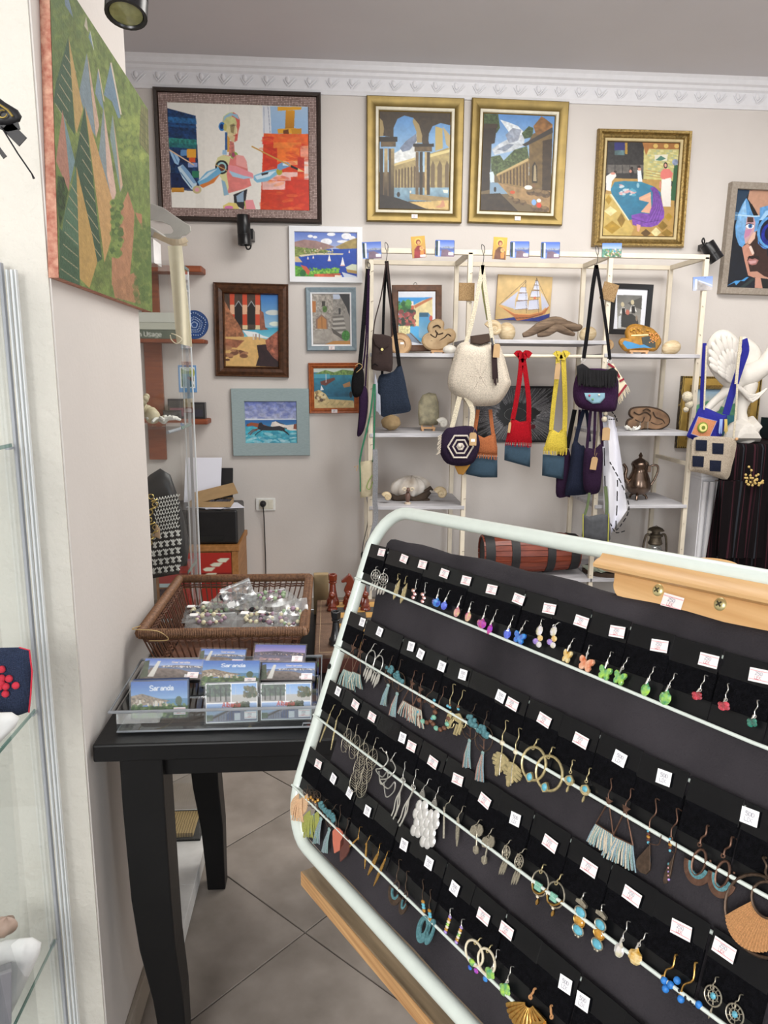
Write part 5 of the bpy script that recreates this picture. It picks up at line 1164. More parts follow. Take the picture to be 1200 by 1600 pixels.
for j in range(22):
 f = j/21; y = 384+f*152; r = []
 for i in range(15):
  u = i/14; xl = 262+f*14; xr = 284+f*(16 if f < .5 else 16); px = xl+(xr-xl)*u; r.append(at(px, y+(6*u if j == 21 else 0), 2.045+.007*math.sin(u*7+f*2)*(.3+f)))
 rows.append(r)
cl = part('cream_cloth', G().sheet(rows, .002, (0, -1, 0)), mat('cream_linen', 'e2dabf', rough=.85, var=.04, sc=60, bump=.2, bsc=500), sm=60); tag(cl, 'long cream cloth hanging from the pale mask over the showcase corner', 'cloth')
part('curled_hem', G().tube(smooth_path([at(268,521,2.03), at(276,524,2.02), at(284,530,2.02), at(276,537,2.02), at(268,531,2.03), at(266,524,2.02)], 4), .0016, 6), mat('cream_linen', 'e2dabf'), cl)
# spotlights
M_spot = mat('black_lamp', '1b1b1d', rough=.3, var=.15, metal=.2)
def spotlight(label, c, ax, L, r, loop_, lens=True, mount=None):
 ax = Vector(ax).normalized(); t = thing('spotlight', label, 'lamp', c); c = Vector(c)
 part('lamp_housing', G().lathe([(0,0),(r*.95,0),(r,r*.08),(r,L*.62),(r*.97,L*.63),(r*.97,L*.65),(r,L*.66),(r,L),(r*.85,L),(r*.78,L*.93),(0,L*.93)], c, ax, 24), M_spot, t, sm=40)
 if lens: part('lens', G().lathe([(0,0),(r*.78,0),(r*.78,.002),(0,.004)], c+ax*L*.935, ax, 20), mat('lamp_lens', '8a8a5e', rough=.12, var=.3, sc=60), t, sm=40)
 if loop_: part('cable_loop', G().tube([Vector(q) for q in loop_], .0045, 7), M_spot, t, sm=60)
 if mount: part('bracket', mount, M_spot, t, bev=.001)
 return t
c = at(200, -45, 1.27); e_ = at(197, 24, 1.25)
spotlight('black cylinder spotlight mounted high on the left pillar, pointing down', c, e_-c, (e_-c).length, .031, None, True, G().box(XW, c.x-.02, c.y-.006+.05, c.y+.006+.05, c.z+.0, c.z+.016).box(c.x-.03, c.x, c.y-.006, c.y+.062, c.z+.0, c.z+.016))
c = at(372+8, 336, 4.38); spotlight('black wall spotlight below the robot painting', c, (.02, 0, -1), .16, .037, smooth_path([at(383,380,4.4), at(386,389,4.4), at(391,388,4.42), at(392,380,4.44), at(390,374,4.46)], 4), False, G().obox(at(391,368,4.45), (.022,0,0), (0,.055,0), (0,0,.028)))
c = at(1104, 381, 4.38); e_ = at(1120, 406, 4.36); spotlight('black wall spotlight right of the shelving, tilted to the right', c, e_-c, .115, .042, smooth_path([at(1100,384,4.4), at(1097,377,4.42), at(1099,372,4.42), at(1101,377,4.42), at(1099,384,4.45)], 4), False, G().obox(at(1100,386,4.45), (.014,0,0), (0,.05,0), (0,0,.018)))
# ================================================================ paintings
def framed(name, label, outer, Y, prof, mats, pic, inner, cname='canvas', extra=None, group=None, back=True):
 """outer = TL,TR,BR,BL pixels; prof = [(inset m, protrusion m)] of the frame; inner = inset of the canvas, canvas depth"""
 P = [at(x, y, Y) for x, y in outer]; c = sum(P, Vector())/4; W = ((P[1]-P[0]).length+(P[2]-P[3]).length)/2; H = ((P[3]-P[0]).length+(P[2]-P[1]).length)/2
 a1 = math.atan2((P[1]-P[0]).z, (P[1]-P[0]).x); a2 = math.atan2((P[2]-P[3]).z, (P[2]-P[3]).x); b1 = math.atan2((P[0]-P[3]).x, (P[0]-P[3]).z); b2 = math.atan2((P[1]-P[2]).x, (P[1]-P[2]).z)
 rot = ((a1+a2)/2-(b1+b2)/2)/2
 t = thing(name, label, 'picture', c, (0, -rot, 0), group)
 for nm, m, pf in prof: part(nm, ringframe(W, H, pf), m, t, raw=True, sm=30)
 ins, dep = inner
 canvas(cname, pic, W-2*ins, H-2*ins, t, (0, -dep, 0))
 if back: part('backing', G().box(-W/2+ins*.6, W/2-ins*.6, -dep+.001, -.001, -H/2+ins*.6, H/2-ins*.6), mat('hardboard', '6b5238', rough=.9), t, raw=True)
 if extra:
  for (x, z) in extra:
   s_ = bpy.data.objects.new('price_sticker', stk_me['red']); C.objects.link(s_); s_.parent = t; s_.location = (x*W, -prof[0][2][2][1]-.002, -H/2+z); s_.scale = (1.9,)*3
 return t, W, H
def mosaic(key, c1, c2, c3):
 if key in MC: return MC[key]
 m = bpy.data.materials.new(key); m.use_nodes = True; nt = m.node_tree; N = nt.nodes; K = nt.links; b = N['Principled BSDF']; b.inputs['Roughness'].default_value = .45
 tc = N.new('ShaderNodeTexCoord'); mp = N.new('ShaderNodeMapping'); mp.inputs['Rotation'].default_value = (PI/2, 0, 0); K.new(tc.outputs['Object'], mp.inputs[0])
 br = N.new('ShaderNodeTexBrick'); br.inputs['Scale'].default_value = 1; br.inputs['Brick Width'].default_value = .0085; br.inputs['Row Height'].default_value = .0085; br.inputs['Mortar Size'].default_value = .0012; br.offset = 0
 br.inputs['Color1'].default_value = L4(c1); br.inputs['Color2'].default_value = L4(c2); br.inputs['Mortar'].default_value = L4(c3); K.new(mp.outputs[0], br.inputs['Vector']); K.new(br.outputs['Color'], b.inputs['Base Color']); MC[key] = m; return m
# --- robot painter
p = Pic(((228,222),(985,250),(995,808),(250,790)), 300, 224, 'eceae4')
p.rect(380, 200, 760, 820, 'f2f0ea', 'e6e3dc', nz=.02); p.rect(430, 200, 560, 820, 'f6f3ec', al=.5)
p.poly([(228,254),(382,296),(402,690),(250,684)], '1a3a66', nz=.5, nsc=5)
for y0, y1, c in ((300,330,'2c6ea8'),(340,352,'235a94'),(370,385,'173a6c'),(412,440,'3a9c86'),(440,462,'2a7a74'),(480,560,'142c58'),(600,690,'101f48')): p.poly([(230,y0),(386,y0+12),(388,y1+12),(232,y1)], c, al=.75, nz=.4, nsc=4)
p.rect(300, 478, 334, 510, '5d8fc4'); p.rect(334, 474, 384, 520, 'e8a83a'); p.rect(345, 520, 380, 545, 'd8582e'); p.rect(340, 548, 390, 572, '8a9fd0'); p.rect(362, 592, 400, 628, '2c7a5c'); p.rect(250, 682, 318, 706, 'd89c3a', 'b8802a')
p.poly([(740,244),(782,246),(790,392),(745,392)], 'dfe4ec'); p.line([(748,250),(752,560)], 3, '9aa6c0'); p.line([(770,246),(782,390)], 2, '5c6c90'); p.poly([(782,246),(985,252),(986,400),(790,396)], 'a9c6e4', '8fb4dc')
p.poly([(822,250),(950,252),(948,266),(822,272)], 'e8a92c'); p.poly([(866,270),(914,270),(910,372),(862,368)], 'dd9a24', 'b07414'); p.poly([(822,368),(920,364),(922,396),(824,392)], 'e0a22a'); p.poly([(852,376),(880,370),(884,404),(854,402)], '6d3c18'); p.poly([(895,368),(950,366),(950,394),(900,396)], 'c88a1e')
p.poly([(748,392),(988,398),(995,808),(730,802)], 'd8421e', nz=.15, nsc=10)
for q in ((750,395,985,440,'e8662a'),(800,440,950,470,'f08838'),(820,470,940,545,'ee7a2c'),(850,540,930,560,'f4b27a'),(750,470,820,600,'cc3420'),(740,410,800,450,'e0382c'),(930,520,970,580,'b62a20'),(945,458,990,520,'f0a48c'),(966,522,992,640,'f2e8e4'),(860,640,990,808,'c83420'),(735,690,860,800,'c23a22'),(770,600,930,625,'f0d0cc'),(752,625,895,645,'eec0bc'),(740,648,864,694,'f0c8c4')): p.rect(*q[:4], q[4], nz=.12, nsc=9, al=.9)
p.dabs(740, 400, 990, 800, 90, 7, ['e8602c','d03a1c','ee8a3e','c02c1c'], 4, 3.5, .35)
# figure
p.poly([(526,330),(532,300),(556,282),(585,278),(608,292),(620,320),(620,350),(612,380),(606,420),(596,438),(576,436),(558,412),(548,385),(530,360)], 'cfd894', 'e0c8a0', nz=.1)
p.poly([(585,278),(608,292),(620,320),(620,350),(612,380),(606,430),(590,436),(598,380),(604,335),(596,310),(575,300)], 'd86a60'); p.poly([(530,330),(536,300),(566,282),(606,290),(616,318),(580,296),(548,306)], '9cc4dc'); p.poly([(566,345),(590,338),(592,352),(586,392),(572,385)], '9a8a64'); p.poly([(596,340),(606,368),(606,392),(598,394)], 'e8d8b0'); p.line([(586,404),(604,402)], 4, 'b0302c'); p.line([(575,352),(598,346)], 3, '3a3a3a')
p.ell(524, 354, 18, 24, '2f7fc8'); p.ell(522, 354, 10, 15, '163a78'); p.ell(540, 358, 9, 20, 'c8c070')
p.poly([(540,385),(552,385),(556,480),(540,480)], '2f5f9c'); p.poly([(552,400),(566,420),(562,490),(552,490)], 'd8a24a'); p.poly([(566,430),(588,440),(592,490),(600,520),(560,510)], 'c87a70', nz=.3, nsc=4); p.poly([(526,480),(548,480),(550,505),(526,505)], '9cc0e0'); p.ell(590, 510, 20, 20, '8ab04a'); p.ell(584, 506, 10, 14, 'a24a6a')
p.poly([(486,560),(500,520),(530,506),(560,510),(580,530),(600,505),(640,512),(656,540),(664,600),(682,672),(640,690),(560,712),(534,726),(526,670),(520,610),(495,600)], 'e0817c', nz=.08)
p.poly([(486,560),(500,520),(530,506),(570,516),(560,560),(548,610),(560,680),(548,724),(532,726),(524,640),(500,600)], 'dcd8a0'); p.poly([(520,640),(540,650),(560,720),(534,726)], '8fb4cc'); p.poly([(600,505),(640,512),(656,540),(660,580),(600,560)], 'eca4a0')
p.ell(522, 572, 36, 38, '26262c'); p.ell(522, 572, 26, 28, '9cc8cc'); p.ell(522, 574, 18, 20, '5c3430'); p.line([(490,560),(550,590)], 5, 'd0a060')
p.poly([(556,560),(600,566),(690,606),(694,632),(640,636),(580,620),(556,600)], 'e8949c'); p.poly([(560,590),(640,618),(690,628),(640,636),(580,622)], 'a8cce4')
p.poly([(694,618),(760,592),(820,580),(822,612),(770,648),(712,656),(694,640)], '7fb8d8'); p.poly([(700,622),(770,600),(815,592),(780,622),(712,640)], 'd4e8f4'); p.poly([(735,606),(775,598),(770,610),(738,618)], '2c2c34'); p.ell(832, 596, 16, 20, 'a8a030'); p.poly([(822,560),(850,545),(880,548),(896,566),(870,576),(850,584),(836,590),(820,580)], '6f9cc8'); p.poly([(850,552),(884,556),(880,566),(850,564)], 'd0e0f0')
p.line([(684,461),(900,570)], 7, 'c89a4a'); p.line([(896,568),(935,586)], 11, '1c1c20'); p.poly([(932,578),(968,598),(930,596)], 'e8c080')
p.poly([(390,650),(440,596),(505,572),(520,600),(480,650),(410,680)], '6fb0d8'); p.poly([(400,668),(450,650),(516,606),(480,655),(420,684)], 'd8803c'); p.poly([(395,650),(450,600),(500,580),(440,628)], 'cfe4f0')
p.poly([(284,572),(312,556),(350,600),(386,656),(386,700),(356,690),(310,630)], 'c4dcec'); p.poly([(300,570),(312,556),(350,600),(386,656),(370,660)], '7fa8d0'); p.line([(300,600),(360,680)], 5, '3c6ea0'); p.ell(388, 693, 24, 22, 'c8b888'); p.ell(388, 693, 12, 11, 'e0a0b0')
p.poly([(240,480),(262,498),(280,500),(296,530),(288,560),(268,550),(250,510)], '9cc4e8'); p.line([(240,478),(372,560)], 7, 'e0c0a0'); p.line([(262,500),(284,545)], 4, '4a78b8')
p.poly([(585,720),(660,690),(650,760),(640,800),(590,775)], '26262c'); p.poly([(600,728),(640,700),(640,760),(605,760)], '8fa8c0'); p.poly([(528,780),(560,762),(600,766),(618,798),(530,798)], 'e0cc7a'); p.ell(560, 790, 24, 10, 'd87ab0'); p.poly([(650,750),(690,748),(706,800),(640,800)], 'e8949c'); p.line([(645,755),(650,800)], 5, 'a8b85a')
DKF = mat('dark_beaded_moulding', '33261f', rough=.4, var=.5, sc=180, bump=1, bsc=400); MOS = mosaic('mosaic_frame', 'c8b2ac', '8f7872', '6a544e')
framed('framed_painting', 'large painting of a robot holding brushes in a mosaic-patterned frame, upper left', ((240,137),(500,148),(504,351),(250,345)), YB,
  [('outer_moulding', DKF, [(0,0),(0,.028),(.006,.036),(.02,.03),(.024,.018)]), ('mosaic_frame', MOS, [(.023,.016),(.026,.022),(.062,.02),(.07,.016),(.072,.008)])], None, p, (.072, .012))
# --- colonnade with arches
GF = mat('gilt_frame', '84703f', rough=.38, metal=.6, var=.2, sc=14); CR_ = mat('cream_liner', 'e2dcc8', rough=.7)
p = Pic(((163,168),(555,178),(546,708),(163,698)), 150, 212, '5c4a34')
p.rect(150, 150, 570, 500, '4f86c4', 'a8c4d8', nz=.08); p.poly([(240,400),(275,380),(300,340),(330,320),(370,290),(372,440),(245,450)], 'd8dcdc', nz=.15, nsc=6); p.poly([(275,370),(310,330),(365,290),(368,330),(330,380),(290,390)], '77839a', nz=.2)
p.poly([(240,455),(360,420),(372,590),(245,590)], 'a08e62', nz=.15); p.poly([(240,455),(360,420),(362,432),(242,468)], 'd0bc84')
for k in range(7): x = 250+k*17; p.poly([(x,585),(x,492-k*3),(x+4,482-k*3),(x+9,492-k*3),(x+9,585)], '5d4c36')
p.poly([(440,400),(550,365),(548,610),(440,610)], 'a89664', nz=.15); p.poly([(470,250),(510,262),(512,372),(470,385)], 'b8a468'); p.poly([(440,420),(550,392),(550,376),(440,404)], 'd8c88c')
for x, w in ((446,22),(482,26),(524,22)): p.poly([(x,600),(x,470),(x+w/2,436),(x+w,462),(x+w,600)], '6b5a40');
p.rect(240, 585, 560, 660, '8aa8b8', '5f7f94', nz=.2)
p.poly([(163,168),(555,178),(553,245),(500,232),(455,250),(435,290),(432,330),(436,345),(400,350),(380,240),(350,205),(300,192),(262,210),(240,260),(240,310),(163,300)], '3c3022', nz=.2, nsc=5)
p.poly([(350,205),(380,240),(398,300),(396,340),(368,340),(366,280),(345,225)], 'a08c60'); p.poly([(510,250),(553,300),(551,370),(530,350),(520,290)], 'b8a478'); p.poly([(163,205),(180,222),(188,262),(184,305),(163,305)], '9c885c')
for x0, x1 in ((163,262),(348,462)): p.rect(x0, 308 if x0 < 200 else 345, x1, 335 if x0 < 200 else 362, '241c14'); p.rect(x0+8, 335 if x0 < 200 else 362, x1-10, 362 if x0 < 200 else 388, '5d4c34', nz=.3)
for x, c in ((166,'3a2e20'),(190,'c8b080'),(214,'4a3a28'),(226,'a89468')): p.rect(x, 372, x+18, 640, c, '2c2218', nz=.15)
for x, c in ((362,'6a5840'),(384,'2f261a'),(412,'b8a070'),(424,'3a2e22')): p.rect(x, 390, x+17, 625, c, nz=.15)
p.poly([(330,618),(445,630),(546,640),(546,665),(330,650)], '9a845a', nz=.15); p.poly([(163,620),(260,640),(400,690),(440,706),(163,698)], '241c16', nz=.3); p.poly([(330,665),(545,655),(546,708),(420,700)], 'c8aa6c', nz=.15); p.poly([(470,692),(500,678),(508,655),(518,655),(526,690),(490,696)], 'c08a6a'); p.ell(268, 622, 9, 14, '2a2420'); p.poly([(512,598),(542,598),(540,616),(518,614)], 'e0ddd0'); p.ell(334, 608, 5, 8, 'e0d8c8')
gp = [('gilt_moulding', GF, [(0,0),(0,.03),(.005,.036),(.02,.034),(.048,.022),(.052,.018)]), ('cream_liner', CR_, [(.051,.016),(.053,.02),(.066,.019),(.069,.012)]), ('inner_gilt', GF, [(.068,.011),(.071,.014),(.076,.009)])]
framed('framed_painting', 'gold framed painting of an arched colonnade over water', ((573,152),(724,156),(720,350),(572,347)), YB, gp, None, p, (.075, .01), extra=[(0, .03)])
p = Pic(((710,180),(1104,195),(1070,718),(690,712)), 150, 212, '6a5a40')
p.rect(680, 170, 1110, 520, '4f82c0', 'b4c8d8', nz=.06)
for pts, c in (([(800,215),(850,230),(900,250),(930,280),(910,330),(860,300),(840,270)],'dfe2e2'),([(755,380),(800,345),(850,320),(900,300),(940,300),(930,360),(860,390),(770,410)],'c4c8cc'),([(830,300),(870,260),(920,270),(900,330),(850,345)],'8890a0'),([(780,380),(840,350),(880,350),(830,390)],'7a8494')): p.poly(pts, c, nz=.2, nsc=5, al=.9)
p.poly([(750,420),(800,410),(820,440),(880,380),(950,360),(960,430),(880,470),(800,520),(750,520)], '4c5c3a', nz=.5, nsc=3); p.poly([(920,290),(960,250),(985,260),(980,310),(935,320)], '3e5030', nz=.5, nsc=3); p.poly([(705,180),(790,185),(800,260),(780,290),(706,250)], '3c4c2c', nz=.6, nsc=3)
p.poly([(780,520),(960,430),(955,600),(800,560)], '8a7248', nz=.15)
for k in range(9): x = 800+k*18; y = 512-k*8.5; p.poly([(x,560+k*3),(x,y+8),(x+8,y+4),(x+8,560+k*3)], '4f3e2a')
p.poly([(780,515),(955,425),(955,440),(780,526)], 'bca472')
p.poly([(960,330),(985,290),(1090,262),(1080,560),(960,610)], '6d5836', nz=.2); p.poly([(985,250),(1030,195),(1060,215),(1090,240),(1090,270),(1000,300)], '8a6034', nz=.3); p.poly([(922,352),(1090,255),(1092,285),(940,362)], '3a3430'); p.poly([(1035,330),(1088,318),(1078,600),(1030,600)], '3c2e20', nz=.2); p.poly([(976,560),(976,470),(990,445),(1004,470),(1004,560)], '2f261c'); p.poly([(982,550),(986,470),(994,458),(998,480),(1000,550)], 'a09070')
p.poly([(706,236),(784,246),(770,345),(752,350),(742,600),(694,610)], '2a2018', nz=.25); p.rect(706, 238, 786, 262, '3a2c20'); p.poly([(742,505),(760,500),(768,520),(768,560),(744,560)], 'c8d8e4')
p.poly([(744,560),(790,562),(860,620),(742,625)], '7d98b0'); p.poly([(786,560),(960,600),(1080,600),(1070,718),(860,640)], '9a7c54', nz=.2); p.poly([(692,625),(800,618),(900,716),(690,712)], '33281e', nz=.25)
for x, y, r in ((970,610,26),(1010,612,30),(1050,620,28),(890,660,22),(925,668,20),(860,645,16),(1000,695,34),(1045,700,22)): p.ell(x, y, r, r*.7, '5e4a34', nz=.4, nsc=4); p.ell(x-4, y-r*.3, r*.7, r*.3, '8f7650', al=.6)
p.ell(955, 585, 22, 12, 'e4e0d8'); p.ell(985, 575, 8, 10, '7a5a40'); p.ell(868, 612, 14, 9, 'c0502c'); p.ell(985, 665, 13, 16, '7fa8dc'); p.ell(1012, 680, 14, 14, 'c84028'); p.ell(1012, 655, 12, 10, 'ece8e0'); p.ell(772, 598, 7, 14, '2a2420')
framed('framed_painting', 'gold framed painting of a walled canal with clouds and bathers', ((737,155),(887,162),(876,353),(729,350)), YB, gp, None, p, (.075, .01), extra=[(.02, .03)])
# --- bath scene
p = Pic(((246,154),(672,162),(630,742),(214,736)), 150, 205, '2c2a2a')
p.poly([(240,150),(480,156),(470,380),(235,380)], '262424', nz=.4, nsc=5); p.rect(285, 160, 348, 210, '24246a'); p.rect(348, 160, 362, 232, 'a8842c'); p.rect(286, 208, 346, 238, '4a6468', nz=.5)
p.rect(236, 298, 470, 350, '5c5854', nz=.3); p.rect(236, 350, 460, 380, '2c2a2a')
for k in range(5): p.rect(242+k*44, 300, 246+k*44, 350, '2e2c2c')
p.poly([(460,156),(672,162),(660,400),(456,385)], 'c0b878', nz=.12)
for k in range(12):
 for j in range(8): p.rect(482+j*25+(k % 2)*10, 206+k*14, 502+j*25+(k % 2)*10, 216+k*14, ['d0ca92','b8b474','a8b088'][(k+j) % 3])
for k in range(3): p.line([(470,330+k*16),(560,346+k*16)], 3, 'a07038')
p.poly([(450,156),(672,162),(670,200),(490,198),(472,240)], 'a06a34', nz=.15)
for x in (529, 592, 654): p.ell(x, 180, 14, 14, 'd0b060')
p.poly([(524,235),(602,232),(596,272),(524,272)], 'dcd8c4'); p.poly([(528,268),(560,240),(590,258),(560,272)], '4a7a6a'); p.poly([(250,380),(560,390),(640,440),(640,742),(214,736),(232,470)], 'b08c4c', nz=.08)
p.poly([(214,736),(230,480),(268,476),(400,690),(380,742)], 'c0a65c', nz=.1)
R = random.Random(2)
for a, b, c, d, k in ((230,490,270,540,0),(222,560,300,610,1),(300,600,350,680,2),(220,650,320,720,0),(500,690,560,740,1),(540,650,600,700,2),(580,600,630,640,0),(440,700,500,742,3),(560,700,630,742,2)): p.poly([(a,(b+d)/2),((a+c)/2,b-6),(c,(b+d)/2),((a+c)/2,d+6)], ['a88628','dcd09a','8a6c24','5c4420'][k], nz=.15)
p.poly([(262,450),(285,405),(340,398),(440,402),(520,432),(560,470),(560,560),(500,610),(372,640),(300,545),(268,478)], '2f7d9c', '2a6c8e', nz=.1); p.poly([(268,478),(372,640),(366,644),(258,482)], 'e0d8b8')
p.dabs(320, 425, 400, 490, 26, 6, ['cfd8dc','d8a0a0','5aa4bc'], 3, 2); p.ell(424, 425, 8, 16, '8ab8c8')
p.poly([(235,370),(262,350),(290,345),(296,368),(270,400),(262,462),(236,455)], 'e8e4e0'); p.ell(290, 342, 9, 8, '302420'); p.ell(276, 352, 14, 8, 'd09080')
p.poly([(370,330),(392,325),(402,350),(385,375),(376,350)], '201c1c'); p.ell(388, 318, 8, 9, '241a18'); p.ell(380, 338, 8, 10, 'c88a78'); p.poly([(420,330),(442,330),(450,402),(424,402)], 'dfe4e8'); p.ell(431, 312, 9, 12, '2a1c18'); p.rect(424, 316, 440, 334, 'd49a84')
p.poly([(640,290),(662,300),(648,520),(612,515),(630,400)], '2c5a38'); p.ell(645, 280, 18, 20, '8c98b4', nz=.4); p.poly([(560,340),(575,322),(610,322),(632,350),(622,388),(570,390),(556,370)], 'd87870'); p.ell(588, 300, 12, 20, '2a1c1c'); p.ell(588, 300, 7, 11, 'd8a08c'); p.poly([(565,386),(622,386),(618,556),(572,556),(560,470)], 'ece8e2', 'd8d4cc'); p.poly([(585,384),(618,376),(620,384),(590,392)], 'f0e8e0'); p.poly([(552,400),(562,400),(560,444),(550,440)], 'd08878')
p.poly([(430,500),(470,480),(500,465),(500,500),(505,600),(440,590),(490,530),(432,516)], 'd8a488'); p.poly([(440,505),(500,480),(502,492),(440,518)], 'e0b090'); p.poly([(496,440),(520,432),(540,450),(560,500),(580,590),(578,625),(540,670),(500,684),(430,680),(392,670),(384,610),(440,596),(490,602),(510,540),(512,470)], '6a3a94', '7a48a8', nz=.2, nsc=4)
for k in range(8): p.line([(512+k*5,450+k*8),(530+k*6,560),(480+k*9,650+k*2)], 3, ['4a2470','9468c0'][k % 2], .6)
p.line([(390,630),(470,655),(550,640)], 4, '4a2470', .7); p.poly([(415,665),(440,672),(430,712),(418,708)], 'd8a088')
OGF = mat('ornate_gilt', '98804e', rough=.35, metal=.7, var=.45, sc=90, bump=1.5, bsc=160)
framed('framed_painting', 'ornate gold framed painting of a bath house with a purple draped figure', ((932,203),(1080,206),(1064,388),(924,386)), YB,
  [('carved_moulding', OGF, [(0,0),(0,.024),(.006,.038),(.018,.034),(.022,.024),(.032,.03),(.042,.024),(.046,.016)]), ('cream_liner', mat('aged_liner', 'cbb98c', rough=.7), [(.045,.015),(.048,.018),(.058,.016),(.062,.01)]), ('inner_edge', mat('dark_gilt', '4c3a1e', rough=.5), [(.061,.01),(.063,.013),(.067,.008)])], None, p, (.066, .009))
# --- goggles portrait (runs out of the frame on the right)
p = Pic(((850,250),(1480,275),(1440,1275),(745,1250)), 190, 270, '10161f')
p.rect(700, 200, 1500, 1300, '0e141e', '141a26', nz=.25, nsc=12); p.poly([(830,250),(995,260),(860,520),(820,600)], '2f5678', al=.6); p.ell(850, 500, 60, 40, '6fa8d8', al=.6); p.line([(826,490),(1040,500)], 5, 'd0ecff', .8)
p.poly([(990,260),(1480,275),(1470,420),(1190,400),(1090,500),(1040,420),(975,340)], 'c0947c', nz=.05); p.poly([(975,360),(1020,390),(1080,500),(1020,495),(985,420)], '1c1614')
p.poly([(975,500),(1060,500),(1085,640),(1060,660),(980,770),(940,780),(945,620)], 'cfa28c', nz=.05); p.poly([(1000,800),(1055,640),(1190,800),(1200,900),(1300,1000),(1290,1190),(1100,1140),(1040,1110),(1005,1060),(965,960),(925,810)], '3a2420', nz=.15)
p.poly([(925,808),(985,770),(1020,800),(1060,870),(1050,900),(1000,900),(985,950),(1000,990),(1020,1070),(1080,1140),(1000,1110),(960,960)], 'c48c78', nz=.06); p.poly([(1045,640),(1068,660),(1060,720),(1010,780),(985,770)], 'e0b8a4'); p.poly([(1010,1070),(1100,1065),(1180,1120),(1280,1150),(1130,1150),(1050,1120)], 'c0907c'); p.poly([(1080,1135),(1160,1140),(1170,1260),(1080,1250)], 'c89482'); p.poly([(1140,1140),(1480,1180),(1480,1280),(1170,1260)], '1a1c1e')
p.poly([(985,960),(1010,925),(1040,935),(1070,925),(1110,945),(1085,990),(1040,1000),(1005,985)], 'a8706c'); p.poly([(1000,955),(1090,945),(1080,975),(1020,985)], 'd0a0a0'); p.poly([(985,920),(1040,895),(1110,900),(1120,940),(1070,925),(1010,925)], '2a1a18'); p.poly([(1000,810),(1020,790),(1035,815),(1060,870),(1040,890)], 'e8d0c4')
p.poly([(960,330),(985,370),(1010,440),(1040,500),(1100,500),(1100,420),(1180,400),(1200,470),(1100,540),(1080,640),(1040,660),(930,810),(895,790),(860,700),(852,600),(880,480),(920,390)], '5f9cd4', nz=.15); p.poly([(975,505),(1040,510),(1060,560),(1050,650),(960,770),(945,700),(950,580)], 'c8a0a8'); p.poly([(975,510),(1035,512),(1040,560),(975,560)], '4a3430')
p.poly([(950,350),(970,500),(960,620),(925,800),(880,760),(862,650),(880,500)], '9cc8ec', '5c94cc', nz=.15); p.line([(880,490),(1040,502),(1100,500)], 12, 'b8dcf4'); p.ell(1005, 598, 42, 26, 'f0f0f4'); p.ell(1008, 596, 22, 22, '3f78b8'); p.ell(1008, 596, 9, 9, '0c1018'); p.line([(955,590),(990,572),(1040,580)], 6, '141014'); p.poly([(955,640),(1030,620),(1000,690),(950,720)], 'c084a8')
p.ell(1230, 660, 150, 165, '5c9cd8', nz=.15); p.ell(1240, 660, 130, 140, '10142c'); p.ell(1240, 680, 115, 120, '1c2c9c', nz=.4, nsc=8); p.ell(1240, 670, 80, 85, '0c1030', nz=.5); p.ell(1240, 670, 40, 45, '3448c8', al=.7); p.poly([(1100,540),(1160,450),(1260,430),(1200,480),(1130,540)], 'a0ccf0'); p.poly([(1090,700),(1110,780),(1200,830),(1150,820),(1095,770)], '4a8ce0')
p.poly([(755,1235),(860,1170),(930,1165),(980,1130),(1010,1130),(960,1175),(920,1170),(870,1220),(850,1190)], '4a98d8'); p.poly([(900,1250),(1050,1140),(1080,1150),(960,1250)], '2c3c3c', al=.8)
WSH = wood('whitewashed_wood', 'a49a8e', '8f8478', sc=20, stretch=(4, 4, 4), rough=.7)
framed('framed_painting', 'painting of a face in blue goggles, pale wooden frame, cut by right edge', ((1140,287),(1253,291),(1235,464),(1118,459)), YB, [('wooden_frame', WSH, [(0,0),(0,.045),(.002,.047),(.036,.047),(.038,.045),(.038,.02)])], None, p, (.037, .022))
# --- bay with sail boats
p = Pic(((795,134),(1126,142),(1126,386),(800,380)), 150, 112, '2a56b8')
p.rect(790, 130, 1130, 230, '4f6ec4', 'b0bce0'); [p.ell(x, y, a, b, 'eef0f6', nz=.08) for x, y, a, b in ((880,160,14,8),(905,165,12,7),(965,190,30,18),(990,150,22,10),(1070,160,26,18),(1100,172,18,12),(1050,190,30,8))]
p.poly([(797,190),(850,178),(910,185),(975,205),(1010,220),(900,250),(797,235)], '9a7c78', nz=.15); p.poly([(797,215),(860,225),(960,235),(1000,245),(797,275)], '7c8a4a', nz=.4, nsc=3); p.poly([(1010,220),(1080,185),(1126,170),(1126,230),(1040,232)], 'a08c54', nz=.15)
p.poly([(985,232),(1126,228),(1126,386),(850,340),(820,290),(860,262),(1000,262)], '1f4cb0', '163c9c', nz=.08); p.poly([(820,262),(920,252),(1055,255),(1050,262),(900,262),(830,272)], 'd8ceb4'); p.dabs(850, 225, 1000, 255, 60, 3, ['e0d8c8','5c7a3c','c8a088','8c9c5c'], 3)
p.poly([(797,270),(815,270),(840,302),(800,300)], 'd0b890'); p.poly([(797,318),(850,330),(880,350),(980,335),(1030,355),(1040,386),(797,386)], '5c9c3c', nz=.4, nsc=4); p.poly([(830,316),(860,325),(880,350),(870,372),(850,350)], 'c85c44'); p.ell(842, 362, 16, 20, '2c6a34'); p.dabs(880, 335, 1030, 362, 70, 5, ['7ab83c','4a8c34','98c850'], 5); p.poly([(900,366),(1040,362),(1040,386),(900,386)], 'b8583c', nz=.3); p.poly([(1010,372),(1046,374),(1046,386),(1008,386)], 'e8e0d0')
p.poly([(1045,355),(1126,380),(1126,386),(1060,386)], 'c8d0e0'); p.poly([(1065,330),(1100,312),(1126,316),(1126,350),(1075,345)], 'c8d0b8'); p.poly([(1068,340),(1126,350),(1126,366),(1075,358)], 'a88a4c')
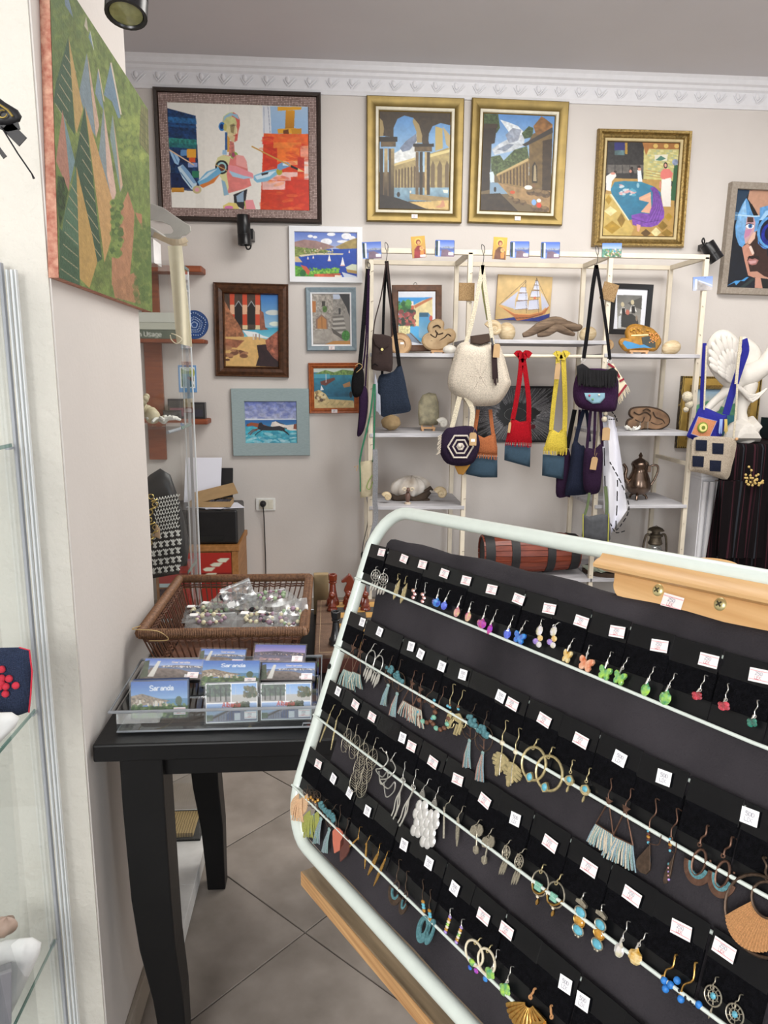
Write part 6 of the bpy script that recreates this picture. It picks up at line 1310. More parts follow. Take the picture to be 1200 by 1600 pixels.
for x, y, h in ((980,292,34),(1050,318,46),(868,282,16),(896,278,16),(1085,248,14)): p.poly([(x,y-h),(x+h*.25,y),(x-h*.22,y)], 'f2f2f6'); p.ell(x, y+2, h*.3, 3, 'e8c0b8')
WF = mat('white_frame_paint', 'eceef2', rough=.45, var=.03)
framed('framed_painting', 'white framed painting of a blue bay with sailing boats', ((450,352),(566,357),(566,443),(454,441)), YB, [('white_frame', WF, [(0,0),(0,.022),(.002,.024),(.03,.024),(.033,.012)])], None, p, (.032, .012))
# --- beach with striped tower
p = Pic(((437,460),(716,465),(722,858),(440,850)), 130, 184, 'd8ae66')
p.rect(620, 455, 725, 650, '2c6cb8', '9cc4d8'); p.ell(690, 560, 40, 14, 'e4e0d0', al=.8); p.ell(700, 620, 30, 12, 'd8e4d8'); p.rect(530, 640, 725, 705, '3a9cc0', '8cd0dc'); p.poly([(530,655),(600,665),(640,685),(690,700),(560,690)], 'e8eef0')
p.poly([(437,455),(625,460),(632,650),(520,655),(480,620),(440,600)], '4a3a30', nz=.2)
for x in (466, 531, 598): p.rect(x, 460, x+24, 640, 'c84c30'); p.rect(x, 520, x+24, 570, 'e0b090'); p.rect(x, 628, x+26, 650, 'dcc8a0')
for x in (492, 558): p.poly([(x,624),(x,530),(x+19,500),(x+38,530),(x+38,624)], '201c1c'); p.line([(x,530),(x+19,500),(x+38,530)], 4, 'a0a4a8')
p.poly([(440,500),(470,560),(510,620),(540,680),(530,710),(440,690)], 'a06a4c', nz=.35, nsc=5); p.poly([(620,545),(640,560),(650,640),(668,650),(622,655)], '8a5440', nz=.3)
p.poly([(440,690),(600,690),(690,712),(600,740),(610,830),(600,858),(440,850)], 'd8b070', nz=.08); p.poly([(440,700),(540,710),(500,750),(440,745)], '9a6248', nz=.3); p.dabs(445, 745, 540, 800, 16, 8, ['6a4434','a87858'], 3, 2); p.ell(450, 815, 14, 6, '5c3c30')
p.poly([(605,735),(725,725),(725,858),(600,850),(615,800)], '2e1c20', nz=.2); p.poly([(650,710),(725,650),(725,830),(690,800),(660,760)], '9c5c48', nz=.4, nsc=5)
for x in (584, 597, 615): p.rect(x, 675, x+7, 706, ['d8d0c8','a0908c','383840'][(x-584) % 3])
BRF = wood('walnut_frame', '5c3a24', '38200f', sc=8, stretch=(6, 6, 6), rough=.35)
framed('framed_painting', 'dark brown framed painting of a beach with a striped tower', ((333,441),(450,445),(452,591),(338,587)), YB, [('wooden_frame', BRF, [(0,0),(0,.02),(.004,.026),(.012,.02),(.03,.03),(.05,.022),(.056,.03),(.062,.012)])], None, p, (.061, .012))
# --- stone alley
p = Pic(((896,474),(1084,474),(1084,724),(902,724)), 100, 132, '8c8882')
p.rect(890, 470, 1000, 660, '98928a', nz=.35, nsc=4); p.rect(1000, 500, 1060, 580, '8a8680', nz=.3, nsc=4); p.poly([(1000,474),(1040,474),(1034,500),(1002,500)], 'b0bcd0'); p.poly([(1030,474),(1086,474),(1086,600),(1066,540)], '2c2c2e'); p.rect(896, 510, 916, 566, 'b0703c'); p.rect(946, 510, 962, 535, '3a3630'); p.ell(960, 550, 12, 16, '4c6c34', nz=.4)
p.poly([(916,645),(916,600),(944,575),(972,600),(974,648)], '86695a'); p.poly([(924,646),(924,602),(944,584),(966,602),(968,648)], 'b07a44'); p.line([(945,586),(946,646)], 2, '6a4424'); p.rect(1028, 545, 1038, 575, '3a3a3a')
for k in range(8): p.poly([(1000-k*1, 585+k*11),(1050+k*2,582+k*11),(1054+k*2,590+k*11),(1000,595+k*11)], 'b0aca6' if k % 2 else '6c6864')
p.poly([(900,660),(980,650),(1010,660),(1040,700),(1000,712),(902,716)], 'a09a92', nz=.15); p.poly([(990,640),(1060,690),(1050,700),(1000,668)], '58544f'); p.poly([(960,722),(1000,706),(1084,706),(1084,724)], 'b8864c'); p.ell(1062, 680, 20, 26, '3c7a34', nz=.4, nsc=3)
BLF = mat('blue_grey_frame', '8798a2', rough=.55, var=.15, sc=40)
framed('framed_painting', 'blue-grey framed painting of a stone alley with steps', ((477,449),(556,450),(557,548),(480,549)), YB, [('blue_frame', BLF, [(0,0),(0,.02),(.006,.026),(.02,.02),(.028,.016)]), ('white_liner', WF, [(.0275,.015),(.029,.019),(.036,.016),(.038,.01)])], None, p, (.0375, .01), extra=[(0, .018)])
# --- harbour
p = Pic(((903,858),(1094,858),(1094,1056),(908,1054)), 96, 98, '2f7a98')
p.rect(900, 855, 1096, 880, 'c8d4cc'); p.poly([(900,890),(960,868),(1000,880),(1040,866),(1096,874),(1096,895),(900,900)], '6c8c4c', nz=.4, nsc=3); p.rect(900, 893, 1096, 1000, '2e8098', '1f6080', nz=.15); p.rect(900, 888, 980, 908, '4a9cb4')
p.poly([(905,975),(930,965),(960,985),(975,1010),(1090,1020),(1096,1056),(905,1056)], 'd0bc88', nz=.15); p.poly([(935,925),(1000,905),(1006,915),(960,945),(940,940)], '6a3c34'); p.line([(962,888),(962,930)], 2, 'e8e8e8'); p.poly([(1040,940),(1074,926),(1078,950),(1046,956)], 'b08458'); p.poly([(940,942),(952,965),(936,968)], 'e8e8ec'); p.dabs(915, 975, 960, 1020, 18, 6, ['4c3c30','8c7450','e0d4b0'], 4); p.ell(1078, 990, 7, 16, '2c2c30')
for x in range(960, 1090, 26): p.line([(x,1040),(x+16,1024)], 2, 'a08c60')
ORF = wood('orange_wood_frame', 'b0602c', '8c4420', sc=12, stretch=(5, 5, 5), rough=.4)
framed('framed_painting', 'orange wooden framed painting of a harbour with boats', ((481,566),(560,568),(562,645),(484,646)), YB, [('wooden_frame', ORF, [(0,0),(0,.018),(.004,.024),(.012,.02),(.018,.024),(.03,.014),(.032,.008)])], None, p, (.031, .009), extra=[(0, .014)])
# --- running horses
p = Pic(((775,197),(1125,197),(1132,487),(782,483)), 150, 122, '5c78c0')
p.rect(770, 190, 1140, 322, '6676b8', 'a8aecc', nz=.25, nsc=8); p.dabs(780, 200, 1130, 320, 80, 10, ['8e98c8','c8cce0','5c6cb4'], 2, 2, .3); p.poly([(770,314),(1140,318),(1140,328),(770,326)], 'dfe6ee'); p.rect(770, 324, 1140, 372, '2f64a8', '3a86b8'); p.rect(770, 370, 1140, 490, '4ab0c4', '3c9cb8', nz=.2, nsc=6); p.dabs(780, 400, 1130, 480, 50, 8, ['8cd8e0','d8ecf0','3490b0'], 6, 3, .5)
p.poly([(960,340),(985,334),(1010,350),(1060,362),(1110,356),(1132,350),(1132,400),(1080,398),(1050,385),(1030,380),(1000,378),(950,368)], 'e8e0d8', nz=.08); p.poly([(1108,356),(1132,352),(1132,392),(1105,388)], '8a4c38'); p.line([(990,336),(1040,356)], 4, '4c4440')
p.poly([(788,355),(820,340),(850,345),(885,350),(930,366),(900,385),(850,372),(830,362),(795,368)], '9c5438'); p.poly([(872,345),(888,340),(905,362),(960,372),(1010,366),(1040,378),(1050,395),(1010,398),(940,398),(890,396),(862,385)], '2e2c34', nz=.15)
for a in ([(870,385),(830,392),(800,418)],[(860,392),(832,402),(812,425)],[(890,395),(862,412),(845,430)]): p.line(a, 6, '7a3c2c' if a[0][0] < 880 else '26262c')
for a in ([(1030,390),(1060,412),(1076,430)],[(1010,396),(1040,402),(1070,424)],[(1040,380),(1060,384)]): p.line(a, 6, '26262c')
p.line([(800,350),(790,362)], 5, '6a3424')
TLF = mat('sage_teal_frame', '9aacaf', rough=.6, var=.12, sc=50, stretch=(1,1,8))
framed('framed_painting', 'wide sage-teal framed painting of horses running through surf', ((360,606),(482,608),(485,712),(366,711)), YB, [('teal_frame', TLF, [(0,0),(0,.022),(.003,.026),(.074,.022),(.078,.012)])], None, p, (.077, .012))
# --- small card on the wall
p = Pic(((0,0),(30,0),(30,44),(0,44)), 50, 74, '6fa0d4'); p.rect(3, 3.4, 27, 37, 'e8eef2'); p.rect(5, 5, 25, 35, '6a7a52', nz=.4, nsc=4); p.rect(10, 6, 15, 35, 'c8d4d8'); p.rect(17, 14, 21, 35, '3a4450'); p.ell(22, 12, 5, 8, 'a8b060'); p.rect(21, 26, 25, 31, 'e8ecec')
P_ = [at(x, y, YB) for x, y in ((278,570),(307,571),(308,613),(280,613))]; c = sum(P_, Vector())/4
t = thing('wall_card', 'small blue bordered photo card on the back wall beside the showcase', 'card', c); part('card_board', G().box(-.053, .053, -.002, 0, -.079, .079), WF, t, raw=True); canvas('printed_face', p, .106, .158, t, (0, -.0028, 0), m=M_print)

# --- big relief painting of cypress-like triangles on the left pillar
XP = XW+.017
def atx(px, py, X): r = ray(px, py); return CAM+r*(X/r.x)
QD = [(1.3504, 2.1433), (1.9985, 2.1264), (1.9385, 1.6383), (1.2915, 1.6451)]   # TL, TR, BR, BL (y, z)
y0_, y1_, z0_, z1_ = 1.29, 2.0, 1.64, 2.14
qd = [tuple(4*v for v in proj((XP, yy, zz))) for yy, zz in QD]
p = Pic(qd, 300, 330, '6d8a36')
# drawing space: crop pixels x4 of the photograph; corners TL, TR, BR, BL of the visible face
p.poly([(200,-300),(1000,-300),(1000,2100),(200,2100)], '72883c', nz=.25, nsc=9)
p.dabs(300, -100, 960, 1950, 1500, 13, ['5f7c30','8a9e44','6d8a34','9aab50','4f6c2c','7f9440'], 5, .7, .35)
p.dabs(740, 700, 950, 1000, 120, 16, ['9cae48','a8b850'], 8, .8, .35); p.dabs(320, 0, 500, 600, 160, 18, ['56743a','648040'], 9, .8, .35)
def spire(pts, col, **k): p.poly(pts, col, nz=.08, nsc=6, **k)
spire([(430,0),(460,120),(408,40),(400,-60)], '6f8aa0'); spire([(540,110),(556,210),(528,170)], 'c4b8a0'); spire([(565,200),(588,320),(555,240)], '6f8ea4'); p.line([(565,200),(588,318)], 3, 'e0dcc8')
spire([(692,400),(755,740),(740,745),(700,640),(650,600)], '6a8aa2'); p.line([(695,400),(757,720)], 9, 'd8c4b0')
spire([(615,440),(652,700),(630,665),(596,590)], '7390a4'); p.line([(617,440),(652,640)], 6, 'd4b8a0')
spire([(545,340),(600,860),(560,800),(498,600),(500,560)], '7c929e'); spire([(547,340),(622,790),(602,870)], 'd0a890')
spire([(646,680),(725,1210),(690,1290),(620,960)], '82949a'); spire([(650,680),(728,1210),(705,1280),(670,1100)], 'd8b09c'); spire([(705,720),(768,1170),(752,1205),(688,860)], '7d9694'); spire([(706,720),(768,1160),(755,1200)], 'd0a888')
def stripes(pts, a, b, n, dx, dy):
 for k in range(n): t = k/(n-1); x = a[0]+(b[0]-a[0])*t; y = a[1]+(b[1]-a[1])*t; p.line([(x, y), (x+dx*(1-.0*t), y+dy)], 4, 'cdb488', .9)
spire([(428,240),(470,830),(470,850),(335,640),(350,520)], '3f6144'); stripes(0, (408,350), (345,650), 6, 70, 110)
spire([(430,240),(520,690),(480,840),(470,800)], 'c8a058')
spire([(392,690),(440,1040),(432,1200),(350,1010),(356,960)], 'bc7c64'); spire([(398,720),(470,1010),(440,1150)], '6f929a')
spire([(530,670),(640,1620),(610,1640),(480,1060),(465,1040)], '36583c'); spire([(533,670),(700,1240),(695,1500),(655,1640),(600,1200)], 'cf9c58')
for k in range(9): y = 830+k*85; p.line([(500-k*4+k*12, y), (560+k*9, y+95)], 4, 'cdb488', .9)
spire([(478,1040),(497,1560),(500,1700),(380,1520),(400,1350)], '4f7858'); spire([(370,1420),(495,1560),(500,1790),(372,1740)], '3f6444'); spire([(478,1040),(580,1480),(610,1640),(560,1800),(500,1740),(490,1400)], 'c89c4c')
for k in range(8): y = 1150+k*75; p.line([(440-k*9, y), (490, y+80)], 4, 'cdb488', .9)
p.poly([(360,1100),(400,1110),(425,1200),(400,1340),(375,1420),(352,1250)], '34501f', nz=.5, nsc=4)
p.poly([(800,1200),(840,1330),(835,1480),(800,1860),(700,1780),(700,1600),(760,1540),(740,1420),(760,1300)], 'bc7e54', nz=.12); p.poly([(845,1330),(885,1340),(890,1430),(860,1370)], 'b87850'); p.poly([(700,1760),(850,1700),(880,1900),(720,1860)], 'b47a50', nz=.15); p.dabs(700, 1250, 760, 1600, 90, 14, ['6b8a38','86a044','4c6c2c'], 4); p.dabs(840, 1400, 950, 1900, 120, 16, ['4c6a2c','5e7c34'], 6, .8, .5)
p.poly([(880,655),(925,690),(930,975),(868,890)], '7b7a44', nz=.2)
for k in range(6): p.line([(872,700+k*40),(930,760+k*42)], 3, '57603a')
for k in range(4): p.line([(880+k*13,670),(876+k*15,930)], 2, '57603a')
p.a = (p.a.mean(2, keepdims=True)*.22+p.a*.78)*.9
cv = thing('relief_painting', 'large unframed green painting of tall triangular trees on the left pillar', 'picture', (XW+.011, (y0_+y1_)/2, (z0_+z1_)/2))
W_ = y1_-y0_; H_ = z1_-z0_
me = p.mesh('canvas', W_, H_)
for v in me.vertices:
 u, t = v.co.x/W_+.5, .5-v.co.z/H_; a = [(QD[0][i]*(1-u)+QD[1][i]*u)*(1-t)+(QD[3][i]*(1-u)+QD[2][i]*u)*t for i in (0, 1)]; v.co.x, v.co.z = a[0]-(y0_+y1_)/2, a[1]-(z0_+z1_)/2
o = bpy.data.objects.new('canvas', me); C.objects.link(o); me.materials.append(paintmat('relief_paint', rough=.75, var=.22, scale=190, bump=1)); o.parent = cv; o.rotation_euler = (0, 0, PI/2); o.location = (.0065, 0, 0)
pan = G().prism(QD, (0,0,0), (0,1,0), (0,0,1), (1,0,0), XW+.0005, XP-.0003); part('panel', pan, mat('terracotta_edge', 'a86452', rough=.8, col2='d0a088', sc=95, bump=.8, bsc=200), cv)
# ================================================================ cream shelving with everything on it
M_crm = mat('cream_painted_wood', 'dcd2bf', rough=.7, var=.1, sc=12, bump=.3, bsc=60)
M_shw = mat('whitewashed_shelf', 'c9c8cc', rough=.7, col2='9b9a9e', sc=5, stretch=(1, 8, 8), bump=.2)
FY, BY_ = 3.98, 4.40
SX = [at(579, 600, FY).x, at(729, 600, FY).x, at(944, 560, FY).x, at(1090, 560, FY).x]
top = at(800, 392, FY).z; HW = .0125
un = thing('shelving_unit', 'cream painted open wooden shelving unit along the back wall', 'shelf', (1.1, 4.19, 0))
for x in SX:
 part('front_post', G().box(x-HW, x+HW, FY-HW, FY+HW, 0, top-HW), M_crm, un, bev=.002); part('rear_post', G().box(x-HW, x+HW, BY_-HW, BY_+HW, 0, top-HW), M_crm, un, bev=.002)
 part('cross_rail', G().box(x-HW*.8, x+HW*.8, FY+HW, BY_-HW, top-HW*2, top), M_crm, un)
 part('cross_rail', G().box(x-HW*.8, x+HW*.8, FY+HW, BY_-HW, .985, 1.005) if x > 2 else G().box(x-HW*.8, x+HW*.8, FY+HW, BY_-HW, .2, .22), M_crm, un)
for y in (FY, BY_): part('top_rail', G().box(SX[0]-HW, SX[3]+HW, y-HW, y+HW, top-HW*2, top), M_crm, un, bev=.002)
Z1, Z2, Z3, Z4 = at(650, 552, FY).z, at(650, 677, FY).z, at(650, 790, FY).z, .335
ZB = at(820, 531, FY).z; ZR = [at(1010, 553, FY).z, at(1020, 675, FY).z, at(1030, 788, FY).z]
def board(x0, x1, z, lab=None): part('shelf_board', G().box(x0-.005, x1+.005, FY-.018, BY_+.01, z-.02, z), M_shw, un, bev=.002)
for z in (Z1, Z2, Z3, Z4): board(SX[0], SX[1], z)
board(SX[1], SX[2], ZB); board(SX[1], SX[2], Z4)
for z in ZR+[Z4]: board(SX[2], SX[3], z)
rz = at(800, 556, FY).z
part('hanging_rod', G().tube([(SX[1], FY-.004, rz), (SX[2], FY-.004, rz)], .0095, 12), M_crm, un, sm=50)
sc = at(729, 643, FY).z
g = G()
for x in SX:
 for k in range(14): z = top-.12-k*.15; g.tube([(x, FY-HW, z), (x+(-.012 if x > 1 else .012), FY-HW-.012, z+.004)], .0012, 4)
part('nail_row', g, mat('rusty_nail', '8a7c6c', rough=.6, metal=.5), un)
W_ir = mat('grey_wire', '5a5a5c', rough=.4, metal=.8)
def Q(px, py, d=0, Y=3.93): return at(px, py, Y+d)
# --- magnets pegged on the top rail
def mag_pic(kind):
 p = Pic(((0,0),(100,0),(100,76),(0,76)) if kind != 'icon' and kind != 'icon2' else ((0,0),(60,0),(60,100),(0,100)), 36 if 'icon' not in kind else 26, 28 if 'icon' not in kind else 42, '6888cc')
 if 'icon' in kind:
  p.rect(0, 0, 60, 100, 'c8a04c' if kind == 'icon' else 'd0a848', 'b08a58'); p.ell(30, 26, 15, 17, 'e0b860'); p.ell(30, 28, 10, 12, '7a3a34'); p.ell(31, 30, 6, 8, 'c89870'); p.poly([(8,100),(12,60),(26,42),(42,46),(54,64),(56,100)], '8a3c40' if kind == 'icon' else '6a4a3c', nz=.2); p.ell(42, 58, 9, 10, 'd8b070'); p.ell(43, 56, 5, 6, 'c08c64'); p.poly([(34,70),(52,66),(50,92),(36,94)], 'c8884c')
  if kind == 'icon': p.rect(34, 86, 56, 97, 'ece8e8')
 elif kind == 'hill': p.rect(0, 0, 100, 34, '5c84cc', 'b4c0e0'); p.rect(0, 30, 100, 76, '5c8478', nz=.5, nsc=3); p.rect(40, 34, 80, 48, '4c94b0'); p.dabs(10, 34, 95, 74, 60, 4, ['d8c8bc','6c9048','b88878','4c7048'], 2)
 elif kind == 'pale': p.rect(0, 0, 100, 76, '7c98d4', 'c0c4d4'); p.poly([(20,70),(24,20),(40,30),(100,62),(100,76),(20,76)], 'a8a4a4', nz=.3); p.rect(12, 14, 22, 66, 'e4e4e4'); p.line([(30,22),(96,50)], 5, 'd8dcf0')
 else: p.rect(0, 0, 100, 36, '4464b8', '98a8d8'); p.rect(0, 34, 100, 50, '5868a0'); p.poly([(30,76),(34,44),(60,42),(100,60),(100,76)], '7a6878', nz=.2); p.poly([(30,34),(60,28),(100,32),(100,38),(30,38)], '8890a0', nz=.4, nsc=2); p.rect(4, 6, 14, 70, '2c3c34'); p.rect(15, 6, 24, 72, 'dcdcd8'); p.rect(70, 56, 94, 68, 'f0f0f2')
 return p
MG = {}
for i, (x, y, k, w_, h_, r_, lb) in enumerate([(581,391,'sea',27,23,-.06,'sea-front photo magnet at the left end of the top rail'), (654,386,'icon',20,30,-.1,'golden icon card of a mother and child, left one on the top rail'), (695,388,'sea',28,21,0,'sea-front photo magnet right of the left icon card'), (781,388,'icon2',20,31,.04,'golden icon card of a mother and child, right one on the top rail'),
   (812,390,'sea',28,21,-.02,'sea-front photo magnet just right of the right icon card'), (860,391,'sea',28,21,-.02,'sea-front photo magnet second right of the right icon card'), (956,391,'hill',29,20,-.02,'green bay photo magnet on the top rail below the bath painting'), (1098,443,'pale',30,20,-.06,'pale photo magnet on the right-hand post')]):
 c = at(x, y, FY-HW-.004); W, H = w_*3.96/F*1.05, h_*3.96/F*1.03
 t = thing('photo_magnet', lb, 'magnet', c, (0, r_, 0), 'souvenir magnets on the shelving'); part('magnet_board', G().box(-W/2, W/2, 0, .003, -H/2, H/2), M_card, t, raw=True)
 if k not in MG: MG[k] = mag_pic(k).mesh('printed_face', W, H)
 canvas('printed_face', MG[k], W, H, t, (0, -.0006, 0), m=M_print)
for x, y, r_, lb in ((729,456,0,'square woven raffia coaster on the post beside the cream bag'), (952,456,.25,'tilted square woven raffia coaster beside the folk photograph')):
 c = at(x, y, FY-HW-.006); s_ = .04; t = thing('raffia_coaster', lb, 'coaster', c, (0, r_, 0))
 part('woven_pad', G().box(-s_, s_, -.003, .003, -s_*1.1, s_*1.1), mat('woven_raffia', 'a88a62', rough=.85, tex='voronoi', col2='90744e', sc=160, bump=1), t, raw=True, bev=.004)
 part('edge_cord', G().tube([(-s_, 0, -s_*1.1), (s_, 0, -s_*1.1), (s_, 0, s_*1.1), (-s_, 0, s_*1.1)], .003, 6, closed=True), mat('woven_raffia', 'b08a5c'), t, raw=True)
# --- pictures on the shelves
p = Pic(((385,458),(655,460),(650,838),(385,835)), 84, 108, 'dfe4ee')
p.poly([(390,503),(630,503),(628,822),(390,790)], '3f98dc', '5cb4e4'); p.poly([(490,560),(560,525),(630,505),(630,720),(500,700)], 'e0d09c', nz=.12); p.poly([(500,560),(590,515),(630,503),(630,515),(560,550),(505,580)], 'c07850'); p.rect(470, 530, 496, 590, 'ece4dc'); p.rect(460, 560, 498, 600, 'b85c44', nz=.2); p.poly([(535,615),(600,610),(630,650),(625,820),(530,780)], '3f8cc0', 'a4c8dc'); p.rect(536, 610, 600, 640, '2a5a78')
p.dabs(390, 530, 470, 600, 60, 14, ['3c7a3c','5c9c4c','2c5a30'], 1); p.dabs(390, 600, 500, 700, 90, 13, ['2c3c30','8c3c40','4a5a44','c06058'], 2); p.rect(390, 700, 470, 780, 'e0d8a0', nz=.3, nsc=2); p.poly([(390,770),(480,750),(560,830),(390,790)], '7c8ca0'); p.line([(470,750),(545,825)], 5, '4c4438'); p.ell(618, 650, 12, 20, 'c85c4c')
framed('framed_print', 'brown framed print of a sunny village street, standing on the left top shelf', ((612,446),(690,445),(689,549),(613,549)), 4.32, [('wooden_frame', wood('mid_brown_frame', '6b452a', '4a2e1a', sc=9, stretch=(4,4,4), rough=.4), [(0,0),(0,.014),(.004,.018),(.03,.016),(.036,.01)])], None, p, (.035, .009))
part('hanging_loop', G().tube([at(649+2.5*math.cos(a), 444+2.5*math.sin(a), 4.32) for a in np.linspace(0, 2*PI, 9)[:-1]], .0015, 5, closed=True), mat('dark_hole', '0d0d0d'), bpy.data.objects['framed_print'])
p = Pic(((443,347),(868,355),(828,690),(443,612)), 120, 92, 'd0a864')
p.rect(430, 330, 880, 700, 'cdb07a', 'c2a268', nz=.1, nsc=14); p.poly([(443,612),(560,615),(700,640),(832,630),(828,700),(443,690)], '24307c', nz=.12)
p.poly([(462,535),(530,575),(570,600),(660,618),(760,612),(832,575),(790,625),(760,632),(650,640),(575,640),(555,612)], 'b06a3c'); p.line([(462,535),(560,596),(660,614),(760,606),(832,574)], 5, 'e0a060'); p.line([(565,622),(660,634),(770,624)], 4, '4c2c1c')
for x0, x1, y0, y1 in ((585,640,430,470),(575,650,470,520),(560,650,520,575),(700,735,385,420),(690,742,420,455),(668,745,458,505),(650,740,520,588)): p.poly([(x0+8,y0),(x1-6,y0),(x1,y1),(x0,y1-4)], 'b8bcd0', 'd0d4e4'); p.line([(x0,y1-4),(x1,y1)], 3, '6a4a34'); p.line([(x0+6,y0),(x1-6,y0)], 3, '6a4a34')
for pts in ([(580,455),(470,530),(540,560)],[(560,480),(500,535),(560,570)],[(750,460),(800,580),(762,600)],[(762,475),(826,575),(800,592)]): p.poly(pts, 'bcc0d4')
for a in ([(630,385),(640,600)],[(715,365),(735,610)],[(630,385),(462,530)],[(635,390),(590,440)],[(718,370),(830,575)],[(720,370),(650,520)]): p.line(a, 2.4, '3c3430')
p.rect(694, 500, 712, 516, 'c86040')
P_ = [at(x, y, 4.49) for x, y in ((775,433),(865,436),(856,507),(775,489))]
sp = thing('ship_painting', 'unframed painting of a two-masted sailing ship on the wall above the middle shelf', 'picture', sum(P_, Vector())/4, (0, .03, 0))
W, H = .33, .26
part('wooden_panel', G().box(-W/2, W/2, -.012, 0, -H/2, H/2), wood('pine_panel', 'c9a063', 'b48a4e'), sp, raw=True); canvas('canvas', p, W, H, sp, (0, -.0125, 0))
p = Pic(((497,432),(712,436),(688,702),(452,700)), 72, 84, 'e4e6ee'); p.poly([(500,470),(672,472),(655,702),(486,698)], '6f6f6c', 'a09c94', nz=.1); p.poly([(570,520),(672,480),(668,560),(600,540)], '55534f'); p.poly([(505,680),(525,600),(545,590),(600,590),(640,620),(650,700)], '3a3a38')
for x, y in ((535,530),(605,515)): p.ell(x, y, 12, 16, 'c8bc9c'); p.poly([(x-24,y+60),(x-8,y+20),(x+14,y+18),(x+30,y+60)], 'e4e2de'); p.poly([(x-8,y+24),(x+16,y+22),(x+18,y+70),(x-8,y+72)], '2c2a2a')
p.ell(568, 580, 14, 18, 'b86c5c'); p.poly([(490,690),(500,610),(520,600),(515,690)], 'c8ccd0'); p.ell(632, 620, 8, 20, '8c7c6c')
framed('framed_photograph', 'black framed photograph of two seated folk musicians on the right shelf', ((955,443),(1019,445),(1013,525),(949,521)), 4.34, [('black_frame', mat('black_lacquer', '17171a', rough=.3), [(0,0),(0,.018),(.003,.022),(.028,.018),(.031,.01)])], None, p, (.03, .008))
p = Pic(((0,0),(128,0),(128,90),(0,90)), 190, 136, '141416'); R = random.Random(9)
for k in range(240):
 a = 2*PI*k/240; r0 = 24+R.random()*6; r1 = 44+R.random()*34; cx, cy = 66, 46
 x0, y0 = cx+math.cos(a)*r0*1.25, cy+math.sin(a)*r0*.85; x1, y1 = cx+math.cos(a)*r1*1.3, cy+math.sin(a)*r1; p.line([(x0, y0), (x1, y1)], .55, R.choice(['a8a8ac','8c8c92','c4c4c8','70707a']))
p.poly([(40,20),(52,42),(66,50),(90,44),(110,38),(98,50),(80,60),(60,58),(44,46),(36,30)], '0e0e10'); p.poly([(56,44),(70,38),(98,34),(108,42),(90,56),(66,58)], '1a1a1c'); p.ell(96, 66, 4, 4, '5a1420')
t, W, H = framed('string_art', 'black string art panel of an eye behind the hanging bags', ((744,603),(868,603),(862,692),(744,690)), YB-.001, [('thin_frame', mat('black_lacquer', '17171a'), [(0,0),(0,.012),(.002,.014),(.012,.014),(.013,.006)])], None, p, (.0125, .006))
g = G()
for k in range(60):
 a = 2*PI*k/60; g.tube([(math.cos(a)*.07+.0, -.007, math.sin(a)*.04), (math.cos(a)*.07, -.016, math.sin(a)*.04)], .0008, 4)
part('pin_ring', g, SIL, t, raw=True)
# gilt frame leaning behind the statue
p = Pic(((0,0),(100,0),(100,100),(0,100)), 90, 90, '6fb0b8'); p.rect(0, 0, 100, 40, '8cb4d8', 'e0d8c0'); p.poly([(0,40),(30,25),(60,38),(100,20),(100,60),(0,60)], '5c9a78', nz=.3); p.rect(0, 55, 100, 100, '3f8c9c', '2c6c7c', nz=.3); p.poly([(0,60),(30,50),(40,70),(10,90),(0,90)], 'b8a878', nz=.3)
framed('framed_painting', 'wide gold framed seascape leaning behind the winged statue', ((1065,587),(1186,590),(1176,700),(1052,700)), YB-.001, [('rope_edge', mat('gilt_rope', 'c4a85c', rough=.4, metal=.5, tex='wave', col2='3a2c14', sc=28, bump=1), [(0,0),(0,.03),(.005,.034),(.012,.03)]), ('wide_gilt', mat('flat_gilt', 'b8984e', rough=.4, metal=.5, var=.2, sc=20), [(.011,.028),(.016,.03),(.055,.026)]), ('carved_inner', OGF, [(.054,.026),(.06,.034),(.075,.03),(.08,.02)])], None, p, (.078, .012))
# --- natural objects
M_shl = mat('cream_shell', 'd2c2a0', rough=.45, col2='b49a74', sc=24, stretch=(1,1,4), bump=.3, bsc=60); M_shw2 = mat('white_shell', 'e6e2d8', rough=.5, var=.12, sc=60, bump=.4, bsc=120); M_shb = mat('banded_shell', 'c2a67e', rough=.5, col2='8f6f4a', sc=18, bump=.3)
def spiral_shell(name, label, px, py, r, Y, zb, m, turns=2.6, face=(0,-1,0), dark=None):
 """snail-like shell: a growing tube coiled in a plane facing the viewer"""
 c = at(px, py, Y); c.z = zb+r; t = thing(name, label, 'shell', (c.x, c.y, zb)); pts = []; rs = []; n = 44
 for k in range(n):
  q = k/(n-1); a = -PI*.5+turns*2*PI*(1-q)+.6; gr = math.exp(-2.6*q); R_ = r*.62*gr
  pts.append(c+Vector((math.cos(a)*R_, -r*.5*(1-gr)+.0, math.sin(a)*R_))); rs.append(max(.0012, r*.42*gr))
 part('whorl', G().tube(pts, rs, 12), m, t, sm=60); a0 = pts[0]; d = (pts[0]-pts[1]).normalized()
 part('mouth', G().lathe([(0, -.002), (rs[0]*.75, -.001), (rs[0]*.8, .0012), (rs[0]*.9, -.002)], a0, d, 14), dark or mat('shell_mouth', 'a88a68', rough=.6), t, sm=50)
 return t
def dome_shell(name, label, px, py, w, h, d, Y, zb, m, ribs=0, rot=0):
 c = at(px, py, Y); c.z = zb+h*.48; fn = (lambda th, ph: 1+.05*math.cos(ribs*th)) if ribs else None
 g = G().ell(c, (w/2*math.cos(rot),0,w/2*math.sin(rot)), (0,d/2,0), (-h/2*math.sin(rot),0,h/2*math.cos(rot)), 28 if ribs else 16, 12, fn); o = part(name, g, m, sm=60); return tag(o, label, 'shell')
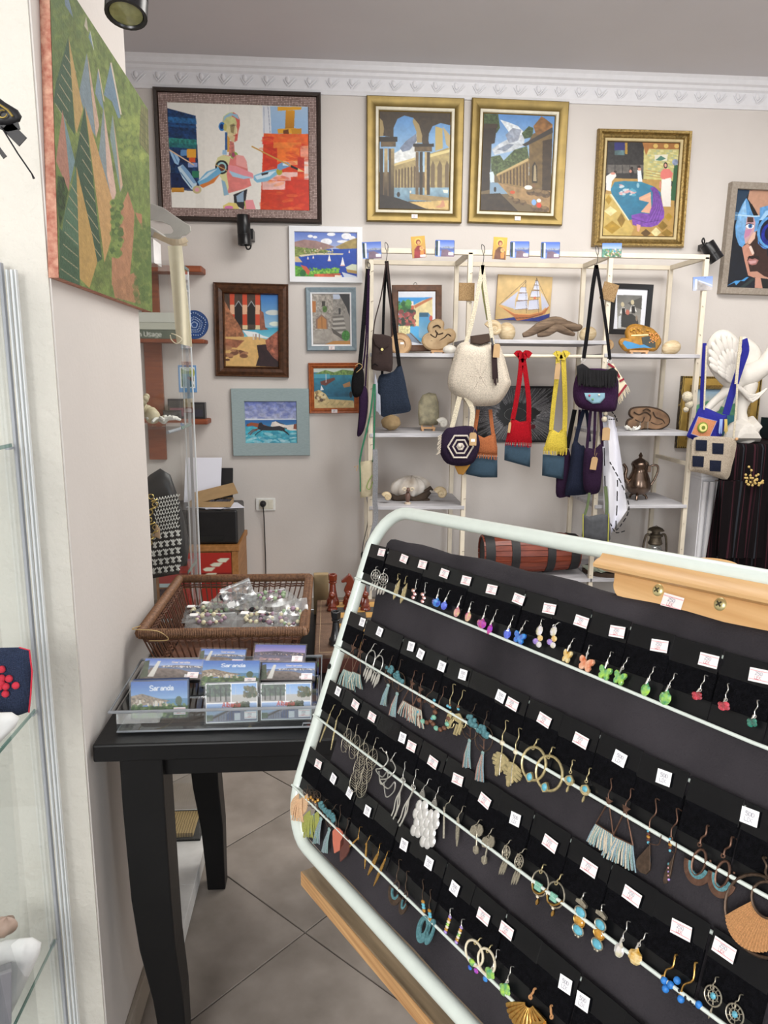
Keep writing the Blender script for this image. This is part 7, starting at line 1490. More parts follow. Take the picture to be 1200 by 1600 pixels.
def easel(parent, c, w, h):
 for s in (-1, 1):
  part('easel_leg', G().box(c.x+s*w*.35-.006, c.x+s*w*.35+.006, c.y-.03, c.y+.03, c.z, c.z+.012), EAS, parent); part('easel_leg', G().obox((c.x+s*w*.35, c.y+.02, c.z+h*.4), (.005,0,0), (0,.004,.0), (0,.01,h*.38)), EAS, parent)
 part('easel_bar', G().box(c.x-w*.45, c.x+w*.45, c.y-.028, c.y-.012, c.z+.012, c.z+.022), EAS, parent)
EAS = mat('easel_beech', 'c49a70', rough=.6, var=.15, sc=30)
M_burl = mat('burl_slice', 'b39169', rough=.6, col2='8a6847', sc=16, bump=.4); M_bark = mat('dark_bark', '3c2c20', rough=.9, bump=.5)
def slice_(name, label, Y, zb, pts, m, cracks, t_=.02, es=True, crm=None, cat='wood slice'):
 P_ = [at(x, y, Y) for x, y in pts]; c = sum(P_, Vector())/len(P_); lo = min(p.z for p in P_); hz = zb+(.026 if es else 0)-lo; root = thing(name, label, cat, (c.x, Y, zb))
 pl_ = [(p.x-c.x, p.z-c.z) for p in smooth_path(P_, 3, True)]; cc = Vector((c.x, Y, c.z+hz))
 part('slab', G().prism(pl_, cc, (1,0,0), (0,.12,1), (0,1,0), -t_/2, t_/2), m, root, bev=.003); part('bark_edge', G().tube([cc+Vector((a, b*.12, b)) for a, b in pl_], t_*.42, 6, closed=True), m if crm is None else crm, root, sm=60)
 g = G()
 for cr_ in cracks: g.tube(smooth_path([at(x, y, Y)+Vector((0, -t_/2-.001, hz)) for x, y in cr_], 4), .0035, 5)
 if cracks: part('dark_crack', g, M_bark, root)
 if es: easel(root, Vector((c.x, Y, zb)), (max(p.x for p in P_)-min(p.x for p in P_))*.55, .1)
 return root, cc
# left bay, top shelf
r_, cc = slice_('wood_slice', 'round pale wood slice beside the brown bag, left top shelf', 4.2, Z1, [(625+15*math.cos(a), 535+15*math.sin(a)) for a in np.linspace(0, 2*PI, 13)[:-1]], mat('pale_slice', 'b8956c', rough=.6, var=.2, sc=30), [], .03, False, M_burl)
part('ring_mark', G().tube([cc+Vector((.03*math.cos(a), -.016, .03*math.sin(a))) for a in np.linspace(0, 2*PI, 16)[:-1]], .0015, 5, closed=True), mat('ring_brown', '7a5638'), r_); part('sticker', G().box(cc.x-.0, cc.x+.02, cc.y-.0165, cc.y-.0155, cc.z-.0, cc.z+.012), mat('paper_white', 'f2f2f0'), r_)
slice_('burl_slice', 'curly lobed burl wood slice with dark cracks on a mini easel, left top shelf', 4.2, Z1, [(661,535),(664,526),(672,521),(670,514),(674,505),(684,501),(692,505),(691,513),(694,518),(704,516),(710,523),(707,533),(698,537),(694,544),(680,547),(668,544)], mat('curly_burl', 'b89e78', rough=.6, col2='9a7e5a', sc=20), [[(676,512),(683,509),(688,513)],[(672,523),(680,528),(683,520)],[(686,533),(694,528),(699,523),(704,526)],[(668,537),(674,533),(682,538),(692,537)],[(680,517),(684,523),(692,521)]], .022)
dome_shell('white_shell', 'white domed shell at the right end of the left top shelf', 703, 545, .075, .05, .06, 4.12, Z1, M_shw2, 18)
dome_shell('dark_pebble', 'small dark stone on the left top shelf near the cream bag', 720, 540, .04, .03, .04, 4.3, Z1, mat('dark_stone', '4c4a4c', rough=.6, var=.2))
# left bay, middle shelf
o = part('fossil_stone', G().ell(at(610, 661, 4.15)+Vector((0,0,.0)), (.055,0,0), (0,.045,0), (0,0,.042), 16, 10, lambda t, p: 1+.08*math.sin(3*t+1)+.05*math.cos(7*p+t)), mat('tan_stone', 'b39a72', rough=.8, col2='8c7350', sc=22, bump=.8), sm=60); tag(o, 'rounded tan stone on the left middle shelf', 'stone')
o.location.z = Z2
r_ = thing('carved_stone', 'tall pale carved stone slab on a mini easel, left middle shelf', 'stone', (at(668, 645, 4.18).x, 4.18, Z2))
P_ = [at(x, y, 4.18)+Vector((0, 0, .0)) for x, y in ((655,668),(653,650),(654,632),(660,621),(670,617),(681,619),(685,632),(686,650),(684,667),(672,669))]; o0 = r_.location; lz = min(p.z for p in P_)
part('slab', G().puff([p+Vector((0, 0, Z2+.026-lz)) for p in P_], .05), mat('speckled_stone', 'b4aa8c', rough=.85, col2='7d7a68', sc=30, bump=.5), r_, sm=60); easel(r_, Vector((o0.x, 4.16, Z2)), .09, .06)
spiral_shell('spiral_shell', 'white spiral shell at the right of the left middle shelf', 692, 664, .042, 4.14, Z2, M_shw2)
# left bay, lower shelf
c = at(641, 768, 4.18); c.z = Z3+.0; t = thing('giant_clam', 'large white clam shell resting on dark driftwood, left lower shelf', 'shell', c)
g = G(); rows = []
cs = at(640, 762, 4.2)
g.ell(cs, (.105,0,0), (0,.07,0), (.01,0,.068), 40, 12, lambda th, ph: 1+.11*math.cos(9*th)*math.sin(ph)+(.05*math.cos(5*th)))
part('shell_valve', g, mat('clam_white', 'e8e4de', rough=.55, col2='b8ab9c', sc=12, bump=.4), t, sm=60)
g = G()
for pts, r in (([(612,777),(622,780),(634,777),(648,782),(662,776),(672,768)], [.014,.02,.022,.02,.024,.012]), ([(606,771),(614,776),(622,781)], [.01,.016,.012]), ([(655,784),(664,781),(671,782)], [.014,.018,.01]), ([(664,768),(673,762),(676,766)], [.01,.012,.006])): g.tube([at(x, y, 4.14) for x, y in pts], r, 9)
part('driftwood_stand', g, mat('dark_driftwood', '453628', rough=.8, col2='251a12', sc=22, bump=.6), t, sm=60)
t = thing('ram_figurine', 'small brown ram headed figurine with curled horns before the clam', 'figurine', (at(637, 788, 4.03).x, 4.03, Z3)); x0 = t.location.x; BRN = mat('glazed_brown', '6c5248', rough=.4, var=.3, sc=60)
part('base', G().lathe([(0,0),(.018,0),(.018,.008),(.012,.012),(0,.012)], (x0, 4.03, Z3), n=14), mat('pale_base', 'c8b8a4', rough=.6), t, sm=40); part('body', G().lathe([(.008,.01),(.014,.03),(.016,.05),(.011,.065),(0,.07)], (x0, 4.03, Z3), n=14), BRN, t, sm=60); part('head', G().ell((x0, 4.02, Z3+.082), (.013,0,0), (0,.016,0), (0,0,.014)), BRN, t, sm=60)
for s in (-1, 1): part('curled_horn', G().tube([(x0+s*(.02+.012*math.cos(a)*(1-a/12)), 4.015, Z3+.085+.012*math.sin(a)*(1-a/12)) for a in np.linspace(0, 6.5, 14)], [.006-.0003*k for k in range(14)], 7), mat('horn_cream', 'd2c4ac', rough=.5), t, sm=60)
spiral_shell('spiral_shell', 'small cream spiral shell at the left of the left lower shelf', 605, 776, .036, 4.06, Z3, M_shl)
spiral_shell('spiral_shell', 'large cream spiral shell at the right of the left lower shelf', 689, 772, .048, 4.1, Z3, M_shl)
# middle bay top shelf
spiral_shell('snail_shell', 'big banded snail shell behind the cream bag straps', 772, 511, .062, 4.16, ZB, M_shl)
dome_shell('shell_back', 'pale rounded shell resting against the big snail shell', 792, 512, .1, .11, .09, 4.24, ZB, M_shl, 0, .3)
g = G(); dp = lambda l: [at(x, y, 4.15+d) for x, y, d in l]
g.tube(smooth_path(dp([(817,524,0),(828,520,.0),(842,512,.01),(856,506,.02),(868,502,.02),(884,508,.02),(902,512,.01),(908,508,0)]), 4), [.012,.014,.016,.018,.02,.022,.024,.026,.028,.03,.03,.03,.032,.03,.03,.028,.028,.03,.03,.03,.028,.028,.026,.024,.022,.02,.018,.014,.01], 10)
g.tube(smooth_path(dp([(840,524,-.02),(856,520,-.02),(870,512,-.01),(884,518,-.01),(898,523,-.01)]), 4), [.01,.013,.016,.018,.02,.02,.022,.022,.022,.022,.022,.02,.018,.016,.014,.012,.008], 9)
o = part('driftwood', g, mat('grey_driftwood', '85705c', rough=.85, col2='4f3f32', sc=9, stretch=(1, 6, 9), bump=.9, bsc=30), sm=60); tag(o, 'gnarled grey-brown driftwood piece on the middle shelf', 'driftwood')
dome_shell('cone_shell', 'cream ribbed shell at the right end of the middle shelf', 919, 514, .1, .085, .07, 4.14, ZB, M_shl, 0, .4)
# right bay
spiral_shell('tun_shell', 'tan coiled shell at the left of the right top shelf', 950, 540, .045, 4.12, ZR[0], M_shb)
r_, cc = slice_('painted_wood_slice', 'wood slice painted with a blue lake and autumn trees on an easel', 4.12, ZR[0], [(970,533),(972,528),(981,527),(980,517),(984,509),(994,506),(1008,509),(1020,514),(1030,528),(1027,536),(1020,543),(1006,541),(992,542),(978,543)], mat('painted_gold', 'b8822c', rough=.5, col2='7a5a1c', sc=30), [], .03)
hz = cc.z-sum((at(x, y, 4.12) for x, y in [(970,533),(972,528),(981,527),(980,517),(984,509),(994,506),(1008,509),(1020,514),(1030,528),(1027,536),(1020,543),(1006,541),(992,542),(978,543)]), Vector()).z/14
def paint(pts, m, nm, d): part(nm, G().prism([((at(x, y, 4.12)).x-cc.x, at(x, y, 4.12).z+hz-cc.z) for x, y in pts], cc, (1,0,0), (0,.12,1), (0,1,0), -.0155-d, -.015), m, r_)
paint([(971,533),(974,529),(986,532),(998,536),(1012,534),(1016,541),(1004,540),(992,541),(978,542)], mat('paint_blue', '3f86b8', rough=.5), 'painted_lake', .0006); paint([(1001,524),(1012,522),(1022,530),(1022,540),(1014,540),(1002,534)], mat('paint_dark', '3a403c', rough=.5), 'painted_bank', .0012); paint([(985,520),(1012,519),(1012,521),(985,522)], mat('paint_cream', 'e0d4a0', rough=.5), 'painted_line', .0018)
g = G()
for k in range(26): x, y = 1012+R.random()*15, 517+R.random()*16; q = at(x, y, 4.12)+Vector((0, -.017, hz)); g.ball(q, .0045, 6, 4)
part('orange_leaves', g, mat('paint_orange', 'e09a58', rough=.6), r_, sm=60)
g = G()
for k in range(14): x, y = 984+R.random()*28, 510+R.random()*8; q = at(x, y, 4.12)+Vector((0, -.016, hz)); g.ball(q, .005, 6, 4)
part('yellow_leaves', g, mat('paint_ochre', 'c8963a', rough=.6), r_, sm=60)
dome_shell('woven_shell', 'beige ridged shell at the right of the right top shelf', 1049, 541, .105, .08, .07, 4.12, ZR[0], M_shl, 26, .25)
r_, cc = slice_('burl_slice', 'brown burl slice with swirling black cracks on the right middle shelf', 4.14, ZR[1], [(980,655),(982,648),(990,644),(985,638),(988,630),(1000,628),(1016,628),(1032,632),(1043,640),(1045,650),(1038,657),(1024,661),(1008,659),(996,662),(984,660)], mat('brown_burl', '86664a', rough=.6, col2='5c432e', sc=18), [[(990,634),(998,638),(1008,634),(1016,640),(1014,648)],[(992,646),(1002,650),(1006,642)],[(1020,634),(1024,642),(1034,646),(1038,652)],[(1004,632),(1010,629),(1016,633)],[(1016,650),(1026,654),(1034,652)]], .022, False, M_bark)
for s in (-1, 1): part('glass_stand', G().box(at(1004+s*6, 664, 4.1).x-.004, at(1004+s*6, 664, 4.1).x+.004, 4.08, 4.12, ZR[1], ZR[1]+.05), M_acr, r_)
g = G(); c = Vector((at(988, 668, 4.06).x, 4.06, ZR[1]+.004))
for k in range(16): a = R.uniform(0, 6.3); g.tube([c, c+Vector((math.cos(a)*.03, math.sin(a)*.02, .008)), c+Vector((math.cos(a)*.045, math.sin(a)*.03, .012+R.random()*.014))], [.008, .007, .005], 6)
o = part('coral_piece', g, mat('white_coral', 'e4e2da'), sm=60); tag(o, 'white coral piece in front of the brown burl slice', 'coral')
# teapot
c = Vector((at(996, 780, 4.14).x, 4.14, ZR[2])); TP = mat('tarnished_silver', '9a8678', rough=.25, metal=1, col2='54443a', sc=14)
t = thing('coffee_pot', 'tall tarnished silver coffee pot with domed lid on the right lower shelf', 'pot', c); k = .245
part('pot_body', G().lathe([(.02,.03),(.05,.04),(.068,.065),(.07,.09),(.06,.13),(.045,.165),(.042,.19),(.05,.205),(.052,.21),(0,.21)], c, n=28), TP, t, sm=50); part('lid', G().lathe([(.05,.21),(.046,.222),(.028,.236),(.012,.244),(.008,.252),(.013,.26),(.008,.268),(.004,.278),(0,.278)], c, n=24), TP, t, sm=50)
part('pot_handle', G().tube(smooth_path([c+Vector(v) for v in ((.045,-.01,.19),(.075,-.012,.205),(.1,-.014,.2),(.104,-.014,.17),(.088,-.012,.12),(.068,-.01,.085))], 5), .0065, 8), TP, t, sm=60); part('spout', G().tube(smooth_path([c+Vector(v) for v in ((-.05,.0,.09),(-.085,0,.13),(-.08,0,.18),(-.1,0,.21))], 4), [.018,.016,.015,.014,.013,.012,.011,.0105,.01,.0095,.009,.009,.009], 8), TP, t, sm=60)
for a in (0, 2.1, 4.2): part('foot', G().tube([c+Vector((math.cos(a)*.03, math.sin(a)*.03, .035)), c+Vector((math.cos(a)*.05, math.sin(a)*.05, .02)), c+Vector((math.cos(a)*.055, math.sin(a)*.055, .005))], [.009, .007, .008], 7), TP, t, sm=60)
part('handle_bracket', G().obox(c+Vector((.05,-.012,.185)), (.01,0,0), (0,.008,0), (0,0,.02)), TP, t, bev=.002)
# oil lantern
c = Vector((at(1021, 880, 4.12).x, 4.12, Z4)); top_l = at(1021, 822, 4.12).z-Z4; k = top_l/.32
t = thing('oil_lantern', 'old rusty oil lantern on the bottom right shelf', 'lantern', c); RM = mat('rusty_tin', '6e6455', rough=.5, metal=.7, col2='3c342c', sc=30, bump=.4)
def lv(l): return [(a*k, b*k) for a, b in l]
part('fuel_tank', G().lathe(lv([(0,0),(.06,0),(.065,.01),(.065,.05),(.04,.065),(.03,.075),(.03,.09),(0,.09)]), c, n=24), RM, t, sm=40); part('glass_globe', G().lathe(lv([(.03,.09),(.045,.115),(.05,.14),(.045,.17),(.03,.19)]), c, n=20), M_acr, t, sm=60)
part('chimney', G().lathe(lv([(0,.19),(.045,.19),(.05,.2),(.04,.215),(.038,.245),(.05,.25),(.04,.262),(.028,.266),(.028,.285),(.055,.29),(.045,.303),(.02,.315),(0,.315)]), c, n=24), RM, t, sm=40)
for s in (-1, 1): part('side_tube', G().tube(smooth_path([c+Vector((s*a*k, 0, b*k)) for a, b in ((.055,.03),(.085,.05),(.085,.15),(.075,.235),(.06,.262),(.035,.25))], 4), .008*k, 8), RM, t, sm=60)
part('cage_wire', G().tube([c+Vector((k*.053*math.cos(a), k*.053*math.sin(a), k*(.14+.015*math.sin(2*a)))) for a in np.linspace(0, 2*PI, 20)[:-1]], .0015, 5, closed=True).tube([c+Vector((k*.053*math.cos(a), k*.053*math.sin(a), k*(.14-.015*math.sin(2*a)))) for a in np.linspace(0, 2*PI, 20)[:-1]], .0015, 5, closed=True), RM, t)
part('bail', G().tube(smooth_path([c+Vector((k*x, 0, k*z)) for x, z in ((-.075,.24),(-.05,.2),(0,.325),(.05,.2),(.075,.24))][1:4], 6), .0016, 5), RM, t)
# barrel with staves and hoops on the bottom middle shelf
bc = at(829, 842, 4.1); br_ = .150; bcz = Z4+.002+br_*1.0; c = Vector((bc.x+.0, 4.12, bcz)); BL_ = .285
t = thing('wooden_barrel', 'small red-brown wooden barrel with black iron hoops on its side', 'barrel', (c.x, c.y, Z4))
br_ = (at(829, 838, 4.0).z-Z4)/2; c.z = Z4+br_+.002
M_stv = wood('barrel_stave', '8a3f28', '65291a', sc=7, stretch=(1.5, 9, 9), rough=.4); M_hoop = mat('black_iron_hoop', '1f1f21', rough=.6, var=.3, sc=30)
def brad(u): return br_*(1-.16*u*u)
for k in range(22):
 a0, a1 = 2*PI*k/22+.012, 2*PI*(k+1)/22-.012; vs = []; us = np.linspace(-1, 1, 7)
 for u in us:
  for rr in (brad(u)-.012, brad(u)-.002-.0015*(k % 2)):
   for a in (a0, a1): vs.append(c+Vector((u*BL_, math.cos(a)*rr, math.sin(a)*rr)))
 fs = [(0,1,3,2), (24,26,27,25)]
 for i in range(6): b = 4*i; fs += [(b+2,b+3,b+7,b+6), (b,b+4,b+5,b+1), (b,b+2,b+6,b+4), (b+1,b+5,b+7,b+3)]
 part('stave', G().add(vs, fs), M_stv, t)
for u0, u1 in ((-.97,-.78),(-.45,-.28),(.28,.45),(.78,.97)):
 part('hoop', G().lathe([(brad(u0)-.003, u0*BL_), (brad(u0)+.001, u0*BL_), (brad(u1)+.001, u1*BL_), (brad(u1)-.003, u1*BL_)], c, (1,0,0), 40), M_hoop, t, sm=40)
for s in (-1, 1): part('barrel_head', G().lathe([(0, -.006), (brad(1)-.012, -.006), (brad(1)-.012, .006), (0, .006)], c+Vector((s*BL_*.93, 0, 0)), (1,0,0), 30), M_stv, t)
part('bung', G().lathe([(0,0),(.014,0),(.012,.016),(0,.016)], (c.x-.05, c.y, c.z+brad(0)-.003), n=12), M_stv, t, sm=40)
# papers on the lowest right shelf
t = thing('leaflet_pile', 'pile of pale printed leaflets on a wooden slice, lowest right shelf', 'papers', (at(945, 890, 4.1).x, 4.1, Z4));
part('round_board', G().lathe([(0,0),(.13,0),(.13,.02),(0,.02)], t.location, n=24), M_bark, t)
for k in range(4): part('leaflet', G().obox(t.location+Vector((.01*k-.02, 0, .024+.004*k)), (.1*math.cos(k*.5), .1*math.sin(k*.5), 0), (-.07*math.sin(k*.5), .07*math.cos(k*.5), 0), (0, 0, .0015)), mat('faded_print', 'b5b8a8', rough=.7, col2='8e9a88', sc=30), t)

# ================================================================ hanging bags
K = lambda k, c, s=330: knit(k, c, 150 if s < 400 else 170)
def bag(label, outline, Y, th, m, straps=(), name='shoulder_bag', group='crocheted and woven bags hanging on the shelving', base=None):
 P_ = [at(x, y, Y) for x, y in outline]; c = sum(P_, Vector())/len(P_); t = thing(name, label, 'bag', base or c, group=group)
 part('bag_body', G().puff(smooth_path(P_, 3, True) if len(P_) > 6 else P_, th, rings=4), m, t, sm=60)
 for pts, w, sm_, d in straps: part('strap', G().ribbon(smooth_path([at(x, y, Y+d) for x, y in pts], 4), w, .004), sm_, t)
 return t
def hookwire(px, py0, py1, Y, name='wire_hook', label='', parent=None):
 g = G().tube(smooth_path([at(px+3, py0+10, Y+.03), at(px+3, py0, Y+.03), at(px-1, py0-4, Y+.01), at(px-1, py0+4, Y-.01), at(px+2, (py0+py1)/2, Y-.01), at(px, py1, Y-.01)], 4), .0018, 6); part('wire_hook', g, W_ir, parent, sm=60)
def fringe_px(parent, x0, y0, x1, y1, L, Y, m, n=16, name='fringe', r=.0022, sway=0, slope=0):
 g = G()
 for k in range(n):
  t = (k+.5)/n; x = x0+(x1-x0)*t; y = y0+(y1-y0)*t; j = random.uniform(-1.5, 1.5)
  g.tube([at(x, y, Y), at(x+j*.5+sway*.5, y+L*.5, Y-.004), at(x+j+sway, y+L*random.uniform(.85, 1.05), Y-.002)], r, 5)
 part(name, g, m, parent, sm=60)
def kraft(parent, px, py, w, h, Y, rot=0, white=False):
 c = at(px, py, Y); kx = Y/F*1.03; a = Vector((math.cos(rot), 0, -math.sin(rot))); b = Vector((math.sin(rot), 0, math.cos(rot))); W, H = w*kx/2, h*kx/2
 part('kraft_tag', G().prism([(-W,-H),(W,-H),(W,H*.75),(W*.6,H),(-W*.6,H),(-W,H*.75)], c, a, b, (0,1,0), -.0008, .0008), mat('kraft_paper', 'b5946a', rough=.85, var=.08), parent)
 if white: part('price_label', G().obox(c-b*H*.2+Vector((0,-.0012,0)), a*W*.55, (0,.0004,0), b*H*.22), mat('paper_white', 'f2f2f0'), parent)
 part('tag_string', G().tube([c+b*H*.8, c+b*H*1.7+a*W*.4], .0007, 4), mat('straw_string', 'b59a6a'), parent)
BK = K('black_crochet', '161517'); NV = K('navy_crochet', '2b3444'); PU = K('plum_crochet', '33203c'); CRC = K('cream_crochet', 'd8cdbd', 420); BRC = mat('brown_felt', '2f211f', rough=.95, var=.15, sc=80, bump=.4, bsc=300); CRP = K('cream_cord', 'd9cfb8')
DEN = mat('petrol_denim', '2c4354', rough=.9, var=.12, sc=120, bump=.3, bsc=600); RDC = K('red_crochet', 'a81220', 420); YLC = K('yellow_crochet', 'd8c04c', 420); ORC = K('terracotta_crochet', 'b06a44', 420); DNV = K('dark_navy_crochet', '1f2436', 420); DPU = K('dark_plum_crochet', '2e1c34', 420); GRN = mat('green_braid', '246a4c', rough=.85, bump=.5, bsc=300)
# outer left cluster
t = bag('small black crochet pouch on a long black strap at the far left of the shelving', [(556,574),(566,574),(569,590),(568,606),(562,619),(553,620),(549,608),(550,590)], 3.93, .04, BK, [([(575,420),(571,470),(566,530),(562,574)], .022, BK, .0), ([(576,420),(574,480),(571,540),(567,576)], .01, DPU, -.004)], 'crochet_pouch')
hookwire(575, 413, 421, 3.93, parent=t); part('raffia_tie', G().tube(smooth_path([at(555,572,3.9), at(561,568,3.9), at(566,573,3.9), at(557,582,3.9)], 4), .0018, 5), mat('straw_string', 'b59a6a'), t)
bag('long plum crochet pouch under the small black pouch at the far left', [(562,606),(572,605),(575,620),(574,645),(570,668),(564,680),(558,681),(559,664),(561,640)], 3.95, .035, PU, [([(577,430),(575,520),(571,604)], .008, PU, 0)], 'crochet_pouch')
t = bag('beige cloth purse on a green braided strap, lower left of the shelving', [(561,722),(582,719),(582,745),(581,775),(563,778),(562,750)], 3.92, .025, mat('beige_cloth', 'b9ae92', rough=.85, var=.1, sc=60, bump=.2), [([(584,600),(578,650),(566,700),(562,722)], .009, GRN, -.01), ([(586,600),(585,660),(584,700),(583,722)], .009, GRN, -.01), ([(562,722),(563,745),(563,768)], .006, GRN, -.02)], 'cloth_purse')
part('leaf_motif', G().tube(smooth_path([at(582,742,3.9), at(576,752,3.9), at(573,762,3.9), at(578,764,3.9), at(583,752,3.9)], 4), .0022, 5), mat('leaf_green', '7c9a4a', rough=.8), t); part('raffia_bow', G().tube([at(553,730,3.9), at(559,727,3.9), at(557,736,3.9)], .0025, 5), mat('kraft_paper', 'b5946a'), t)
o = part('grey_knit_scarf', G().ribbon(smooth_path([at(586,702,3.91), at(587,740,3.9), at(586,780,3.9), at(587,812,3.9), at(578,850,3.88), at(572,900,3.88), at(570,930,3.88)], 5), [.026]*20+[.05]*11, .008), K('grey_wool', '8b8c90', 200)); tag(o, 'long narrow grey knitted scarf hanging down the left post', 'scarf')
o = part('black_cable', G().tube(smooth_path([at(577,790,4.0), at(574,820,4.0), at(567,852,4.0), at(566,870,4.0), at(566,900,4.02), at(560,960,4.2), at(556,1000,4.3)], 4), [.002]*11+[.008]*3+[.003]*11, 6), mat('black_rubber', '161618', rough=.6), sm=60); tag(o, 'black cable with inline switch hanging beside the left post', 'cable')
# brown and navy pair
t = bag('navy crochet shoulder bag with grey fringe hanging behind the brown pouch', [(592,588),(604,584),(615,580),(622,570),(626,568),(632,590),(638,620),(642,640),(632,645),(610,648),(596,650),(589,620)], 3.94, .04, NV, [([(604,408),(601,450),(599,500),(597,590)], .014, BK, .01), ([(604,408),(608,450),(616,510),(624,572)], .02, BK, -.01)])
hookwire(603, 383, 409, 3.93, parent=t); fringe_px(t, 586, 582, 590, 600, 34, 3.92, mat('grey_yarn', 'a6a9b4', rough=.9), 6); fringe_px(t, 588, 612, 594, 618, 32, 3.92, mat('grey_yarn', 'a6a9b4'), 8)
t = bag('small dark brown felt pouch with a button, hanging before the navy bag', [(582,524),(588,522),(610,526),(613,540),(613,578),(602,580),(583,578),(580,572),(581,545)], 3.9, .03, BRC, [([(603,410),(596,460),(586,500),(583,524)], .006, BRC, 0), ([(605,410),(610,470),(612,526)], .008, BRC, 0)], 'felt_pouch')
part('flap', G().puff([at(582,523,3.88), at(597,522,3.88), at(612,526,3.88), at(608,540,3.88), at(597,547,3.88), at(586,538,3.88)], .008), BRC, t, sm=60); part('button', G().lathe([(0,0),(.008,0),(.007,.004),(0,.004)], at(597,546,3.868), (0,-1,0), 14), mat('brass_button', 'cabb7c', rough=.3, metal=.8), t, sm=40); part('dark_stitching', G().tube([at(582,571,3.884), at(586,568,3.882), at(591,572,3.882)], .002, 5), BK, t)
# cream hexagonal bag
t = bag('large cream hexagonal crochet bag with long straps and a dark tassel', [(715,540),(728,534),(745,537),(768,536),(783,545),(796,590),(797,603),(783,626),(768,634),(738,634),(728,628),(704,612),(700,592),(708,562)], 3.9, .1, CRC, [([(754,414),(748,450),(738,500),(727,540)], .022, CRP, 0), ([(754,414),(758,450),(765,500),(770,538)], .02, CRP, 0), ([(755,414),(754,450),(762,500)], .012, mat('olive_strap', '8a8a5c', rough=.9), .012)])
hookwire(754, 386, 415, 3.93, parent=t); part('dark_lining', G().puff([at(735,525,3.91), at(764,521,3.91), at(767,534,3.88), at(750,539,3.87), at(735,536,3.88)], .02), mat('brown_lining', '38281f', rough=.9), t, sm=60)
g = G()
for a, b in (((706,584),(751,590)), ((751,590),(795,586)), ((751,590),(728,628)), ((751,590),(773,624)), ((751,590),(730,548)), ((751,590),(768,560))):
 for k in range(13): f = (k+.5)/13; x, y = a[0]+(b[0]-a[0])*f, a[1]+(b[1]-a[1])*f; r2 = max(0, 1-((x-749)/48)**2-((y-587)/48)**2); p_ = at(x, y, 3.9-.05*(r2**.35)-.002); g.ball(p_, .0016, 5, 3)
part('eyelet_rows', g, mat('eyelet_shadow', '5a4a40', rough=1), t)
part('tassel_cord', G().tube([at(768,528,3.84), at(770,540,3.835)], .006, 8), W_ir, t); fringe_px(t, 768, 538, 775, 538, 62, 3.835, mat('dark_brown_yarn', '2a1a1c', rough=.95), 16, 'tassel', .003, 3); kraft(t, 776, 548, 10, 20, 3.825, .05)
# purple-white round bag
t = bag('round purple and white ringed crochet bag hanging below the cream bag', [(704,668),(738,666),(748,684),(749,700),(740,722),(722,728),(698,724),(687,706),(686,690),(694,674)], 3.88, .05, K('purple_crochet', '2e2238', 420), [([(718,620),(712,645),(706,668)], .026, CRP, .0), ([(728,620),(738,640),(736,668)], .026, CRP, .0)])
for k, (r, w) in enumerate(((.068,.013),(.041,.012),(.016,.016))):
 cc = at(718, 697, 3.88); n = 12
 pts = [cc+Vector((math.cos(a)*r, -.027-.004*(2-k)*.5, math.sin(a)*r*.98)) for a in np.linspace(0, 2*PI, 7)[:-1]]
 part('white_ring', G().tube(pts, w*.42, 6, closed=True), K('white_crochet', 'd8cfc4', 420), t, sm=30)
part('white_centre', G().ball(at(718,697,3.85), .012), K('white_crochet', 'd8cfc4'), t, sm=60); fringe_px(t, 690, 678, 688, 708, 4, 3.87, CRC, 12, 'striped_edge', .003, -5); kraft(t, 739, 686, 11, 20, 3.83, 0, True);
o = part('mustard_cloth_tip', G().puff([at(710,728,3.93), at(735,726,3.93), at(724,742,3.93), at(716,741,3.93)], .01), mat('mustard_cloth', 'b8863c', rough=.85)); tag(o, 'corner of a mustard cloth showing below the ringed round bag', 'cloth')
# orange, red, yellow tasselled bags
def tri_bag(label, topc, m, straps, body, fr, den, Y, fl, tagp=None):
 P_ = [at(x, y, Y) for x, y in den]; t = thing('tasselled_bag', label, 'bag', sum(P_, Vector())/len(P_), group='crocheted and woven bags hanging on the shelving')
 part('denim_body', G().puff(P_, .03, rings=3), DEN, t, sm=60); part('crochet_top', G().puff([at(x, y, Y-.004) for x, y in body], .034, rings=3), m, t, sm=60)
 for pts, w, d in straps: part('strap', G().ribbon(smooth_path([at(x, y, Y+d) for x, y in pts], 4), w, .004), m, t)
 fringe_px(t, *fr, fl, Y-.022, m, 18)
 return t
t = tri_bag('terracotta and navy fringed bag hanging behind the ringed round bag', None, ORC, [([(747,640),(744,660),(741,682)], .02, 0), ([(766,640),(768,660),(771,682)], .02, 0)], [(740,682),(748,680),(756,684),(766,680),(774,678),(777,700),(777,712),(742,710)], (744,708,777,711), [(733,712),(777,714),(777,746),(752,746),(728,741)], 3.95, 8)
t = tri_bag('red and petrol fringed bag knotted on the wooden rod', None, RDC, [([(815,556),(812,590),(806,630),(801,655)], .026, -.012), ([(817,556),(822,590),(826,625),(826,660)], .026, -.012), ([(806,556),(811,552),(815,560)], .034, -.02), ([(829,556),(822,552),(818,560)], .034, -.02)], [(798,655),(804,655),(812,659),(822,658),(829,652),(831,692),(790,690)], (790,686,831,690), [(789,694),(829,697),(828,730),(788,719)], 3.95, 10)
kraft(t, 796, 668, 4, 16, 3.93, .1)
t = tri_bag('yellow and petrol fringed bag knotted on the wooden rod', None, YLC, [([(872,556),(870,590),(865,630),(861,672)], .024, -.012), ([(880,556),(882,600),(883,640),(882,674)], .026, -.012), ([(867,556),(872,552),(876,562)], .03, -.02), ([(888,556),(882,552),(878,562)], .034, -.02)], [(859,670),(864,671),(872,676),(880,673),(885,664),(886,706),(849,704)], (849,698,887,700), [(848,710),(882,713),(880,749),(847,743)], 3.95, 12)
kraft(t, 871, 580, 8, 24, 3.9, .05)
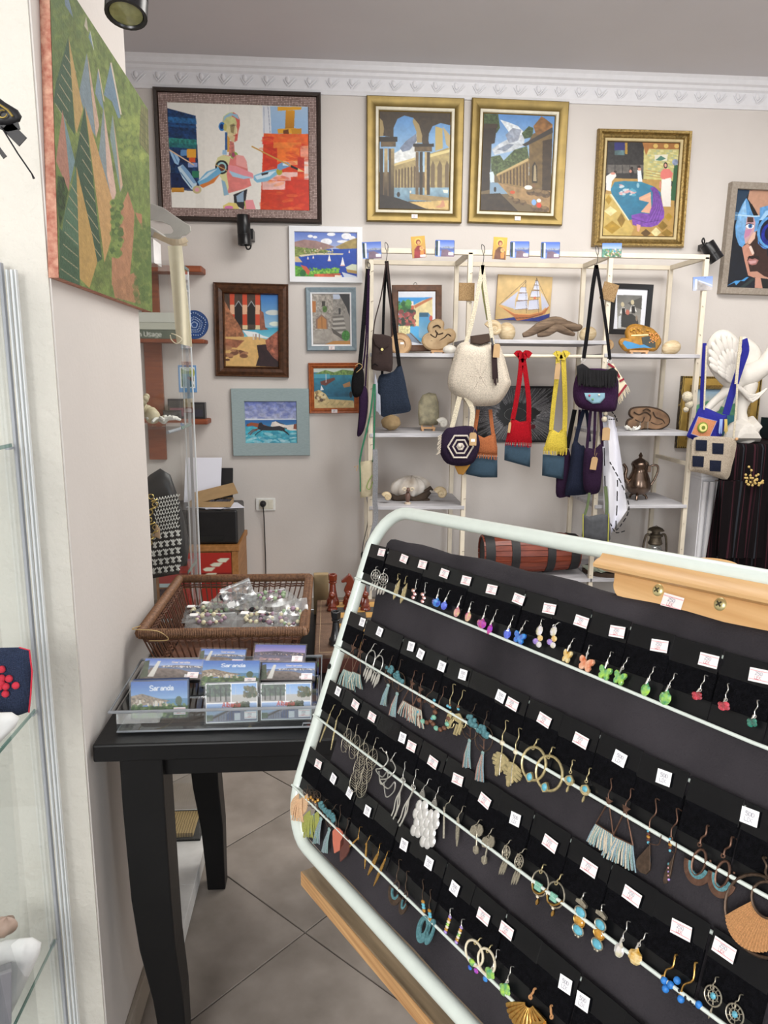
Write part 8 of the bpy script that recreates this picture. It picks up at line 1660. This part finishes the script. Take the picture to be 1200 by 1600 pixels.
# black-plum flap bag
t = bag('dark plum crochet bag with a fringed black flap on long black straps', [(904,580),(912,576),(950,577),(964,590),(966,610),(963,636),(956,643),(928,643),(904,636),(896,620),(897,600)], 3.88, .09, K('plum_crochet_b', '3a2140', 420), [([(932,414),(926,450),(919,510),(912,560)], .02, BK, 0), ([(932,414),(938,450),(947,510),(953,562)], .016, BK, 0)])
hookwire(932, 388, 415, 3.93, parent=t)
fl_ = part('black_flap', G().puff([at(901,572,3.83), at(910,568,3.83), at(920,578,3.83), at(945,580,3.83), at(958,574,3.83), at(966,582,3.83), at(962,598,3.83), at(940,606,3.82), at(915,604,3.82), at(902,596,3.83)], .03), mat('black_yarn', '121114', rough=1, bump=.6, bsc=400), t, sm=60)
fringe_px(t, 903, 576, 963, 580, 26, 3.812, mat('black_yarn', '121114'), 44, 'black_fringe', .003)
part('blue_patch', G().puff([at(913,614,3.832), at(945,614,3.832), at(945,622,3.832), at(938,630,3.832), at(926,631,3.832), at(916,624,3.832)], .012), mat('blue_felt', '7fa4b4', rough=.9, bump=.3), t, sm=60)
for x, y, m_ in ((921,618,'b0405c'), (936,617,'e4e0d4'), (926,624,'6a9a6c')): part('embroidered_flower', G().ball(at(x, y, 3.825), .006), mat('felt_'+m_, m_, rough=.9), t, sm=60)
part('metal_ring', G().tube([at(911+3*math.cos(a), 562+3*math.sin(a), 3.88) for a in np.linspace(0, 2*PI, 10)[:-1]], .002, 5, closed=True).tube([at(952+3*math.cos(a), 564+3*math.sin(a), 3.88) for a in np.linspace(0, 2*PI, 10)[:-1]], .002, 5, closed=True), SIL, t)
o = thing('striped_cloth', 'cream and red striped fringed cloth peeking out behind the plum bag', 'cloth', at(965, 600, 3.95))
part('woven_cloth', G().puff([at(950,570,3.95), at(958,568,3.95), at(980,602,3.95), at(964,630,3.95), at(955,600,3.95)], .008), mat('cream_weave', 'dccfb4', rough=.9, bump=.3), o);
for a, b in (((950,568),(960,575)),((963,580),(968,590)),((968,596),(975,592)),((965,620),(979,601))): part('red_stripe', G().ribbon([at(*a, 3.942), at(*b, 3.942)], .011, .002), mat('red_weave', '8c2434', rough=.9), o)
fringe_px(o, 964, 624, 981, 602, 9, 3.94, mat('cream_weave', 'dccfb4'), 12, 'fringe', .002, 3)
# navy, plum and dark long bags below
bag('dark plum crochet bag, rearmost of the three below the flap bag', [(872,700),(884,697),(892,716),(892,772),(885,776),(870,776),(869,750)], 3.97, .03, DPU, [([(898,640),(892,670),(886,700)], .024, BK, 0), ([(906,640),(904,660),(900,700)], .012, DPU, 0)])
bag('dark navy crochet bag between the two plum ones below the flap bag', [(894,695),(901,690),(908,696),(914,700),(917,740),(918,768),(910,773),(888,774),(883,770),(890,730)], 3.93, .05, DNV, [([(912,640),(905,665),(898,695)], .022, DNV, 0), ([(916,640),(919,660),(921,690)], .018, DNV, 0)])
t = bag('dark plum crochet bag with a kraft tag, front right below the flap bag', [(913,706),(918,700),(930,701),(940,694),(942,720),(939,755),(936,768),(928,772),(916,770),(911,750)], 3.88, .045, DPU, [([(923,640),(920,670),(917,702)], .016, DPU, 0), ([(930,640),(929,670),(928,702)], .014, DPU, 0), ([(938,640),(940,670),(941,698)], .016, DPU, 0)])
kraft(t, 928, 724, 10, 20, 3.845, .12); part('tag_cord', G().tube([at(931,690,3.85), at(929,712,3.85)], .0008, 4), mat('straw_string', 'b59a6a'), t)
o = thing('bead_pouch', 'small tan paper tag and cream cord beside the white scarf', 'tag', at(946, 680, 3.87)); kraft(o, 947, 678, 12, 20, 3.86, 0); part('cream_knot', G().ball(at(944, 655, 3.88), .016).ball(at(946, 646, 3.88), .012), CRP, o, sm=60)
# white scarf with black embroidered edging
rows = []
for j in range(26):
 f = j/25; y = 645+f*190; xl = 940+f*4+(0 if f < .8 else (f-.8)*60); xr = 962+26*min(1, f*2.2)-0*f; xr = (960+f*2*14) if f < .5 else (974+(f-.5)*2*10 if f < .8 else 980-(f-.8)*5*26); r = []
 for i in range(9): u = i/8; r.append(at(xl+(xr-xl)*u, y+(u*8 if f < .1 else 0), 3.93+.018*math.sin(u*9+f*3)))
 rows.append(r)
t = part('white_scarf', G().sheet(rows, .002, (0,-1,0)), mat('white_cotton', 'dedee6', rough=.85, var=.03, bump=.15, bsc=300), sm=60); tag(t, 'white cotton scarf with black embroidered edging hanging by the right shelves', 'scarf')
def blackedge(pts, n):
 g = G(); P_ = smooth_path([at(x, y, 3.9) for x, y in pts], 6)
 for k in range(0, len(P_)-1):
  if k % 3 < 2: g.tube([P_[k]+Vector((random.uniform(-1,1)*.0015,0,0)), P_[k+1]], .0032, 5)
 part('black_edging', g, mat('black_yarn', '121114'), t, kind='stuff')
blackedge([(953,722),(962,738),(972,758),(981,782),(982,800),(972,818),(962,830)], 0); blackedge([(965,750),(964,790),(962,832)], 0); blackedge([(952,640),(960,648),(965,660)], 0); blackedge([(951,655),(958,655),(965,654)], 0); blackedge([(954,818),(962,832),(978,829)], 0); blackedge([(944,646),(944,700),(946,780)], 0)
# grey-green bag at the bottom
t = bag('grey felt bag with yellow-green piping hanging lowest on the shelving', [(911,805),(920,807),(949,804),(952,825),(950,848),(912,842),(911,825)], 3.86, .04, mat('grey_felt', '4c4e52', rough=.95, var=.2, sc=40, bump=.4), [([(921,770),(918,790),(913,806)], .014, mat('olive_cord', '5c6a48', rough=.9), 0), ([(946,760),(948,785),(948,806)], .018, mat('olive_cord', '5c6a48'), 0)])
part('yellow_piping', G().tube([at(911,803,3.84), at(911,840,3.84)], .003, 6).tube([at(951,803,3.84), at(950,848,3.84)], .003, 6), mat('lime_piping', 'b0b050', rough=.8), t)

# ================================================================ right: statue, bags, striped cloth, pilaster
PLS = mat('plaster_statue', 'dbd6ce', rough=.6, var=.06, sc=20, bump=.5, bsc=70)
ZT = at(1150, 692, 4.0).z
t = thing('bird_statue', 'white plaster statue of a bird with raised wings on a rocky base', 'statue', (at(1160, 690, 4.07).x, 4.07, ZT))
YS = 4.07
def S(px, py, d=0): return at(px, py, YS+d)
wing = [(1104,545),(1108,530),(1118,519),(1130,515),(1142,519),(1152,528),(1158,540),(1160,556),(1158,574),(1150,592),(1144,604),(1132,604),(1118,590),(1106,570)]
part('near_wing', G().puff(smooth_path([S(x, y, -.04) for x, y in wing], 2, True), .07, rings=5), PLS, t, sm=60)
g = G(); rt = S(1150, 606, -.06)
for k in range(11):
 f = k/10; tip = S(*[(1107,568),(1106,558),(1106,546),(1110,534),(1117,525),(1127,520),(1137,521),(1146,528),(1152,538),(1155,550),(1156,562)][k], -.068); d_ = tip-rt
 for u0, u1, w_ in ((.62, 1.0, .017), (.38, .72, .015), (.18, .5, .012)):
  a, b = rt+d_*u0, rt+d_*u1; m_ = (a+b)/2+Vector((0, -.012 if u0 > .5 else -.018, 0)); h_ = (b-a)/2; g.ell(m_, h_, (0, .008, 0), h_.cross(Vector((0,1,0))).normalized()*w_, 8, 6)
part('wing_feather', g, PLS, t, sm=60)
part('far_wing', G().puff(smooth_path([S(x, y, .05) for x, y in ((1156,528),(1172,530),(1186,542),(1190,560),(1182,585),(1170,600),(1158,596),(1152,570))], 2, True), .06), PLS, t, sm=60)
g = G().tube(smooth_path([S(1104,640,-.03), S(1116,628,-.03), S(1134,612,-.02), S(1150,598), S(1162,590), S(1178,582), S(1196,572), S(1215,560), S(1230,556)], 4), [.02+.0005*k for k in range(8)]+[.03+.004*k for k in range(9)]+[.066-.0025*k for k in range(16)], 16)
part('body', g, PLS, t, sm=60)
g = G()
for k in range(6): g.tube(smooth_path([S(1150+k*3, 600+k*2, -.05), S(1160+k*3, 612+k*3, -.06), S(1178+k*4, 622-k*3, -.05)], 3), [.008,.01,.011,.01,.009,.008,.006], 6)
part('thigh', G().tube(smooth_path([S(1170,596), S(1164,618), S(1158,640), S(1160,662), S(1166,690)], 4), [.05,.052,.052,.05,.046,.042,.038,.034,.032,.03,.032,.034,.038,.042,.046,.05,.055], 14), PLS, t, sm=60); part('body_feather', g, PLS, t, sm=60)
part('tail_fan', G().puff([S(1098,640,-.02), S(1118,624,-.02), S(1132,622,-.02), S(1122,642,-.02), S(1108,650,-.02), S(1098,648,-.02)], .05), PLS, t, sm=60)
g = G()
bs_ = [(1130,690),(1136,672),(1146,660),(1158,654),(1168,660),(1176,650),(1188,664),(1178,676),(1186,690)]
g.puff([S(x, y, -.02) for x, y in bs_], .16, rings=3)
part('rock_base', g, PLS, t)
part('neck_and_head', G().tube(smooth_path([S(1196,568), S(1208,545), S(1216,530), S(1226,528), S(1238,536)], 4), [.045,.042,.038,.034,.03,.028,.026,.026,.026,.025,.024,.024,.022,.018,.012,.007,.003], 12), PLS, t, sm=60)
# table with dark striped cloth
def stripemat():
 m = bpy.data.materials.new('striped_weave'); m.use_nodes = True; nt = m.node_tree; N = nt.nodes; K_ = nt.links; b = N['Principled BSDF']; b.inputs['Roughness'].default_value = .95; b.inputs['Specular IOR Level'].default_value = .1
 tc = N.new('ShaderNodeTexCoord'); sx = N.new('ShaderNodeSeparateXYZ'); K_.new(tc.outputs['Object'], sx.inputs[0]); mu = N.new('ShaderNodeMath'); mu.operation = 'MULTIPLY'; mu.inputs[1].default_value = 9; K_.new(sx.outputs['X'], mu.inputs[0]); fr = N.new('ShaderNodeMath'); fr.operation = 'FRACT'; K_.new(mu.outputs[0], fr.inputs[0])
 r = N.new('ShaderNodeValToRGB'); e = r.color_ramp; e.interpolation = 'CONSTANT'; e.elements[0].color = L4('141012'); e.elements[1].position = .3; e.elements[1].color = L4('3a1f26')
 for p_, c_ in ((.38,'141012'),(.45,'2c181e'),(.49,'141012'),(.7,'2e3036'),(.77,'141012'),(.86,'3a1f26'),(.9,'141012')): q = e.elements.new(p_); q.color = L4(c_)
 K_.new(fr.outputs[0], r.inputs[0]); K_.new(r.outputs[0], b.inputs['Base Color']); return m
STR = stripemat()
tx0, tx1, ty0, ty1 = at(1128, 700, 3.97).x, 3.0, 3.965, 4.35; zt = ZT-.004
tb = thing('side_table', 'wooden side table hidden under the dark striped cloth', 'table', ((tx0+tx1)/2, 4.15, 0))
part('tabletop', G().box(tx0+.02, tx1, ty0+.03, ty1, zt-.03, zt-.006), M_stv, tb);
for x in (tx0+.06, tx1-.06):
 for y in (ty0+.07, ty1-.05): part('leg', G().box(x-.02, x+.02, y-.02, y+.02, 0, zt-.03), M_stv, tb)
rows = []; n = 46
for j in range(24):
 f = j/23; r = []
 for i in range(n):
  u = i/(n-1)
  if j < 7: y = ty1-.0-(ty1-ty0)*j/6; z = zt; wv = 0; xl = tx0
  else: q = (j-7)/16; y = ty0-.012-.03*q; z = zt-.02-q*.78; wv = .018*math.sin(u*40+q*1.5)*(.3+q*.7); xl = tx0-.06*q-.08*q*q*0
  r.append(Vector((xl+(tx1-xl)*u, y+wv, z)))
 rows.append(r)
o = part('striped_cloth', G().sheet(rows, .003, (0,-.7,.7)), STR, sm=60); tag(o, 'dark striped woven cloth covering the table below the statue', 'cloth')
rows = []
for j in range(10):
 f = j/9; rows.append([at(1128+70*u-6*f, 752+f*120, 3.82)+Vector((0, .012*math.sin(u*22), 0)) for u in np.linspace(0, 1, 20)])
pk = part('striped_tote', G().sheet(rows, .003, (0,-1,0)), STR, sm=60); tag(pk, 'dark striped woven tote hanging in front of the covered table', 'bag'); part('inner_panel', G().sheet([[v+Vector((0, .03, .0)) for v in r] for r in rows], .003, (0,-1,0)), STR, pk, sm=60)
g = G(); g2 = G()
for bx_, h_ in ((1166,14),(1172,26),(1178,8),(1184,16),(1190,4)):
 g2.tube([at(1176, 758, 3.80), at(bx_, 757-h_, 3.80)], .0012, 4)
 for k in range(6): g.ball(at(bx_+R.uniform(-2.5, 2.5), 757-h_*k/5+R.uniform(-2, 2), 3.795), .007, 7, 5)
t = thing('dried_flower_sprig', 'small sprig of yellow dried flowers in the striped tote', 'flowers', at(1176, 758, 3.80)); part('flower_heads', g, mat('dried_yellow', 'c4a866', rough=.8), t, sm=60, kind='stuff'); part('stems', g2, mat('dry_stem', '8a7444'), t)
o = part('dark_box', G().box(at(1193, 660, 4.3).x, at(1193, 660, 4.3).x+.4, 4.22, 4.33, zt+.004, zt+.13), mat('dark_metal_box', '1e1e20', rough=.4)); tag(o, 'dark box on the covered table right of the statue', 'box')
# fluted white pilaster standing below
px0 = at(1090, 760, 4.05).x; w_ = .1; zp = at(1100, 735, 4.05).z
t = thing('plaster_pilaster', 'white fluted plaster pillar standing between shelving and striped cloth', 'pillar', (px0+w_/2, 4.1, 0))
part('capital', G().box(px0-.01, px0+w_+.01, 4.0, 4.2, zp-.03, zp).box(px0-.002, px0+w_+.002, 4.01, 4.19, zp-.05, zp-.03), M_white, t, bev=.004)
part('shaft', G().box(px0+.01, px0+w_-.01, 4.03, 4.18, .05, zp-.05), M_white, t); part('plinth', G().box(px0-.01, px0+w_+.01, 4.0, 4.2, 0, .05), M_white, t)
for k in range(3): part('flute', G().tube([(px0+.03+k*.04, 4.028, .06), (px0+.03+k*.04, 4.022, zp-.2), (px0+.03+k*.04, 4.016, zp-.06)], [.016, .016, .018], 10), M_white, t, sm=60)
# bags on the wing
BLU = mat('royal_blue_knit', '1c1f86', rough=.9, var=.15, sc=120, bump=.5, bsc=500)
t = bag('royal blue crochet bag with an orange flower square hanging from the statue wing', [(1096,636),(1128,648),(1136,650),(1130,674),(1118,696),(1106,694),(1076,684),(1075,676),(1086,652)], 3.9, .04, BLU, [([(1101,536),(1099,570),(1097,610),(1096,640)], .02, BLU, 0), ([(1162,530),(1165,548),(1158,570),(1148,600),(1134,648)], .04, BLU, 0)], group='bags hanging on the statue')
cc = (at(1091,651,3.872), at(1120,658,3.872), at(1107,687,3.872), at(1080,678,3.872)); part('orange_square', G().puff(cc, .012, rings=3), K('orange_crochet', 'd08c64', 420), t, sm=60)
part('square_edge', G().tube(cc, .0025, 6, closed=True), mat('lilac_yarn', '8c90c4', rough=.9), t); ctr = at(1098, 668, 3.862)
for r, h_, m_ in ((.03,.004,'7c8a34'),(.024,.007,'e0d888'),(.011,.01,'6a7a2c')): part('flower_ring', G().lathe([(0,0),(r,0),(r*.9,h_),(0,h_)], ctr, (0,-1,0), 14), mat('yarn_'+m_, m_, rough=.9, bump=.5, bsc=500), t, sm=40)
for x, m_ in ((1127,'8ca4d8'), (1134,'c0a860')): fringe_px(t, x-2, 655, x+2, 655, 22, 3.86, mat('tassel_'+m_, m_, rough=.9), 10, 'tassel', .0022, -2 if x < 1130 else 0)
t = bag('beige crochet bag with four navy squares hanging lowest from the statue', [(1085,684),(1120,682),(1148,686),(1149,705),(1144,725),(1136,749),(1112,743),(1090,738),(1077,734),(1080,712)], 3.87, .04, K('oat_crochet', 'bcae9c', 420), [([(1104,540),(1102,590),(1100,640)], .008, CRP, 0), ([(1158,526),(1154,560),(1150,600)], .016, CRP, 0), ([(1152,600),(1150,640),(1146,684)], .01, CRP, 0)], group='bags hanging on the statue')
for x, y in ((1096,696),(1122,701),(1091,721),(1118,728)): part('navy_square', G().puff([at(x-9, y-9, 3.848), at(x+9, y-8, 3.848), at(x+8, y+9, 3.848), at(x-9, y+8, 3.848)], .008, rings=3), K('dark_navy_crochet', '1f2436'), t, sm=60)
part('wooden_bead', G().ball(at(1151, 686, 3.86), .009), EAS, t, sm=60)
o = part('cream_rose_cord', G().ball(at(1074, 620, 3.95), .03).ball(at(1077, 632, 3.95), .024).ball(at(1072, 640, 3.95), .016), CRP, sm=60); tag(o, 'cream crochet rose tied to the right-hand post', 'decoration')
# round pine stool behind the rack
c = atz(1116, 880, .62); t = thing('pine_stool', 'round pine stool behind the rack tube on the right', 'stool', (c.x, c.y, 0)); sr = .105
part('seat', G().lathe([(0,.59),(sr,.59),(sr+.005,.605),(sr,.62),(0,.62)], (c.x, c.y, 0), n=36), M_pine, t, sm=40)
for a in (.3, 2.4, 4.5): part('leg', G().tube([(c.x+math.cos(a)*.05, c.y+math.sin(a)*.05, .59), (c.x+math.cos(a)*.09, c.y+math.sin(a)*.09, 0)], .014, 8), M_pine, t, sm=60)

# ================================================================ back left: wooden rack, plate, cards, cabinet, printer, socket
M_led = wood('red_brown_wood', '9a5230', '7a3c22', sc=8, stretch=(1, 8, 8), rough=.5)
t = thing('wall_rack', 'red-brown wooden wall rack with four narrow ledges behind the showcase', 'rack', at(245, 620, 4.49))
def zc(y): return at(290, y, 4.48).z
sx_ = at(243, 620, 4.49).x
part('upright', G().box(sx_-.05, sx_+.05, 4.475, 4.499, zc(718), zc(400)), M_led, t, bev=.002)
for y, xr, h_ in ((424, 318, .035), (534, 322, .022), (657, 327, .03)):
 part('ledge', G().box(sx_-.45, at(xr, y, 4.42).x, 4.36, 4.499, zc(y)-h_/2, zc(y)+h_/2), M_led, t, bev=.006)
xl = at(300, 415, 4.42);
zl = [zc(424)+.0175, zc(534)+.011, zc(657)+.015]
# books on the middle ledge
bz = zl[1]
for k, (h_, c_, tx) in enumerate(((.05, '5f6a5c', 'dark green dictionary at the bottom of the book pile'), (.038, 'c8cabc', 'pale book in the middle of the book pile'), (.055, 'd4d6cc', 'pale book on top of the book pile'))):
 x0, x1 = sx_-.3, at(279, 520, 4.36).x-.0
 o = thing('book', tx+' on the wall rack', 'book', ((x0+x1)/2, 4.42, bz), group='book pile on the wall rack'); cm = mat('cover_'+c_, c_, rough=.5, var=.08)
 part('cover', G().box(x0, x1, 4.365, 4.368, bz, bz+h_).box(x0, x1, 4.368, 4.49, bz, bz+.003).box(x0, x1, 4.368, 4.49, bz+h_-.003, bz+h_), cm, o, bev=.001); part('page_block', G().box(x0+.004, x1-.004, 4.368, 4.485, bz+.003, bz+h_-.003), mat('page_paper', 'd8d4c4', rough=.9), o)
 pc_ = Pic(((0,0),(110,0),(110,12),(0,12)), 110, 12, c_);
 if k == 0: pc_.text('English Usage', 34, 9, 6.5, 'e8e8e0', 1)
 elif k == 1: pc_.text('a', 20, 8, 4, '8c5a5a', .7)
 else: pc_.text('English', 30, 8.5, 4.5, '8c6a6a', .7)
 canvas('spine_print', pc_, (x1-x0)*.98, h_*.9, o, ((0), 4.3644-4.42, h_/2), m=M_paper); bz += h_+.001
# blue plate
pc = at(304, 511, 4.42); o = thing('blue_plate', 'round blue patterned plate standing on the wall rack', 'plate', (pc.x, pc.y, zl[1])); rp = .082
part('plate_disc', G().lathe([(0,0),(rp*.6,0),(rp,.012),(rp,.016),(rp*.6,.006),(0,.006)], (pc.x, pc.y, zl[1]+rp*.98), (0,-1,.18), 40), mat('blue_glaze', '35568e', rough=.25, col2='2a4478', sc=60), o, sm=40)
g = G(); ax_ = Vector((0,-1,.18)).normalized(); ux = Vector((1,0,0)); uy = ax_.cross(ux)
for r in (.2, .38, .52, .78):
 n_ = int(8+30*r)
 for k in range(n_): a = 2*PI*k/n_; q = Vector((pc.x, pc.y, zl[1]+rp*.98))+ax_*(.007+(.008 if r > .7 else 0))+(ux*math.cos(a)+uy*math.sin(a))*rp*r*(1+.06*math.sin(5*a)); g.ball(q, .0042, 6, 4)
part('pale_pattern', g, mat('pale_blue_glaze', '9aaed0', rough=.3), o, sm=60)
# display boxes on the low ledge
M_dbx = mat('dark_box_plastic', '2a2a2e', rough=.35); zl2 = zl[2]
for x0, x1, h_, lb, c_ in ((262, 290, .115, 'tall dark display box with a pink card on the low ledge', 'b06070'), (293, 320, .095, 'small black framed display box on the low ledge, right end', '3a3a6a'), (256, 284, .05, 'low dark display box at the left of the low ledge', '4a4a50')):
 a, b = at(x0, 640, 4.4).x, at(x1, 640, 4.4).x; y_ = 4.40 if h_ > .06 else 4.37; y2 = y_+.06 if h_ > .06 else y_+.025
 if h_ > .06: o = thing('display_box', lb, 'box', ((a+b)/2, y_, zl2))
 else: o = thing('display_box', lb, 'box', ((a+b)/2, y_, zl2))
 part('box_body', G().box(a, b, y_+.004, y2, zl2, zl2+h_), M_dbx, o, bev=.002); part('inner_card', G().box(a+.012, b-.012, y_+.001, y_+.005, zl2+.015, zl2+h_*.55), mat('card_'+c_, c_, rough=.5), o); part('window', G().box(a+.008, b-.008, y_, y_+.001, zl2+.01, zl2+h_-.01), M_acr, o)
# drawer cabinet with a printer
cy0_, cy1_ = 4.02, 4.44; cx0_, cx1_ = at(240, 850, 4.02).x, at(372, 870, 4.02).x; cz_ = at(340, 853, 4.02).z
t = thing('drawer_cabinet', 'small wooden cabinet with red painted drawers under the printer', 'cabinet', ((cx0_+cx1_)/2, 4.23, 0)); M_cab = wood('cabinet_wood', 'b07c48', '90602f', sc=6, stretch=(8, 1, 8), rough=.5)
part('cabinet_body', G().box(cx0_, cx1_, cy0_+.012, cy1_, 0, cz_-.03).box(cx0_-.012, cx1_+.008, cy0_-.004, cy1_, cz_-.03, cz_), M_cab, t, bev=.002); part('side_post', G().box(cx1_-.035, cx1_, cy0_, cy0_+.012, 0, cz_-.03), M_cab, t, bev=.001)
p = Pic(((455,1190),(700,1190),(700,1360),(455,1360)), 90, 60, 'a82820'); p.rect(455, 1290, 700, 1296, '5c1410'); p.poly([(455,1190),(490,1190),(500,1215),(480,1240),(500,1270),(470,1290),(455,1290)], '2a1420'); p.line([(490,1200),(515,1215),(500,1235),(530,1250),(515,1280)], 8, 'a05878')
for x, y in ((645,1250),(620,1272),(668,1228),(650,1325),(625,1300),(676,1345)): p.poly([(x-18,y),(x-4,y-10),(x+26,y-10),(x+12,y+10),(x-10,y+10)], 'd8dcc8')
p.rect(455, 1300, 700, 1360, '8a1c18', al=.6); p.poly([(455,1340),(510,1340),(495,1360),(455,1360)], 'a8bcc0')
zz = cz_-.035
for k in range(2):
 d = part('drawer', G().box(cx0_+.02, cx1_-.038, cy0_, cy0_+.012, zz-.2, zz-.004), M_cab, t, bev=.001); W_, H_ = cx1_-.058-cx0_, .196; me_ = p.mesh('painted_front', W_, H_)
 o = bpy.data.objects.new('painted_front', me_); C.objects.link(o); me_.materials.append(paintmat()); o.parent = d; o.location = Vector(((cx0_+.02+cx1_-.038)/2, cy0_-.001, zz-.102))-wm(d).translation; zz -= .205
px1 = at(371, 840, 4.03).x; px0_ = px1-.40; zpr = cz_+.002; hp = at(370, 797, 4.05).z-zpr
t = thing('printer', 'black printer on the drawer cabinet with its paper tray raised', 'printer', ((px0_+px1)/2, 4.2, zpr)); M_prn = mat('black_printer_plastic', '1a1a1c', rough=.35, var=.15, sc=30)
part('printer_body', G().box(px0_, px1, 4.05, 4.38, zpr, zpr+hp), M_prn, t, bev=.012); part('output_slot', G().box(px0_+.04, px1-.08, 4.046, 4.06, zpr+.02, zpr+.045), mat('dark_hole', '0d0d0d'), t)
part('paper_support', G().obox((px0_+.2, 4.37, zpr+hp+.09), (.14,0,0), (0,.006,0), (0,.03,.1)), M_prn, t, bev=.003)
pp = part('blank_sheets', G().obox((px0_+.17, 4.34, zpr+hp+.125), (.105,0,.0), (0,.002,0), (.004,.035,.13)), mat('paper_sheet', 'e2e4f0', rough=.8, var=.01)); tag(pp, 'white paper sheets standing in the rear tray of the printer', 'paper')
o = part('loose_paper', G().obox((px1-.1, 4.17, zpr+hp+.003), (.105,.02,0), (-.03,.08,0), (0,0,.0015)).obox((px1-.16, 4.16, zpr+hp+.007), (.1,-.03,0), (.03,.08,0), (0,0,.0015)), mat('paper_sheet', 'e2e4f0')); tag(o, 'loose white papers lying on top of the printer', 'paper')
bz_ = zpr+hp+.011; bxc = at(337, 800, 4.15).x; o = thing('cardboard_tray', 'open shallow cardboard box of small bits on the printer papers', 'box', (bxc, 4.16, bz_)); KB = mat('kraft_board', 'a98c64', rough=.85, var=.1)
part('tray_base', G().box(bxc-.13, bxc+.09, 4.09, 4.22, bz_, bz_+.004), KB, o)
for b_ in ((bxc-.13, bxc+.09, 4.086, 4.09), (bxc-.13, bxc+.09, 4.22, 4.224), (bxc-.134, bxc-.13, 4.086, 4.224), (bxc+.09, bxc+.094, 4.086, 4.224)): part('side_flap', G().box(*b_, bz_, bz_+.03), KB, o)
part('open_lid', G().obox((bxc-.01, 4.2, bz_+.06), (.12,0,.03), (-.02,.06,.02), (0,0,.002)), KB, o)
g = G()
for k in range(26): g.obox((bxc-.02+R.random()*.1, 4.1+R.random()*.1, bz_+.015+R.random()*.02), (.012*R.random()+.004,.006,.004), (-.004,.008,.002), (0,0,.004))
part('small_parts', g, mat('grey_bits', '4c4c54', rough=.5, metal=.4), o, kind='stuff')
# socket
cs = at(415, 788, YB-.006); t = thing('wall_socket', 'white wall socket with a black plug and cable', 'socket', cs)
part('socket_plate', G().box(cs.x-.06, cs.x+.06, YB-.011, YB, cs.z-.04, cs.z+.04), mat('white_plastic', 'ecece8', rough=.35), t, bev=.005); part('switch_rocker', G().box(cs.x+.018, cs.x+.042, YB-.014, YB-.01, cs.z-.025, cs.z+.022), mat('cream_rocker', 'e0dccc', rough=.4), t, bev=.002); part('socket_frame', G().box(cs.x-.04, cs.x+.046, YB-.0125, YB-.0105, cs.z-.03, cs.z+.028), mat('cream_rocker', 'e0dccc'), t)
pl = at(411, 787, YB-.02); t2 = thing('power_plug', 'black plug in the wall socket with its cable hanging down', 'plug', pl)
part('plug_body', G().lathe([(0,0),(.019,0),(.019,.012),(.014,.028),(.008,.034),(0,.034)], (pl.x, YB-.0145, pl.z), (0,-1,-.15), 18), mat('black_rubber', '161618'), t2, sm=40)
part('cable', G().tube(smooth_path([Vector((pl.x, YB-.045, pl.z-.005)), Vector((pl.x+.003, YB-.04, pl.z-.03)), at(413,820,YB-.02), at(414,850,YB-.02), at(415,880,YB-.02), Vector((at(415,880,YB).x, YB-.02, .02))], 4), .0035, 6), mat('black_rubber', '161618'), t2, sm=60)
o = part('wall_hook', G().tube([at(470,900,YB), at(470,900,YB-.02), at(473,896,YB-.02)], .004, 6), W_ir, sm=60); tag(o, 'small metal hook on the back wall above the basket', 'hook')
